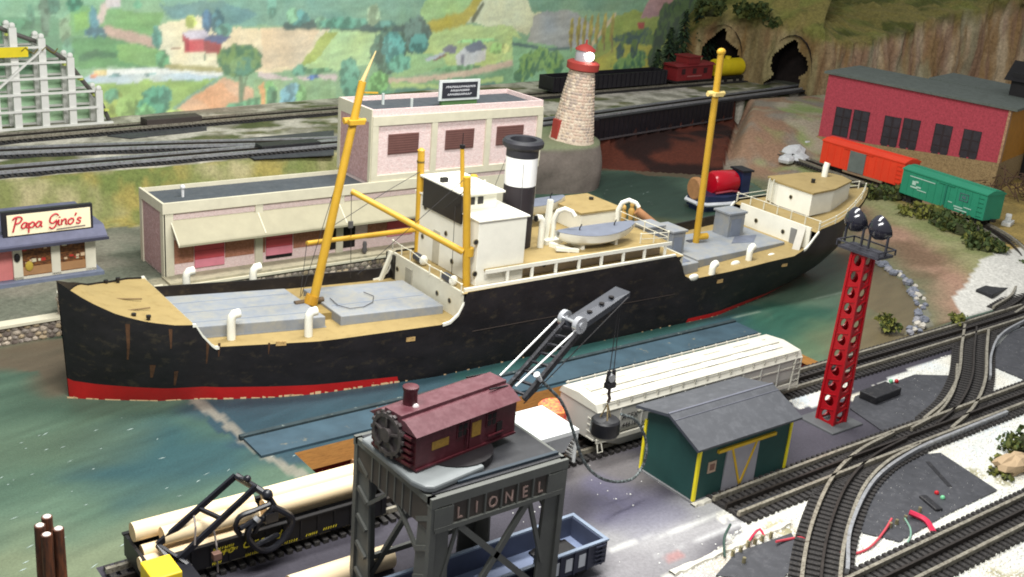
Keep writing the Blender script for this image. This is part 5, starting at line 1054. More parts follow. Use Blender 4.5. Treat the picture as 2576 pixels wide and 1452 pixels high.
lh.rotation_mode = 'QUATERNION'; lh.rotation_quaternion = Matrix.Rotation(R_(3.2), 3, Vector((-CF[0], -CF[1], 0)).normalized() * -1).to_quaternion()
# girder bridge
br = thing("girder_bridge", "black plate girder railway bridge over the brown ravine", "bridge", (28.75, 32.02, 0), math.atan2(1.7, 9.75)); bk = M("girder_black", (30, 28, 34), .45, .3, 3, rgb2=(52, 48, 58), th=.66)
g0 = onpl(1600, 337, (28.75, 32.02, 0), (-.172, .985, 0))[2]; LB = 9.9
for y in (0, 1.05): MB().ext([(-.1, g0 + .0), (LB, g0), (LB, 1.7), (.35, 1.7), (.1, 1.66), (-.1, 1.45)], 'y', y - .04, y + .04).build("girder", bk, br)
rbm = MB().box(-.02, .02, -.06, -.04, g0, 1.68).mesh("rib", bk)
for k in range(33): obj("rib", rbm, br, (.1 + k * .3, 0, 0))
MB().box(-.1, LB, -.09, .0, g0, g0 + .06).build("flange", M("girder_edge", (84, 78, 80), .5), br); MB().box(.3, LB, -.09, .06, 1.68, 1.72).build("flange", bk, br); MB().box(0, LB, .04, 1.0, 1.5, 1.56).build("deck", bk, br)
# mustard-ended brick factory
ef = thing("brick_factory", "red brick factory with six dark windows, grey roof and mustard end wall", "factory", (38.45, 28.85, .5), math.atan2(-7.0, 1.65)); LE = 7.25
e_ = lambda u, v: onpl(u, v, (38.45, 28.85, 0), (7.0, 1.65, 0)); HE = float(e_(2083, 196)[2]) - .5
brick_r = M("factory_brick", (182, 70, 84), .75, .14, 6, rgb2=(150, 54, 66), th=.56, soft=.1, bump=.5, bscale=20, k=.95); tanst = M("foundation_tan", (176, 150, 108), .85, .15, 10, rgb2=(126, 106, 74), th=.54, bump=.5, bscale=14)
zf = float(e_(2052, 341)[2]) - .5
HL, HR, zr2 = HE + .18, HE + .02, zf + .42
def slab(x0, x1, y0, y1, za0, za1, zb0, zb1): return MB().add([(x0, y0, za0), (x1, y0, za1), (x1, y1, za1), (x0, y1, za0), (x0, y0, zb0), (x1, y0, zb1), (x1, y1, zb1), (x0, y1, zb0)], [(0, 3, 2, 1), (4, 5, 6, 7), (0, 1, 5, 4), (1, 2, 6, 5), (2, 3, 7, 6), (3, 0, 4, 7)])
slab(0, LE, 0, 3.2, zf, zr2, HL, HR).build("wall", brick_r, ef); slab(-.06, LE + .06, -.06, 3.2, -.4, -.3, zf, zr2).build("foundation", tanst, ef)
slab(LE, LE + .05, .15, 3.1, zr2, zr2, HR - .1, HR - .1).build("end_wall", M("mustard", (190, 130, 36), .7, .12, 3), ef); slab(LE - .02, LE + .07, -.05, .15, zr2, zr2, HR - .02, HR - .02).build("quoin_strip", M("quoin", (206, 170, 130), .8, .2, 12, rgb2=(150, 100, 80), th=.52), ef)
roof_f = M("factory_roof", (108, 116, 110), .85, .14, 2.5, rgb2=(88, 96, 88), th=.6)
slab(-.15, LE + .3, -.15, 3.3, HL, HR, HL + .09, HR + .09).build("roof", roof_f, ef); slab(LE * .4, LE + .35, 3.3, 6.2, HL - .1, HR, HL + .07, HR + .07).build("roof", roof_f, ef); slab(LE * .4 + .1, LE + .1, 3.3, 6.0, .2, .2, HL - .1, HR).build("rear_wing", brick_r, ef)
pane_m = M("pane_dark", (62, 60, 66), .35, .3, 3)
for u0, u1, v0, v1 in ((2106, 2136, 268, 345), (2150, 2182, 275, 358), (2226, 2262, 290, 376), (2273, 2311, 296, 384), (2352, 2392, 310, 398), (2424, 2464, 324, 410)):
    def q(u, v): p = e_(u, v) - np.array([38.45, 28.85, .5]); rz = math.atan2(-7.0, 1.65); return float(p[0] * math.cos(rz) + p[1] * math.sin(rz)), float(p[2])
    (xa, _), (xb, zt_) = q((u0 + u1) / 2 - 14, (v0 + v1) / 2), q((u0 + u1) / 2 + 14, v0 + 6); xc = (xa + xb) / 2; za = q((u0 + u1) / 2, v1)[1]; wd = .34
    w = MB().box(xc - wd, xc + wd, -.015, .02, max(za, zf + .06 + .42 * xc / LE), zt_).build("window", M("window_frame_dark", (50, 40, 44), .6), ef)
    for i in range(2):
        for j in range(3): h3_ = (zt_ - za) / 3; MB().box(xc - wd + .05 + i * wd, xc - .03 + i * wd, -.022, -.014, za + .04 + j * h3_, za + h3_ - .02 + j * h3_).build("pane", pane_m, w)
q = onpl(2500, 270, (50, 27, 0), (.7, .7, 0)); bs = thing("black_shed", "black gabled coal shed rising behind the grey factory roof", "shed", (43.6, 22.9, .5), math.atan2(-7.0, 1.65)); bs_l = M("shed_black", (26, 24, 26), .7, .25, 3)
MB().box(-.75, .75, -.6, .9, 0, 4.05).build("wall", bs_l, bs); MB().add([(-1.0, -.8, 3.75), (1.0, -.8, 3.75), (1.0, .15, 4.45), (-1.0, .15, 4.45), (1.0, 1.1, 3.75), (-1.0, 1.1, 3.75)], [(0, 1, 2, 3), (3, 2, 4, 5), (0, 3, 5), (1, 4, 2), (0, 5, 4, 1)]).build("roof", bs_l, bs)
# rail cars of the far side
wheel_m = M("wheel_black", (34, 32, 32), .5, .3, 6)
def bogie(r, x, z=.16, y=0, sc=1.0, name="truck"):
    b = MB().box(x - .36 * sc, x + .36 * sc, y - .3, y + .3, z + .02, z + .12).build(name, wheel_m, r)
    for dx in (-.24, .24):
        for dy in (-.29, .29): MB().cyl((x + dx * sc, y + dy - .03, z), (x + dx * sc, y + dy + .03, z), .13 * sc, n=12).build("wheel", wheel_m, b, True)
    return b
def coupler(r, x, z=.3, y=0): MB().box(x - .09, x + .09, y - .04, y + .04, z - .05, z + .03).cbox((x + .1, y, z), (.07, .13, .1)).build("coupler", wheel_m, r)
def boxcar(label, p, rz, L, col, dcol, marks):
    r = thing("boxcar", label, "boxcar", p, rz, "boxcars below the factory"); b = M("boxcar_" + col[0], col[1], .6, .08, 2, k=.9); H0, H1, wd = .3, 1.22, .44
    MB().box(0, L, -wd, wd, H0, H1 - .06).build("body", b, r, bevel=.015); MB().ext([(-wd - .03, H1 - .08), (wd + .03, H1 - .08), (wd + .03, H1 - .04), (.2, H1 + .06), (-.2, H1 + .06), (-wd - .03, H1 - .04)], 'x', -.02, L + .02).build("roof", b, r); MB().box(.02, L - .02, -.08, .08, H1 + .055, H1 + .085).build("roof_walk", b, r)
    rib = MB().box(-.012, .012, -wd - .015, -wd, H0, H1 - .1).mesh("side_rib", b)
    for k in range(1, 12): obj("side_rib", rib, r, (L * k / 12, 0, 0))
    dx = dcol[1]; d = MB().box(dx, dx + dcol[2], -wd - .035, -wd - .014, H0 + .02, H1 - .12).build("door", dcol[0], r); MB().box(dx - .3, dx + dcol[2] + .3, -wd - .04, -wd - .015, H1 - .13, H1 - .1).build("door_track", b, d)
    MB().box(.3, L - .3, -.25, .25, .2, H0).build("underframe", wheel_m, r); MB().box(L * .3, L * .78, -wd - .01, -wd + .05, .22, .3).build("side_sill", M("sill_tan", (150, 126, 100), .7), r); bogie(r, .6); bogie(r, L - .6); coupler(r, L); coupler(r, -.12)
    lad = MB()
    for k in range(5): lad.box(L - .3, L - .1, -wd - .03, -wd - .015, H0 + .1 + k * .15, H0 + .12 + k * .15)
    lad.build("ladder", b, r)
    for x, z, w, h, m in marks: MB().box(x, x + w, -wd - .02, -wd - .013, z, z + h).build("printed_mark", m, r)
    return r
mkw = M("mark_pale", (190, 222, 206), .6); mkg = M("mark_grey", (84, 120, 120), .6)
p0, p1 = np.array([35.98, 26.55]), np.array([35.3, 22.3]); boxcar("orange red boxcar with grey sliding door in front of the brick factory", (35.85, 26.3, .55), math.atan2(-3.6, -.1), 3.75, ("orange", (232, 66, 36)), (M("door_grey_green", (112, 120, 116), .6), 1.35, .72), [])
gm = []
for x, z, w, h in ((.35, .98, 1.1, .03), (.45, .62, .3, .05), (.5, .72, .16, .14), (.62, .82, .14, .06), (.75, .58, .4, .03), (.7, .66, .2, .05), (2.35, .46, .36, .04), (2.4, .38, .5, .04), (2.75, .52, .3, .03), (2.1, .55, .16, .03)): gm.append((x, z, w, h, mkw))
gm += [(2.5, .72, .36, .03, mkg), (2.5, .95, .36, .03, mkg), (2.5, .72, .03, .26, mkg), (2.83, .72, .03, .26, mkg), (2.6, .8, .16, .1, mkg)]
boxcar("green boxcar with faded white emblem at the end of the train", (35.05, 22.1, .53), math.atan2(-3.3, -.42), 3.55, ("green", (44, 140, 108)), (M("door_green", (40, 128, 104), .6), 1.9, .06), gm)
# caboose, yellow tank car and black gondola on the far track
def fp(u, v): p = at(u, v, ZU); return p
cb = thing("caboose", "dark red caboose on the far track before the tunnel", "caboose", (37.9, 37.28, ZU), R_(5)); cr_ = M("caboose_red", (124, 30, 34), .6, .15, 3, k=.9)
MB().box(0, 2.6, -.44, .44, .3, .98).build("body", cr_, cb, bevel=.01); MB().ext([(-.5, .96), (.5, .96), (.3, 1.06), (-.3, 1.06)], 'x', -.15, 2.75).build("roof", cr_, cb); MB().box(.8, 1.6, -.4, .4, 1.05, 1.35).build("cupola", cr_, cb); MB().box(.72, 1.68, -.46, .46, 1.35, 1.4).build("cupola_roof", cr_, cb)
for x in (.3, 1.1, 1.9): MB().box(x, x + .25, -.46, -.43, .6, .85).build("window", M("cab_window", (60, 26, 30), .4), cb)
mb = MB()
for k in range(9): mb.box(.75 + k * .12, .83 + k * .12, -.455, -.44, .46, .52)
stuff(mb.build("lettering", M("cab_letter", (176, 110, 108), .6), cb)); MB().box(-.2, 2.8, -.45, .45, .24, .3).build("platform", wheel_m, cb); bogie(cb, .5); bogie(cb, 2.1); MB().cyl((2.2, .1, 1.05), (2.2, .1, 1.25), .04).build("chimney", wheel_m, cb)
yc = thing("tank_car", "yellow tank car half inside the tunnel behind the mast", "tank car", (41.0, 37.5, ZU), R_(5)); ye = M("tank_yellow", (232, 206, 24), .5, .08); MB().lathe([(.05, 0), (.36, .03), (.42, .1), (.42, 2.0), (.36, 2.07), (.05, 2.1)], n=20).build("tank", ye, yc, True).matrix_local = Matrix.Translation((0, 0, .72)) @ Matrix.Rotation(R_(90), 4, 'Y')
MB().cyl((1.05, 0, 1.1), (1.05, 0, 1.25), .15).build("dome", ye, yc, True); MB().box(0, 2.1, -.3, .3, .22, .32).build("frame", wheel_m, yc); bogie(yc, .45); bogie(yc, 1.65)
bg_ = thing("black_gondola", "long black gondola on the far track behind the lighthouse", "gondola", (30.0, 36.6, ZU), R_(4.8)); MB().box(0, 7.2, -.45, -.4, .25, .85).box(0, 7.2, .4, .45, .25, .85).box(0, 7.2, -.4, .4, .25, .35).box(0, .05, -.4, .4, .3, .85).box(7.15, 7.2, -.4, .4, .3, .85).build("body", bk, bg_); rb2 = MB().box(-.02, .02, -.48, -.45, .25, .85).mesh("side_rib", bk)
for k in range(25): obj("side_rib", rb2, bg_, (.1 + k * .29, 0, 0))
bogie(bg_, .8); bogie(bg_, 6.4)
# tugs in the inlet behind the ship
tg = thing("harbour_tug", "small toy tug with dark blue hull and shiny red boiler behind the ship", "tug boat", (28.75, 25.4, 0), R_(-8)); rd = M("tug_red", (186, 16, 36), .25, .1, 2); nb = M("tug_navy", (34, 44, 76), .4, .2)
HB = [(-.95, .3), (-.7, .5), (0, .55), (.8, .52), (1.15, .4), (1.35, .0)]; poly = [(x, -w) for x, w in HB] + [(x, w) for x, w in HB[-2::-1]]; MB().prism([(x * .92, y * .8) for x, y in poly], 0, .12).prism(poly, [.12] * 11, [.5 + .08 * abs(p[0]) for p in poly]).build("hull", nb, tg)
MB().tube([(x * 1.03, y * 1.06, .28) for x, y in poly + poly[:1]], .07, 7).build("fender", M("tug_white", (214, 216, 220), .6), tg, True)
MB().lathe([(.05, 0), (.34, .04), (.42, .14), (.42, .95), (.34, 1.06), (.05, 1.1)], n=20).build("boiler", rd, tg, True).matrix_local = Matrix.Translation((-.3, 0, .88)) @ Matrix.Rotation(R_(90), 4, 'Y')
MB().box(.85, 1.25, -.3, .3, .5, 1.28).build("wheelhouse", nb, tg, bevel=.03); MB().box(.8, 1.3, -.35, .35, 1.28, 1.34).build("wheelhouse_roof", M("tug_black", (30, 30, 38), .5), tg); MB().tube([(-.3, -.38, .62), (.3, -.48, .7), (.7, -.4, .62)], .04, 6).build("hand_rail", M("tug_pipe", (150, 60, 70), .4), tg)
MB().lathe([(.34, 0), (.4, .05), (.4, .18), (.34, .22)], n=18).build("bow_tyre", M("tyre_tan", (176, 128, 84), .8, .2, 5), tg, True).matrix_local = Matrix.Translation((-.98, 0, .72)) @ Matrix.Rotation(R_(90), 4, 'Y'); MB().cyl((-.9, 0, .72), (-.72, 0, .72), .34).build("bow_plate", nb, tg, True)
fb = thing("fishing_boat", "small white fishing boat with blue thwarts and brown boom behind the lifeboat", "boat", (20.6, 22.35, .0), R_(-40)); wb = M("boat_white", (232, 234, 230), .5)
HB = [(-.9, .22), (-.5, .36), (.2, .38), (.7, .26), (1.05, .0)]; poly = [(x, -w) for x, w in HB] + [(x, w) for x, w in HB[-2::-1]]; MB().prism([(x * .85, y * .7) for x, y in poly], 0, .5).prism(poly, .5, [.95 + .1 * max(0, p[0]) for p in poly]).build("hull", wb, fb); MB().prism([(x * .86, y * .8) for x, y in poly], .93, .97).build("well", M("boat_blue", (40, 60, 110), .5), fb)
for x in (-.5, 0, .45): MB().box(x, x + .12, -.3, .3, .97, 1.02).build("thwart", wb, fb)
bm = thing("timber_pile", "brown timber spar with black ends slanting between the lifeboat and the grey locker", "spar", (0, 0, 0)); a, b = onpl(1602, 530, (21.3, 21.6, 0), CF * np.array([1, 1, 0])), onpl(1658, 575, (21.3, 21.6, 0), CF * np.array([1, 1, 0])); a, b = Vector(a), Vector(b); bm.location = a; d = b - a
MB().cyl((0, 0, 0), d, .12, .12, 12).build("shaft", M("spar_brown", (176, 126, 86), .6, .15, 4), bm, True); MB().cyl(d * .86, d * 1.22, .125, .125, 12).build("black_end", blk, bm, True); bm["label"] = "brown timber spar with a black end lying beyond the lifeboat"
cw = thing("deck_crew", "tiny yellow painted crew figures beyond the lifeboat", "figures", (0, 0, 0)); c0 = Vector(onpl(1584, 545, (21.1, 21.9, 0), CF * np.array([1, 1, 0]))); cw.location = c0; yl = M("crew_yellow", (200, 160, 84), .6, .2, 8)
for k, (dx, dz) in enumerate(((-.25, .0), (.05, .06), (.3, -.05))): o = MB().lathe([(.05, -.25), (.08, -.05), (.1, .1), (.05, .2), (.07, .26), (.05, .34), (.01, .37)], (dx, 0, dz), 9).build("figure", yl, cw, True)
# red pieces at hill: plaster heap by the orange boxcar, signal
for k, (u, v, r) in enumerate(((1995, 392, (.55, .45, .32)), (2020, 378, (.5, .4, .3)), (1978, 405, (.35, .3, .2)), (2012, 405, (.45, .35, .22)))):
    p = at2(u, v, .55); rock(("white plaster lump with dark hollow left of the orange boxcar", "upper white plaster lump touching the orange boxcar", "small white plaster lump at the foot of the heap", "white plaster lump right above the poop house roof")[k], (p[0], p[1], .5), r, rk, "plaster lump", seed=20 + k)
p = at2(2535, 562, .55); wsig = thing("signal_base", "small white signal base standing beside the curved track at right", "signal base", (p[0], p[1], .42)); MB().cbox((0, 0, .12), (.6, .3, .2), .3).build("base", tw_, wsig, bevel=.03); MB().cbox((.15, .1, .3), (.3, .2, .2), .5).build("head", tw_, wsig, bevel=.03)
# foliage
lf = [M("leaf_olive", (86, 92, 38), .8, .35, 9), M("leaf_green", (62, 78, 36), .8, .35, 9), M("leaf_light", (120, 122, 52), .8, .35, 9)]
def bush(label, p, r, n=220, mats=(0, 1, 2), cat="bush", group="lichen bushes along the curved track", seed=0, leaf=.09, name="bush"):
    rnd = random.Random(seed); o = thing(name, label, cat, p, 0, group); mb = MB()
    blobs = [(rnd.gauss(0, r[0] * .42), rnd.gauss(0, r[1] * .42), r[2] * rnd.uniform(.35, .75), rnd.uniform(.35, .6)) for _ in range(7)]
    for k in range(n):
        bx_, by_, bz, br_ = rnd.choice(blobs); v = Vector((rnd.gauss(0, 1), rnd.gauss(0, 1), rnd.gauss(0, 1))).normalized() * rnd.uniform(.6, 1.0) * br_; c = Vector((bx_ + v.x * r[0], by_ + v.y * r[1], max(.02, bz + v.z * r[2])))
        n_ = Vector((rnd.gauss(0, 1), rnd.gauss(0, 1), rnd.gauss(.4, 1))).normalized(); a_ = n_.orthogonal().normalized(); b_ = n_.cross(a_); s_ = leaf * rnd.uniform(.6, 1.5)
        mb.add([c + a_ * s_, c + b_ * s_ * .7, c - a_ * s_, c - b_ * s_ * .7 + n_ * s_ * .4], [(0, 1, 2), (0, 2, 3)], rnd.choice(range(len(mats))))
    core = MB(); core.ball((0, 0, r[2] * .4), (r[0] * .55, r[1] * .55, r[2] * .45), 8, 6, .25, rnd); core.build("stems", M("bush_core", (52, 56, 28), .9, .3, 6), o)
    mb.build("foliage", [lf[m] for m in mats], o); return o
BL = ["low bush between the poop house and the green boxcar", "bush beneath the coupling of the two boxcars", "yellow green bush below the green boxcar's near truck", "broad dark bush below the middle of the green boxcar", "dense dark bush further down the curved track", "bush below the white stone on the curved track bank", "last dark bush at the lower end of the row"]
for k, (u, v, r) in enumerate(((2205, 500, (.75, .55, .5)), (2245, 505, (.6, .5, .5)), (2318, 545, (.75, .6, .5)), (2375, 570, (.85, .7, .55)), (2415, 590, (.7, .6, .5)), (2450, 615, (.6, .5, .45)), (2480, 632, (.55, .5, .42)))):
    p = at2(u, v, .48); bush(BL[k], (p[0], p[1], .42), r, 260, seed=k, mats=((0, 1, 0), (0, 1, 1), (2, 0, 2), (1, 1, 0), (1, 0, 1), (0, 1, 2), (1, 1, 0))[k])
p = at2(2232, 838); bush("round green bush on the brown shore right of the red tower", (*p, .05), (.34, .34, .36), 240, seed=21, group="single shore bushes", leaf=.06)
p = at2(2402, 818); bush("small olive bush on the grass beside the yard track", (*p, .05), (.28, .28, .22), 160, (2, 0), seed=22, group="single shore bushes", leaf=.05)
p = at2(2556, 700); bush("dark green bush at the right edge behind the turnout box", (*p, .15), (.35, .3, .4), 180, (1,), seed=23, group="single shore bushes", leaf=.06)
p = at2(2570, 1140); bush("bright green bush behind the tan boulder at the right edge", (*p, 0), (.42, .3, .42), 260, (1, 0), seed=24, group="single shore bushes", leaf=.06)
p = at2(2545, 1180); rock("smooth tan boulder at the right edge of the white gravel", (*p, 0), (.5, .28, .2), M("boulder_tan", (190, 164, 130), .8, .1, 3), seed=31, n=14)
for k, (u, v) in enumerate(((2512, 1160), (2500, 1190), (2530, 1205))): p = at2(u, v); bush(("tuft of olive moss above left of the tan boulder", "tuft of olive moss touching the left end of the tan boulder", "tuft of olive moss in front of the tan boulder")[k], (*p, 0), (.18, .16, .1), 70, (2, 0), "moss tuft", "moss tufts round the boulder", 40 + k, .04, "moss_tuft")
rm_ = [M("shore_rock_pale", (196, 190, 178), .85, .15, 5), M("shore_rock_grey", (146, 146, 152), .85, .15, 5), M("shore_rock_blue", (122, 126, 138), .85, .15, 5)]
RL = [(2195, 655), (2225, 668), (2262, 690), (2290, 722), (2308, 750), (2318, 778), (2310, 805), (2300, 830), (2290, 845)]; rp_ = spline(RL, 6)
rme = [MB().ball((0, 0, .3), (.5, .42, .36), 7, 5, .22, random.Random(80 + k)).mesh("rock", m) for k in range(4) for m in rm_]
for k in range(0, len(rp_)):
    for q in range(2):
        u, v = rp_[k][0] + random.gauss(0, 9), rp_[k][1] + random.gauss(0, 5); p = at2(u, v, .1); h = float(land_h(np.array([p[0]]), np.array([p[1]]))[0]); s_ = random.uniform(.13, .3)
        o = obj("rock", random.choice(rme), None, (p[0], p[1], h - .03), random.uniform(0, 6), (s_, s_, s_)); tag(o, "small grey rock in the curved row of stones along the painted shore", "rock", "row of small rocks along the shore")
# conifers and scrub on the mountain
def mt(u, v, d): return CP + ray(u, v) / float(ray(u, v) @ CF) * d
def conifer(label, p, h, seed, grp="dark conifers left of the tunnels"):
    rnd = random.Random(seed); o = thing("conifer", label, "tree", p, 0, grp); MB().cyl((0, 0, 0), (0, 0, h), .07, .02, 7).build("trunk", M("bark", (70, 54, 38), .9), o); mb = MB()
    for k in range(300):
        t = rnd.uniform(.1, 1) ; r = (1 - t) * h * .26 + .05; a = rnd.uniform(0, 6.28); q = r * rnd.uniform(.4, 1); c = Vector((q * math.cos(a), q * math.sin(a), t * h - q * .25)); d = Vector((math.cos(a), math.sin(a), -.5)); s_ = Vector((-math.sin(a), math.cos(a), 0)) * .09
        mb.add([c - d * .12 + s_, c - d * .12 - s_, c + d * .22], [(0, 1, 2)], rnd.choice((0, 0, 1)))
    mb.build("crown", [M("needle_dark", (36, 56, 38), .85, .3, 5), M("needle_green", (56, 76, 40), .85, .3, 5)], o); return o
for k, (u, v, h) in enumerate(((1668, 165, 2.4), (1700, 160, 3.2), (1735, 150, 3.6), (1765, 148, 3.2), (1640, 180, 1.6), (1790, 120, 2.2))):
    p = at(u, v + 28, ZU); conifer(["slim dark conifer left of the tunnel mountain", "tall dark conifer in front of the mural edge", "tallest dark conifer beside the mountain", "dark conifer leaning against the mountain slope", "small conifer above the black gondola", "short conifer above the first tunnel"][k], (p[0] - .3, p[1] - .2 - (.3 if k < 5 else 1.2), ZU), h, 60 + k)
for k, (u, v, d, r) in enumerate(((2000, 60, 56.5, (1.0, .9, .9)), (2030, 20, 58.5, (1.3, 1.0, 1.5)), (1880, 42, 54.5, (.8, .7, .6)), (1935, 70, 55, (.8, .7, .5)), (2330, 52, 60, (.9, .7, .5)), (2420, 30, 60.5, (1.0, .7, .6)), (2510, 22, 61, (1.1, .8, .6)), (2150, 75, 58, (.8, .7, .4)), (2560, 30, 59.5, (.8, .7, .6)), (1790, 40, 54, (.9, .7, .8)))):
    p = mt(u, v, d); bush(["scrub bush above the second tunnel", "big dark brown shrub on the mountain top", "scrub on the slope above the first tunnel", "low scrub between the two tunnels", "scrub along the cliff top left of centre", "scrub patch at the middle of the cliff top", "scrub near the right end of the cliff top", "low scrub behind the factory's left corner", "scrub at the far right cliff edge", "dark scrub at the left mountain flank"][k], p, r, 320, (1, 1, 0) if k != 1 else (1, 1), "shrub", "scrub on the mountain", 90 + k, .14, "shrub")
tb_ = thing("brush_heap", "heap of brown twigs under the mustard factory end", "brush heap", (39.9, 20.6, .5)); mb = MB()
for k in range(160): a = Vector((random.gauss(0, .5), random.gauss(-.6, .9), random.uniform(0, 1.0))); d = Vector((random.gauss(0, 1), random.gauss(0, 1), random.gauss(0, .8))).normalized() * .35; mb.bar(a - d, a + d, .025, .025)
stuff(mb.build("twigs", M("twig_brown", (112, 84, 66), .85, .3, 5, rgb2=(62, 46, 38), th=.5), tb_))
# ================================================================== FOREGROUND YARD
def opl(u, v, y): return onpl(u, v, (0, y, 0), (0, 1, 0))
# green goods shed
sd = thing("goods_shed", "dark green goods shed with grey roof, yellow corner trim and sliding door", "shed", (13.6, 11.5, 0)); gr_ = M("shed_green", (34, 72, 68), .6, .1, 3, k=.95); yt = M("trim_yellow", (240, 222, 40), .5, .06, 4, k=.95); rg_ = M("roof_slate_grey", (78, 80, 85), .75, .1, 2.5, rgb2=(94, 96, 101), th=.6)
Ls, Ds = 2.42, 1.34; zr_, ye_, yb_ = 1.47, 1.1, 1.26
MB().add([(0, 0, .03), (Ls, 0, .03), (Ls, Ds, .03), (0, Ds, .03), (0, 0, ye_ - .06), (Ls, 0, ye_ - .06), (Ls, Ds, yb_ - .08), (0, Ds, yb_ - .08), (0, .64, zr_ - .06), (Ls, .64, zr_ - .06)], [(0, 1, 5, 4), (3, 7, 6, 2), (0, 4, 8, 7, 3), (1, 2, 6, 9, 5), (4, 5, 9, 8), (8, 9, 6, 7), (0, 3, 2, 1)]).build("wall", gr_, sd)
MB().box(-.04, Ls + .04, -.04, Ds + .04, 0, .04).build("plinth", M("shed_plinth", (136, 136, 138), .7), sd)
for x, y in ((0, 0), (0, Ds), (Ls, 0)): MB().cbox((x, y, .53), (.055, .055, 1.02)).build("corner_trim", yt, sd)
rx0, rx1 = -.2, Ls + .12; E0, RG, E1 = (-.14, 1.15), (.64, 1.5), (1.46, 1.32)
for a, b in ((E0, RG), (RG, E1)): MB().add([(rx0, a[0], a[1]), (rx1, a[0], a[1]), (rx1, b[0], b[1]), (rx0, b[0], b[1])] + [(rx0, a[0], a[1] - .04), (rx1, a[0], a[1] - .04), (rx1, b[0], b[1] - .04), (rx0, b[0], b[1] - .04)], [(0, 1, 2, 3), (4, 7, 6, 5), (0, 4, 5, 1), (3, 2, 6, 7), (0, 3, 7, 4), (1, 5, 6, 2)]).build("roof", rg_, sd)
MB().add([(rx0 - .012, E0[0], E0[1] - .05), (rx0 - .012, RG[0], RG[1] - .05), (rx0 - .012, E1[0], E1[1] - .05), (rx0 - .012, E1[0], E1[1] + .0), (rx0 - .012, RG[0], RG[1] + .0), (rx0 - .012, E0[0], E0[1] + .0)], [(0, 1, 4, 5), (1, 2, 3, 4)]).build("barge_board", M("barge_dark", (66, 70, 80), .6), sd)
MB().bar((rx0, .66, 1.508), (rx1, .66, 1.508), .04, .012).build("ridge_cap", M("ridge_line", (104, 106, 118), .7), sd); MB().bar((rx0, .5, 1.442), (rx1, .5, 1.442), .012, .01).build("roof_seam", MATS["ridge_line"], sd)
d = MB().box(.7, 1.55, -.03, .0, .05, .9).build("door", M("door_grey_pale", (166, 164, 172), .6, .06, 3), sd); MB().box(.45, 1.98, -.05, -.0, .88, .94).build("door_rail", M("rail_yellow", (226, 186, 44), .5), d)
for a, b in (((.82, .88), (1.14, .1)), ((1.46, .88), (1.16, .1))): MB().bar((a[0], -.036, a[1]), (b[0], -.036, b[1]), .045, .014, (0, 1, 0)).build("door_brace", MATS["rail_yellow"], d)
MB().box(.26, .46, -.015, 0, .52, .74).build("notice", M("notice_tan", (190, 164, 142), .6, .2, 20), sd); MB().box(.3, .42, -.02, -.014, .57, .69).build("notice_print", M("notice_brown", (132, 96, 84), .6, .3, 20), sd)
# red floodlight tower
ft = thing("floodlight_tower", "tall red floodlight tower with punched panels and black lamps", "floodlight tower", (18.62, 12.42, 0)); rt = M("tower_red", (158, 12, 24), .42, .1, 4, k=.9); HT, b0, b1 = 3.72, .205, .15
hw_ = lambda z: b0 + (b1 - b0) * z / HT
NS = 11
for f in range(4):
    ca, sa = math.cos(f * math.pi / 2), math.sin(f * math.pi / 2); mb = MB()
    for s_ in range(NS):
        z0, z1 = .02 + (HT - .02) * s_ / NS, .02 + (HT - .02) * (s_ + 1) / NS; zc2 = (z0 + z1) / 2; rr = .62; V = []
        for dep in (0, -.03):
            for ring in (0, 1):
                for k in range(12):
                    a = 2 * math.pi * k / 12 + math.pi / 12; x, y = math.cos(a), math.sin(a)
                    if ring == 0: m = max(abs(x), abs(y)); x, y = x / m, y / m
                    else: x, y = x * rr * .98, y * rr * 1.2 if False else y * rr * 1.12
                    z = zc2 + y * (z1 - z0) / 2; h = hw_(z); px, py = x * h, -(h + dep); V.append((px * ca - py * sa, px * sa + py * ca, z))
        F = []
        for k in range(12):
            n = (k + 1) % 12; F += [(k, n, 12 + n, 12 + k), (24 + n, 24 + k, 36 + k, 36 + n), (12 + k, 12 + n, 36 + n, 36 + k)]
        mb.add(V, F)
    fa = mb.build("lattice_panel", rt, ft); rb3 = MB()
    for s_ in range(NS):
        z = .02 + (HT - .02) * (s_ + 1) / NS - .015; h = hw_(z); p, q = (-h * .75, -h - .008, z - .05), (h * .75, -h - .008, z + .03); rb3.bar((p[0] * ca - p[1] * sa, p[0] * sa + p[1] * ca, p[2]), (q[0] * ca - q[1] * sa, q[0] * sa + q[1] * ca, q[2]), .02, .02)
    rb3.build("cross_braces", rt, fa)["kind"] = "stuff"
for i in (-1, 1):
    for j in (-1, 1): MB().bar((i * b0, j * b0, 0), (i * b1, j * b1, HT), .05, .05).build("corner_post", rt, ft)
MB().cbox((0, 0, .01), (1.0, .9, .06)).build("base_plate", M("tower_plinth", (86, 88, 90), .7, .15, 4), ft, bevel=.02)
tp_ = MB().cbox((0, -.03, HT + .03), (.5, .95, .05)).build("platform", M("platform_dark", (58, 58, 66), .5, .3, 10), ft); gl = M("lamp_black", (34, 34, 44), .16, .15, 4, spec=.7)
for y in (-.52, .46): MB().bar((-.27, y, HT + .16), (.27, y, HT + .16), .025, .025).bar((-.27, y, HT + .05), (-.27, y, HT + .16), .025, .025).bar((.27, y, HT + .05), (.27, y, HT + .16), .025, .025).build("platform_rail", MATS["platform_dark"], tp_)
for x in (-.27, .27): MB().bar((x, -.52, HT + .16), (x, .46, HT + .16), .025, .025).build("platform_rail", MATS["platform_dark"], tp_)
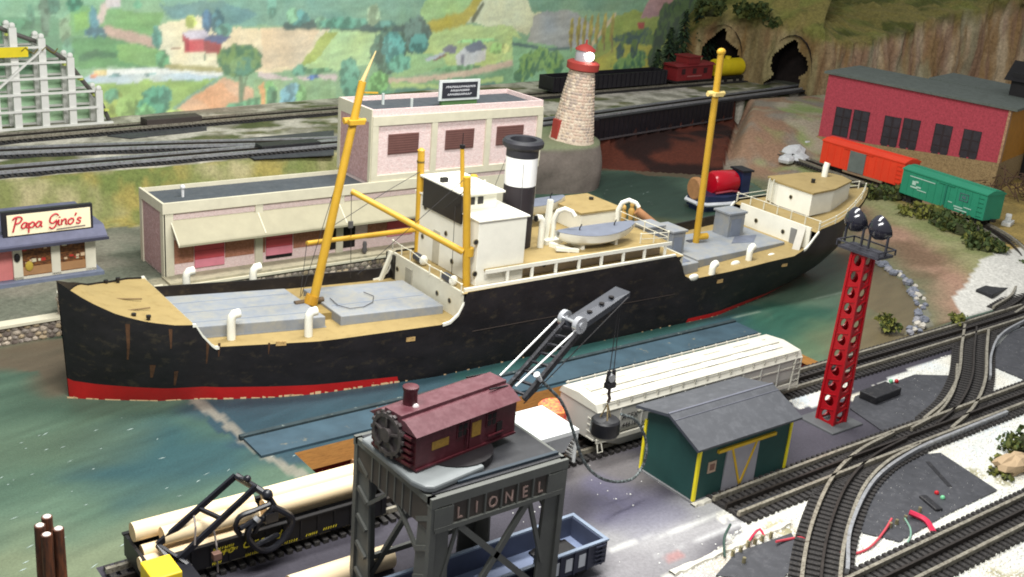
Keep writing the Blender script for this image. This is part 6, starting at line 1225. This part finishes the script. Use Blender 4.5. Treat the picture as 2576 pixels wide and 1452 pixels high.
for y, x in ((.29, .02), (-.29, .0)):
    l = MB(); l.lathe([(.05, -.25), (.15, -.21), (.225, -.1), (.255, .02), (.245, .08), (.21, .1)], n=20); lo = l.build("lamp_head", gl, tp_, True); ax = Vector((.72, -.35, .45)).normalized(); lo.matrix_local = Matrix.Translation((x, y, HT + .58)) @ ax.to_track_quat('Z', 'Y').to_matrix().to_4x4(); lo.parent = ft
    g2 = MB().lathe([(.205, .105), (.12, .14), (.01, .15)], n=20).build("lens", M("lamp_lens", (176, 160, 140), .1, .2, 4, spec=.8), lo, True)
    MB().bar((x - .02, y - .2, HT + .06), (x - .02, y - .2, HT + .6), .03, .05).bar((x - .02, y + .2, HT + .06), (x - .02, y + .2, HT + .6), .03, .05).build("lamp_yoke", MATS["platform_dark"], ft)
# grey covered hopper
hc = thing("hopper_car", "long pale grey covered hopper car with white roof hatches behind the shed", "hopper car", (13.05, 14.1, .0)); hg = M("hopper_grey", (200, 197, 184), .6, .07, 2.2, rgb2=(190, 186, 172), th=.6, k=.85); hs = M("hopper_side", (186, 184, 176), .55, .06, 3); hw2 = M("hatch_white", (238, 236, 228), .5, .04)
LH, wd = 5.75, .55
prof = [(-wd + .06, .36), (-wd - .01, .55), (-wd, .95), (-wd + .08, 1.08), (-wd + .2, 1.12), (0, 1.15), (wd - .2, 1.12), (wd - .08, 1.08), (wd, .95), (wd + .01, .55), (wd - .06, .36)]
mb = MB(); n = len(prof); V = []
for x, zs_ in ((0, .5), (.0, 0), (LH, 0), (LH, .5)): pass
for x in (.0, .05, LH - .05, LH): V += [(x, y * (.98 if x in (0., LH) else 1), z) for y, z in prof]
mb.add(V, [(i * n + j, i * n + (j + 1) % n, (i + 1) * n + (j + 1) % n, (i + 1) * n + j) for i in range(3) for j in range(n)] + [tuple(range(n - 1, -1, -1)), tuple(range(3 * n, 4 * n))]); mb.build("body", hs, hc)
rf = MB().ext([(-wd - .02, .98), (-wd - .0, 1.0), (-wd + .07, 1.115), (0, 1.17), (wd - .07, 1.115), (wd, 1.0), (wd + .02, .98)], 'x', -.03, LH + .03).build("roof", hg, hc)
MB().box(.2, LH - .2, -.07, .07, 1.165, 1.19).build("running_board", hg, rf)
for y in (-.24, .24): MB().bar((.3, y, 1.15), (LH - .3, y, 1.15), .03, .02).build("hatch_rail", hg, rf)
hm_ = MB().cbox((0, 0, 0), (.34, .17, .025)).mesh("roof_hatch", hw2)
for k in range(6):
    for y in (-.17, .17): obj("roof_hatch", hm_, rf, (.6 + k * .9, y, 1.158))
rp2 = MB().box(-.014, .014, -.02, .02, -.09, .02).mesh("rail_post", hg)
for y in (-wd + .02, wd - .02):
    MB().bar((.1, y, 1.13), (LH - .1, y, 1.13), .02, .025).build("grab_rail", hg, rf)
    for k in range(17): obj("rail_post", rp2, rf, (.15 + k * .34, y, 1.13))
MB().box(.02, LH - .02, -wd - .03, -wd + .02, .34, .42).build("side_sill", hg, hc); MB().box(1.0, LH - .05, -wd - .02, -wd + .0, .78, .81).build("side_band", hg, hc)
for k in range(9): MB().box(.55 + k * .56, .575 + k * .56, -wd - .03, -wd, .42, .95).build("side_rib", hs, hc)
MB().add([(.0, -wd, .4), (.0, wd, .4), (.75, wd * .8, .1), (.75, -wd * .8, .1), (1.4, -wd * .8, .1), (1.4, wd * .8, .1), (1.4, wd, .4), (1.4, -wd, .4)], [(0, 1, 2, 3), (3, 2, 5, 4), (4, 5, 6, 7), (0, 3, 4, 7)]).build("hopper_bay", hs, hc)
for X0 in (2.2, 3.7): MB().add([(X0, -wd, .4), (X0, wd, .4), (X0 + .4, wd * .6, .12), (X0 + .4, -wd * .6, .12), (X0 + .9, -wd * .6, .12), (X0 + .9, wd * .6, .12), (X0 + 1.3, wd, .4), (X0 + 1.3, -wd, .4)], [(0, 1, 2, 3), (3, 2, 5, 4), (4, 5, 6, 7), (0, 3, 4, 7), (1, 6, 5, 2)]).build("hopper_bay", hs, hc)
bogie(hc, .75, .17); bogie(hc, LH - .75, .17); coupler(hc, -.14, .26); coupler(hc, LH, .26)
lad = MB().bar((LH - .02, -wd - .03, .28), (LH - .02, -wd - .03, 1.0), .025, .025).bar((LH - .28, -wd - .03, .28), (LH - .2, -wd - .03, 1.0), .025, .025)
for k in range(5): lad.bar((LH - .26, -wd - .03, .36 + k * .13), (LH - .02, -wd - .03, .36 + k * .13), .02, .02)
lad.build("end_ladder", hg, hc); lad = MB()
for k in range(4): lad.box(-.04, -.02, -wd + .02, -wd + .24, .4 + k * .13, .42 + k * .13)
for k in range(4): lad.box(.02, .2, -wd - .04, -wd - .02, .42 + k * .12, .44 + k * .12)
lad.build("end_ladder", hg, hc); MB().tube([(.02, -wd - .04, .34), (.0, -wd - .1, .2), (.12, -wd - .1, .2), (.12, -wd - .04, .34)], .014, 5).build("stirrup", hg, hc)
text("lettering", "ACFX", .16, blk, hc, (.6, -wd - .022, .7), (math.pi / 2, 0, 0), 0, .002); text("lettering", "44618", .15, blk, hc, (.62, -wd - .022, .53), (math.pi / 2, 0, 0), 0, .002)
# white ore car
oc = thing("ore_car", "small white ore car heaped with white grit between the crane and the hopper car", "ore car", (11.5, 14.0, 0)); ow = M("ore_white", (236, 238, 236), .55, .05, 3)
MB().add([(0, -.52, .78), (1.0, -.52, .78), (1.0, .52, .78), (0, .52, .78), (.15, -.42, .34), (.85, -.42, .34), (.85, .42, .34), (.15, .42, .34)], [(0, 4, 5, 1), (1, 5, 6, 2), (2, 6, 7, 3), (3, 7, 4, 0), (4, 7, 6, 5)]).build("body", ow, oc)
MB().box(-.03, 1.03, -.55, -.49, .74, .82).box(-.03, 1.03, .49, .55, .74, .82).box(-.03, .03, -.49, .49, .74, .82).box(.97, 1.03, -.49, .49, .74, .82).build("rim", ow, oc)
xs = np.linspace(.03, .97, 30); ys = np.linspace(-.49, .49, 30); XG, YG = np.meshgrid(xs, ys); me = gridmesh("load", np.stack([XG, YG, .775 + .03 * fbm(XG * 22, YG * 22, 4, 2)], -1)); me.materials.append(M("grit_white", (222, 230, 226), .9, .15, 40, bump=.6, bscale=60)); obj("load", me, oc)
for k in range(7): MB().box(1.0, 1.06, -.5 + .0, -.22, .2 + k * .085, .235 + k * .085).build("end_rung", ow, oc)
MB().box(.98, 1.01, -.55, -.5, .15, .75).build("end_post", ow, oc); MB().bar((.2, -.5, .25), (.45, -.45, .75), .08, .05).build("side_brace", ow, oc); MB().box(.05, .95, -.3, .3, .2, .34).build("underframe", wheel_m, oc); bogie(oc, .5, .17)
rdm = thing("red_drum", "red and orange patterned drum beside the pit behind the white ore car", "drum", (13.0, 14.72, 0)); MB().lathe([(.3, .1), (.32, .14), (.32, .62), (.28, .66), (.05, .67)], n=20).build("drum", M("drum_red", (240, 70, 80), .5, .3, 6, rgb2=(250, 170, 90), th=.5), rdm, True); MB().box(-.3, .3, -.3, .3, -.2, .1).build("stand", wheel_m, rdm)  # red tin drum with an orange printed pattern
for k in range(4): MB().ball((.32 * math.cos(3.6 + k * .35), .32 * math.sin(3.6 + k * .35), .3 + .1 * (k % 2)), (.06, .06, .09), 8, 6).build("painted_spot", M("drum_pink", (250, 150, 140), .5), rdm, True)
# black log gondola
lg = thing("log_gondola", "black gondola with yellow lettering loaded with pale logs", "gondola", (4.62, 14.0, 0)); gb = M("gondola_black", (24, 23, 25), .5, .2, 3); LG, wd = 3.95, .45
MB().box(0, LG, -wd, -wd + .05, .2, .56).box(0, LG, wd - .05, wd, .2, .56).box(0, .05, -wd + .05, wd - .05, .2, .56).box(LG - .05, LG, -wd + .05, wd - .05, .2, .56).box(.05, LG - .05, -wd + .05, wd - .05, .2, .26).build("body", gb, lg)
MB().box(-.02, LG + .02, -wd - .02, -wd + .05, .55, .58).box(-.02, LG + .02, wd - .05, wd + .02, .55, .58).build("rim", gb, lg); rb4 = MB().box(-.015, .015, -wd - .02, -wd, .2, .56).mesh("side_rib", gb)
for k in range(14): obj("side_rib", rb4, lg, (.1 + k * .29, 0, 0))
bogie(lg, .6, .17); bogie(lg, LG - .6, .17); coupler(lg, LG, .26)
yl2 = M("letter_yellow", (222, 204, 50), .55); text("lettering", "Rio Grande", .2, yl2, lg, (.98, -wd - .024, .35), (math.pi / 2, 0, 0), .35, .002, spacing=1.3)
for k, (x, z, w) in enumerate(((1.0, .47, .3), (1.05, .4, .34), (1.5, .22, .5), (2.1, .23, .25), (.98, .24, .16), (2.5, .25, .2), (2.8, .27, .24), (3.45, .42, .12))):
    mb = MB(); q = 0
    while q < w: l = random.uniform(.02, .035); mb.bar((x + q, -wd - .024, z - .015), (x + q + l * .5, -wd - .024, z + .025), .011, .004, (0, 1, 0)); q += l * 1.3
    stuff(mb.build("small_lettering", yl2, lg))
lgm = [M("log_pale", (232, 210, 172), .6, .06, 2, stretch=(.3, 3, 3), k=.95), M("log_end", (226, 196, 150), .7, .12, 14)]
def log(label, p, L, r=.13, rz=0, lean=0):
    o = MB(); n = 16; V = [(x, r * math.cos(2 * math.pi * i / n), r * math.sin(2 * math.pi * i / n)) for x in (0, L) for i in range(n)]; o.add(V, [(i, (i + 1) % n, n + (i + 1) % n, n + i) for i in range(n)], 0); o.add(V, [tuple(range(n)), tuple(range(2 * n - 1, n - 1, -1))], 1)
    b = o.build("log", lgm, None, True); b.location = p; b.rotation_euler = (0, lean, rz); tag(b, label, "log", "pale turned logs"); return b
LGZ = .72
log("upper log at the back left of the black gondola with a rounded end", (4.66, 14.18, .72), 1.85, .145); log("upper log at the front left of the black gondola under the loader boom", (4.98, 13.86, .73), 1.45, .14); log("upper log at the back right of the black gondola", (6.72, 14.18, .72), 1.85, .145); log("upper log at the front right of the black gondola", (6.55, 13.84, .73), 2.0, .145)
log("short lower log end at the left end of the black gondola", (4.72, 13.98, .48), 1.6, .11); log("lowest log poking out at the left end of the black gondola", (4.6, 13.74, .45), 1.7, .11); log("log end glimpsed behind the grapple claw", (6.45, 14.0, .5), 1.9, .11)
p = at(972, 1402, .17); log("loose pale log lying on the yard beside the gantry leg", (p[0] - 1.6, p[1] + .02, .16), 1.68, .19, R_(0))
# log loader reaching over the gondola
ll = thing("log_loader", "black log loader boom with claw grapple and yellow cab at the bottom edge", "log loader", (0, 0, 0)); c0 = opl(372 + 40, 1452, 12.9); ll.location = (4.75, 12.95, 0); ob = np.array([4.75, 12.95, 0]); lb = M("loader_black", (26, 27, 34), .35, .25, 5)
o_ = lambda u, v, y: tuple(opl(u, v, y) - ob)
A0, A1, B0, B1 = o_(396, 1371, 13.75), o_(593, 1197, 13.85), o_(450, 1406, 13.42), o_(643, 1226, 13.5)
MB().bar(A0, A1, .05, .09).build("boom_arm", lb, ll); MB().bar(B0, B1, .05, .09).build("boom_arm", lb, ll); L_ = lambda a, b, t: tuple(np.array(a) * (1 - t) + np.array(b) * t)
[MB().bar(p, q, .05, .055).build("boom_link", lb, ll) for p, q in ((A0, B0), (L_(A0, A1, .52), L_(B0, B1, .55)), (A1, B1))]
J = o_(672, 1245, 13.45); MB().tube([A1, L_(A1, J, .5), J, o_(690, 1275, 13.42)], .055, 8).build("jib_head", lb, ll); MB().ball(J, .09).build("pivot", lb, ll, True); MB().ball(o_(622, 1205, 13.6), .06).build("pivot", lb, ll, True)
for dy, sc in ((13.42, 1.0), (13.3, .96)):
    R2 = [(690, 1275), (735, 1302), (722, 1345), (690, 1378), (662, 1386), (640, 1375), (622, 1352), (628, 1325), (655, 1308)]; P_ = [o_(672 + (u - 672) * sc, 1330 + (v - 1330) * sc, dy) for u, v in R2]; MB().tube([tuple(q) for q in spline(P_, .05)], .045, 7).build("claw_ring", lb, ll, True)
for pts in ([(680, 1268), (640, 1285), (604, 1300), (592, 1325), (604, 1345)], [(690, 1275), (672, 1292), (652, 1315), (640, 1340)], [(725, 1300), (732, 1325), (712, 1350)], [(604, 1330), (640, 1310), (690, 1300)], [(640, 1375), (668, 1360), (700, 1345)]):
    MB().tube([tuple(q) for q in spline([o_(u, v, 13.3 + .02 * k) for k, (u, v) in enumerate(pts)], .05)], .042, 7).build("claw", lb, ll, True)
MB().cbox(o_(682, 1300, 13.3), (.2, .08, .16)).build("claw_block", lb, ll); MB().cyl(o_(642, 1310, 13.28), o_(650, 1302, 13.28), .06).build("claw_bolt", M("bolt_silver", (206, 208, 210), .3, metal=.7), ll)
for a, b in (((488, 1298), (490, 1372)), ((536, 1322), (548, 1440))): MB().tube([o_(*a, 13.6), o_((a[0] + b[0]) / 2 + 3, (a[1] + b[1]) / 2 - 8, 13.4), o_(*b, 13.3)], .014, 6).build("hoist_chain", M("chain_grey", (120, 112, 108), .5), ll)
MB().cbox(o_(545, 1398, 13.3), (.12, .1, .1)).build("chain_hook", M("hook_brown", (120, 90, 78), .6), ll)
y0 = opl(405, 1415, 13.15); MB().cbox((y0[0] - ob[0], .2, .38), (.42, .5, .7)).build("cab", M("loader_yellow", (240, 206, 44), .5, .06), ll, bevel=.02); MB().cbox((y0[0] - ob[0] + .32, .2, .3), (.3, .5, .5)).build("engine", lb, ll); MB().cbox((y0[0] - ob[0] + .1, .2, .06), (.9, .6, .12)).build("base", lb, ll); MB().bar((A0[0], A0[1], A0[2]), (A0[0] + .1, .35, .5), .06, .06).bar((B0[0], B0[1], B0[2]), (B0[0] + .1, .3, .5), .06, .06).build("boom_foot", lb, ll)
# blue gondola under the crane
bgd = thing("blue_gondola", "empty slate blue gondola standing under the gantry crane", "gondola", (7.0, 11.1, 0)); bb_ = M("gondola_blue", (80, 88, 112), .55, .1, 2.5); bd_ = M("gondola_side", (54, 57, 74), .55, .15, 3); LB_, wd = 3.8, .42
MB().box(0, LB_, -wd, -wd + .04, .2, .6).box(0, LB_, wd - .04, wd, .2, .6).box(0, .04, -wd + .04, wd - .04, .2, .6).box(LB_ - .04, LB_, -wd + .04, wd - .04, .2, .6).build("body", bd_, bgd); MB().box(.04, LB_ - .04, -wd + .04, wd - .04, .2, .25).build("floor", M("floor_blue", (136, 150, 182), .6, .1, 2), bgd)
MB().box(.03, LB_ - .03, -wd + .035, -wd + .05, .25, .59).box(.03, LB_ - .03, wd - .05, wd - .035, .25, .59).box(LB_ - .06, LB_ - .03, -wd + .04, wd - .04, .25, .59).build("inner_lining", bb_, bgd)
MB().box(-.02, LB_ + .02, -wd - .015, -wd + .045, .59, .62).box(-.02, LB_ + .02, wd - .045, wd + .015, .59, .62).box(LB_ - .045, LB_ + .02, -wd, wd, .592, .618).build("rim", M("rim_blue", (136, 150, 170), .5), bgd); rb5 = MB().box(-.015, .015, -wd - .025, -wd, .2, .6).mesh("side_rib", bd_)
for k in range(14): obj("side_rib", rb5, bgd, (.12 + k * .275, 0, 0))
for x in (2.66, 2.92, 3.18): MB().box(x + .06, x + .19, -wd - .006, -wd, .28, .5).build("white_mark", M("mark_white", (214, 218, 224), .6), bgd)
MB().ball((2.9, -.1, .25), (.12, .09, .03), 10, 6).build("floor_stain", M("floor_dark", (54, 66, 92), .7), bgd, True); lad = MB()
for k in range(5): lad.box(LB_ - .25, LB_ - .05, -wd - .04, -wd - .015, .24 + k * .075, .26 + k * .075)
lad.build("ladder", bd_, bgd); bogie(bgd, .6, .17); bogie(bgd, LB_ - .6, .17)
# gantry crane
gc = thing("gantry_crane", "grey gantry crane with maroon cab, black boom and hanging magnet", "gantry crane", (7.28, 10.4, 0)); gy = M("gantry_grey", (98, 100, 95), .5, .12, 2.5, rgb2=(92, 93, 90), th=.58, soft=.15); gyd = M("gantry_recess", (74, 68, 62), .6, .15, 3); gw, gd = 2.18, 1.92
def leg(x, y, sx, sy):
    mb = MB()
    for z0, z1 in ((0, 2.45),):
        mb.bar((x, y, z0), (x, y + .0, z1), .09, .09)
    l = mb.build("leg", gy, gc)
    MB().add([(x, y, 0), (x + sx * .34, y, 0), (x + sx * .26, y, 2.4), (x, y, 2.4), (x, y + sy * .035, 0), (x + sx * .34, y + sy * .035, 0), (x + sx * .26, y + sy * .035, 2.4), (x, y + sy * .035, 2.4)], [(0, 1, 2, 3), (4, 7, 6, 5), (1, 5, 6, 2), (0, 4, 5, 1), (3, 2, 6, 7)]).build("leg_flange", gy, l)
    MB().add([(x, y, 0), (x, y + sy * .42, 0), (x, y + sy * .3, 2.4), (x, y, 2.4), (x + sx * .035, y, 0), (x + sx * .035, y + sy * .42, 0), (x + sx * .035, y + sy * .3, 2.4), (x + sx * .035, y, 2.4)], [(0, 3, 2, 1), (4, 5, 6, 7), (1, 2, 6, 5)]).build("leg_flange", gy, l)
    rg2 = MB().cbox((0, 0, 0), (.05, .3, .07)).mesh("leg_rung", gy)
    for k in range(5): o = obj("leg_rung", rg2, l, (x - sx * .012, y + sy * .19, .3 + k * .45)); o.rotation_euler = (sy * -.5, 0, 0)
leg(0, 0, 1, 1); leg(gw, 0, -1, 1); leg(0, gd, 1, -1); leg(gw, gd, -1, -1)
for y, sgn in ((0, -1), (gd, 1)):
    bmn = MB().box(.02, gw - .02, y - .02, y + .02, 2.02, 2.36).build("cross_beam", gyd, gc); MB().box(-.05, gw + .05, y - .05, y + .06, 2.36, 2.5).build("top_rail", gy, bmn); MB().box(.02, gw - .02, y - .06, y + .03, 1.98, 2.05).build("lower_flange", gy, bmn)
    for k in range(7): x = .28 + k * (gw - .56) / 6; MB().box(x - .012, x + .012, y - .05, y - .02, 2.05, 2.36).build("stiffener", gy, bmn)
    MB().box(0, .3, y - .055, y + .02, 2.02, 2.34).build("gusset", gy, bmn); MB().box(gw - .3, gw, y - .055, y + .02, 2.02, 2.34).build("gusset", gy, bmn)
    for a, b in (((.42, 1.98), (1.95, .45)), ((1.55, 1.98), (.25, .1))): MB().bar((a[0], y - .02, a[1]), (b[0], y - .02, b[1]), .09, .06, (0, 1, 0)).build("diagonal", gy, gc)
    MB().bar((.2, y, .42), (gw - .1, y, .42), .08, .06, (0, 1, 0)).build("lower_tie", gy, gc); MB().bar((.42, y, 1.98), (.2, y, 1.2), .05, .04, (0, 1, 0)).build("strut", gy, gc); MB().bar((1.62, y, 1.98), (1.95, y, .9), .06, .05, (0, 1, 0)).build("strut", gy, gc)
for x, sg_ in ((0, -1), (gw, 1)):
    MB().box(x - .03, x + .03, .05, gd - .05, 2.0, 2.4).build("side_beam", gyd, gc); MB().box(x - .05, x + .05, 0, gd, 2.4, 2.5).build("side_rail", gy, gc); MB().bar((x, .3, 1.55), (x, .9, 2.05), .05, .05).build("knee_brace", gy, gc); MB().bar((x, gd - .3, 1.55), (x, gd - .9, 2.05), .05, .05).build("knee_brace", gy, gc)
    for k in range(6): MB().box(x - .045, x + .045, .45 + k * .2, .48 + k * .2, 2.0, 2.4).build("stiffener", gy, gc)
MB().box(.02, gw - .02, .04, gd - .04, 2.46, 2.52).build("deck", M("crane_deck", (36, 37, 41), .55, .2, 3, rgb2=(52, 53, 57), th=.64), gc); MB().box(.45, gw - .02, .1, .16, 2.52, 2.56).build("deck_rail", M("deck_rail", (44, 56, 66), .5), gc)
for k, ch in enumerate("LIONEL"):
    x = .28 + (k + .5) * (gw - .56) / 6; text("letter", ch, .25, M("letter_bronze", (176, 150, 140), .4, .2, 10), gc, (x, -.03, 2.1), (math.pi / 2, 0, 0), 0, .012, 'CENTER', .8)
MB().prism([(-.12, .35), (-.05, .12), (.05, .06), (.95, .2), (.95, 1.45), (.2, 1.72), (-.12, 1.65)], 2.52, 2.62).build("turntable_plate", M("turn_grey", (122, 127, 128), .45, .08, 3), gc, bevel=.03); MB().cyl((.85, .8, 2.52), (.85, .8, 2.64), .55, n=24).build("turntable", blk, gc)
# crane cab (own axes, slewed 8 degrees)
TH = R_(8.4); cbm = Matrix.Translation((7.29 - 7.28, 10.88 - 10.4, 2.64)) @ Matrix.Rotation(TH, 4, 'Z'); mr = M("cab_maroon", (76, 26, 34), .42, .1, 3, rgb2=(104, 52, 62), th=.64, soft=.15); mrr = M("cab_roof", (84, 40, 48), .5, .1, 3, rgb2=(104, 66, 72), th=.56, soft=.15)
cb = MB().box(0, 1.86, 0, .88, 0, .54).build("cab", mr, gc); cb.matrix_local = cbm
MB().ext([(-.05, .52), (.2, .66), (.27, .66), (.27, .71), (.61, .71), (.61, .66), (.68, .66), (.93, .52)], 'x', -.04, 1.9).build("cab_roof", mrr, cb); MB().bar((1.5, .2, .7), (1.86, .2, .66), .02, .02).bar((1.5, .68, .7), (1.86, .68, .66), .02, .02).build("roof_slot", gb, cb)
MB().lathe([(.13, 0), (.13, .02), (.1, .05), (.095, .24), (.11, .26), (.11, .3), (.05, .31)], (.3, .5, .66), 16).build("smokestack", mr, cb, True); MB().ball((.3, .38, .7), (.05, .04, .05)).build("whistle", M("whistle_silver", (206, 196, 196), .3), cb)
gwm = M("gear_dark", (72, 66, 66), .45, .35, 10); gw_ = MB().lathe([(.05, -.02), (.26, -.02), (.3, 0), (.3, .07), (.25, .07), (.24, .04), (.1, .04), (.1, .1), (.02, .1)], n=24)
for k in range(16): a = k * math.pi / 8; gw_.cbox((.31 * math.cos(a), .31 * math.sin(a), .035), (.05, .05, .06), a)
for k in range(5): a = k * 1.257; gw_.bar((.1 * math.cos(a), .1 * math.sin(a), .06), (.25 * math.cos(a), .25 * math.sin(a), .06), .03, .04, (0, 0, 1))
go = gw_.build("drive_gear", gwm, cb); go.matrix_local = Matrix.Translation((-.02, .5, .36)) @ Matrix.Rotation(R_(-90), 4, 'Y')
for x, y, ax in ((0, .0, 0),):
    for k in range(5): MB().box(-.06, -.0, .04, .22, .06 + k * .095, .1 + k * .095).build("cab_step", mr, cb)
    for k in range(4): MB().box(-.06, -.0, .7, .84, .06 + k * .095, .1 + k * .095).build("cab_step", mr, cb)
for x in (.72, 1.27): 
    w = MB().box(x, x + .2, -.012, .0, .26, .47).build("window", mr, cb)
    for i in range(2):
        for j in range(2): MB().box(x + .02 + i * .09, x + .09 + i * .09, -.018, -.011, .28 + j * .095, .36 + j * .095).build("pane", voidm, w)
MB().box(.96, 1.2, -.014, 0, .03, .5).build("door", mr, cb); yp = M("print_gold", (150, 116, 44), .5, .2, 20); MB().box(.99, 1.16, -.02, -.013, .2, .42).build("gold_emblem", yp, cb); MB().box(.28, .58, -.006, 0, .22, .34).build("gold_plate", yp, cb)
MB().box(.0, 1.86, -.03, .0, .0, .03).build("sill", mr, cb); MB().box(1.48, 1.58, -.02, .0, .08, .28).build("dark_slot", voidm, cb); MB().bar((.9, -.03, .1), (.9, -.03, .36), .02, .02).bar((1.3, -.03, .12), (1.6, -.03, .13), .03, .02).build("grab_iron", mr, cb)
# boom, sheaves, hoist
nT = np.array([-math.sin(TH), math.cos(TH), 0]); bc = np.array([7.29, 10.88, 0]) + nT * .43; oc_ = np.array([7.28, 10.4, 0])
bp = lambda u, v, off=0.0: onpl(u, v, bc + nT * off, nT) - oc_
bk2 = M("boom_black", (34, 34, 38), .4, .25, 5, rgb2=(92, 94, 100), th=.66)
q0a, q1a, q0b, q1b = bp(1268, 985, .16), bp(1420, 812, .16), bp(1318, 1005, -.16), bp(1470, 822, -.16)
MB().bar(q0a, q1a, .06, .08).bar(q0b, q1b, .06, .09).build("boom_rail", bk2, gc)
for t in np.linspace(.05, .95, 8): MB().bar(L_(q0a, q1a, t), L_(q0b, q1b, t), .05, .03).build("boom_rung", bk2, gc)
mb = MB(); q2a, q2b = bp(1548, 728, .1), bp(1585, 742, -.1); up_ = np.array([0, 0, .05]); mb.add([q1a - up_, q1b - up_, q2b - up_, q2a - up_, q1a + up_, q1b + up_, q2b + up_, q2a + up_], [(0, 1, 2, 3), (4, 7, 6, 5), (0, 4, 5, 1), (1, 5, 6, 2), (2, 6, 7, 3), (3, 7, 4, 0)]); tipo = mb.build("boom_tip", M("boom_tip_grey", (54, 57, 64), .45, .15, 5), gc)
for t in (.3, .55, .75): c = (np.array(q1a) + q1b) / 2 * (1 - t) + (np.array(q2a) + q2b) / 2 * t + up_; MB().cyl(c, c + np.array([0, 0, .012]), .045, n=12).build("tip_hole", voidm, tipo)
sil = M("sheave_silver", (206, 208, 212), .25, .1, 6, metal=.6)
for off, u, v in ((.24, 1421, 800), (-.24, 1458, 818)): c = bp(u, v, off); MB().cyl(c - nT * .04, c + nT * .04, .13, n=18).cyl(c - nT * .06, c + nT * .06, .05, n=12).build("sheave", sil, gc, True)
MB().cyl(bp(1421, 800, .24), bp(1458, 818, -.24), .03).build("axle", sil, gc)
strg = M("white_cord", (230, 230, 228), .6)
MB().cyl(bp(1400, 803, .2), bp(1258, 945, .2), .014, n=6).build("stay_cord", strg, gc); MB().cyl(bp(1448, 832, -.2), bp(1297, 972, -.2), .014, n=6).build("stay_cord", strg, gc); MB().cyl(bp(1580, 748, -.12), bp(1318, 1015, -.14), .009, n=5).build("hoist_line", rope, gc)
cn = bp(1350, 942, -.18); MB().cyl(cn, bp(1360, 958, -.18), .05, .03).build("cable_plug", strg, gc)
mx_, my_ = 11.71, 11.97; mg = thing("lifting_magnet", "black round lifting magnet hanging from the crane hook", "magnet", (mx_, my_, 1.66)); zT = float(bp(1552, 742)[2])
MB().lathe([(.02, -.04), (.225, -.04), (.25, .0), (.24, .2), (.21, .23), (.1, .24), (.06, .26), (.01, .26)], n=24).build("magnet_body", M("magnet_black", (30, 30, 34), .45, .2, 4), mg, True); MB().lathe([(.02, -.07), (.22, -.07), (.225, -.04), (.02, -.035)], n=24).build("magnet_face", M("magnet_face", (150, 146, 130), .5), mg, True)
for k in range(3): a = k * 2.1; MB().cyl((.1 * math.cos(a), .1 * math.sin(a), .23), (0, 0, .5), .012, n=6).build("sling", M("sling_tan", (160, 140, 100), .5), mg)
hk = thing("hook_block", "dark pulley block and hook above the lifting magnet", "pulley block", (mx_, my_, 2.2)); MB().tube([(0, 0, -.02), (.03, 0, .05), (0, 0, .12), (0, 0, .25)], .028, 7).build("hook", M("hook_metal", (96, 80, 74), .4, .2, metal=.4), hk, True); MB().box(-.09, .09, -.05, .05, .25, .34).bar((-.075, 0, .34), (-.05, 0, .55), .03, .06).bar((.075, 0, .34), (.05, 0, .55), .03, .06).build("block", M("block_dark", (58, 56, 60), .4, .2, metal=.4), hk); MB().cyl((0, -.04, .42), (0, .04, .42), .07, n=14).build("pulley", sil, hk, True)
for dx in (-.045, .045): MB().cyl((dx, 0, .5), (dx * .4, 0, zT - 2.2), .008, n=5).build("hoist_rope", rope, hk)
pts = [bp(u, v, .05 * (i % 2)) + oc_ for i, (u, v) in enumerate(((1352, 948), (1385, 980), (1412, 1010), (1432, 1055), (1448, 1105), (1468, 1160), (1500, 1196), (1542, 1212), (1588, 1206), (1614, 1178), (1626, 1140), (1622, 1098), (1600, 1058), (1562, 1042)))]; P_ = spline([tuple(p) for p in pts], .08); c = P_[0].copy()
cbl = MB().tube([tuple(q - c) for q in P_], .026, 7).build("magnet_cable", M("cable_dark", (66, 72, 70), .5, .3, 9, rgb2=(176, 188, 190), th=.58), None, True); cbl.location = c; tag(cbl, "dark looping power cable running from the boom to the magnet", "cable")
# timber dolphin at the bottom left
pd = thing("mooring_piles", "cluster of rusty brown piles with white tips at the bottom left", "piles", (3.5, 14.12, 0)); pbm = M("pile_brown", (112, 62, 36), .7, .3, 3, rgb2=(60, 34, 24), th=.5, stretch=(3, 3, .4)); pw = M("pile_white", (226, 214, 206), .7)
for (u, v), y in zip(((100, 1322), (118, 1300), (117, 1345), (147, 1330)), (14.16, 14.32, 14.0, 14.06)):
    p = onpl(u, v, (0, y, 0), (0, 1, 0)); x, yy, z = p[0] - 3.5, p[1] - 14.12, p[2]; o = MB().cyl((x, yy, 0), (x, yy, z), .085, .075, 9).build("pile", pbm, pd, True); MB().ball((x, yy, z), (.06, .06, .03), 8, 5).build("white_tip", pw, o, True)
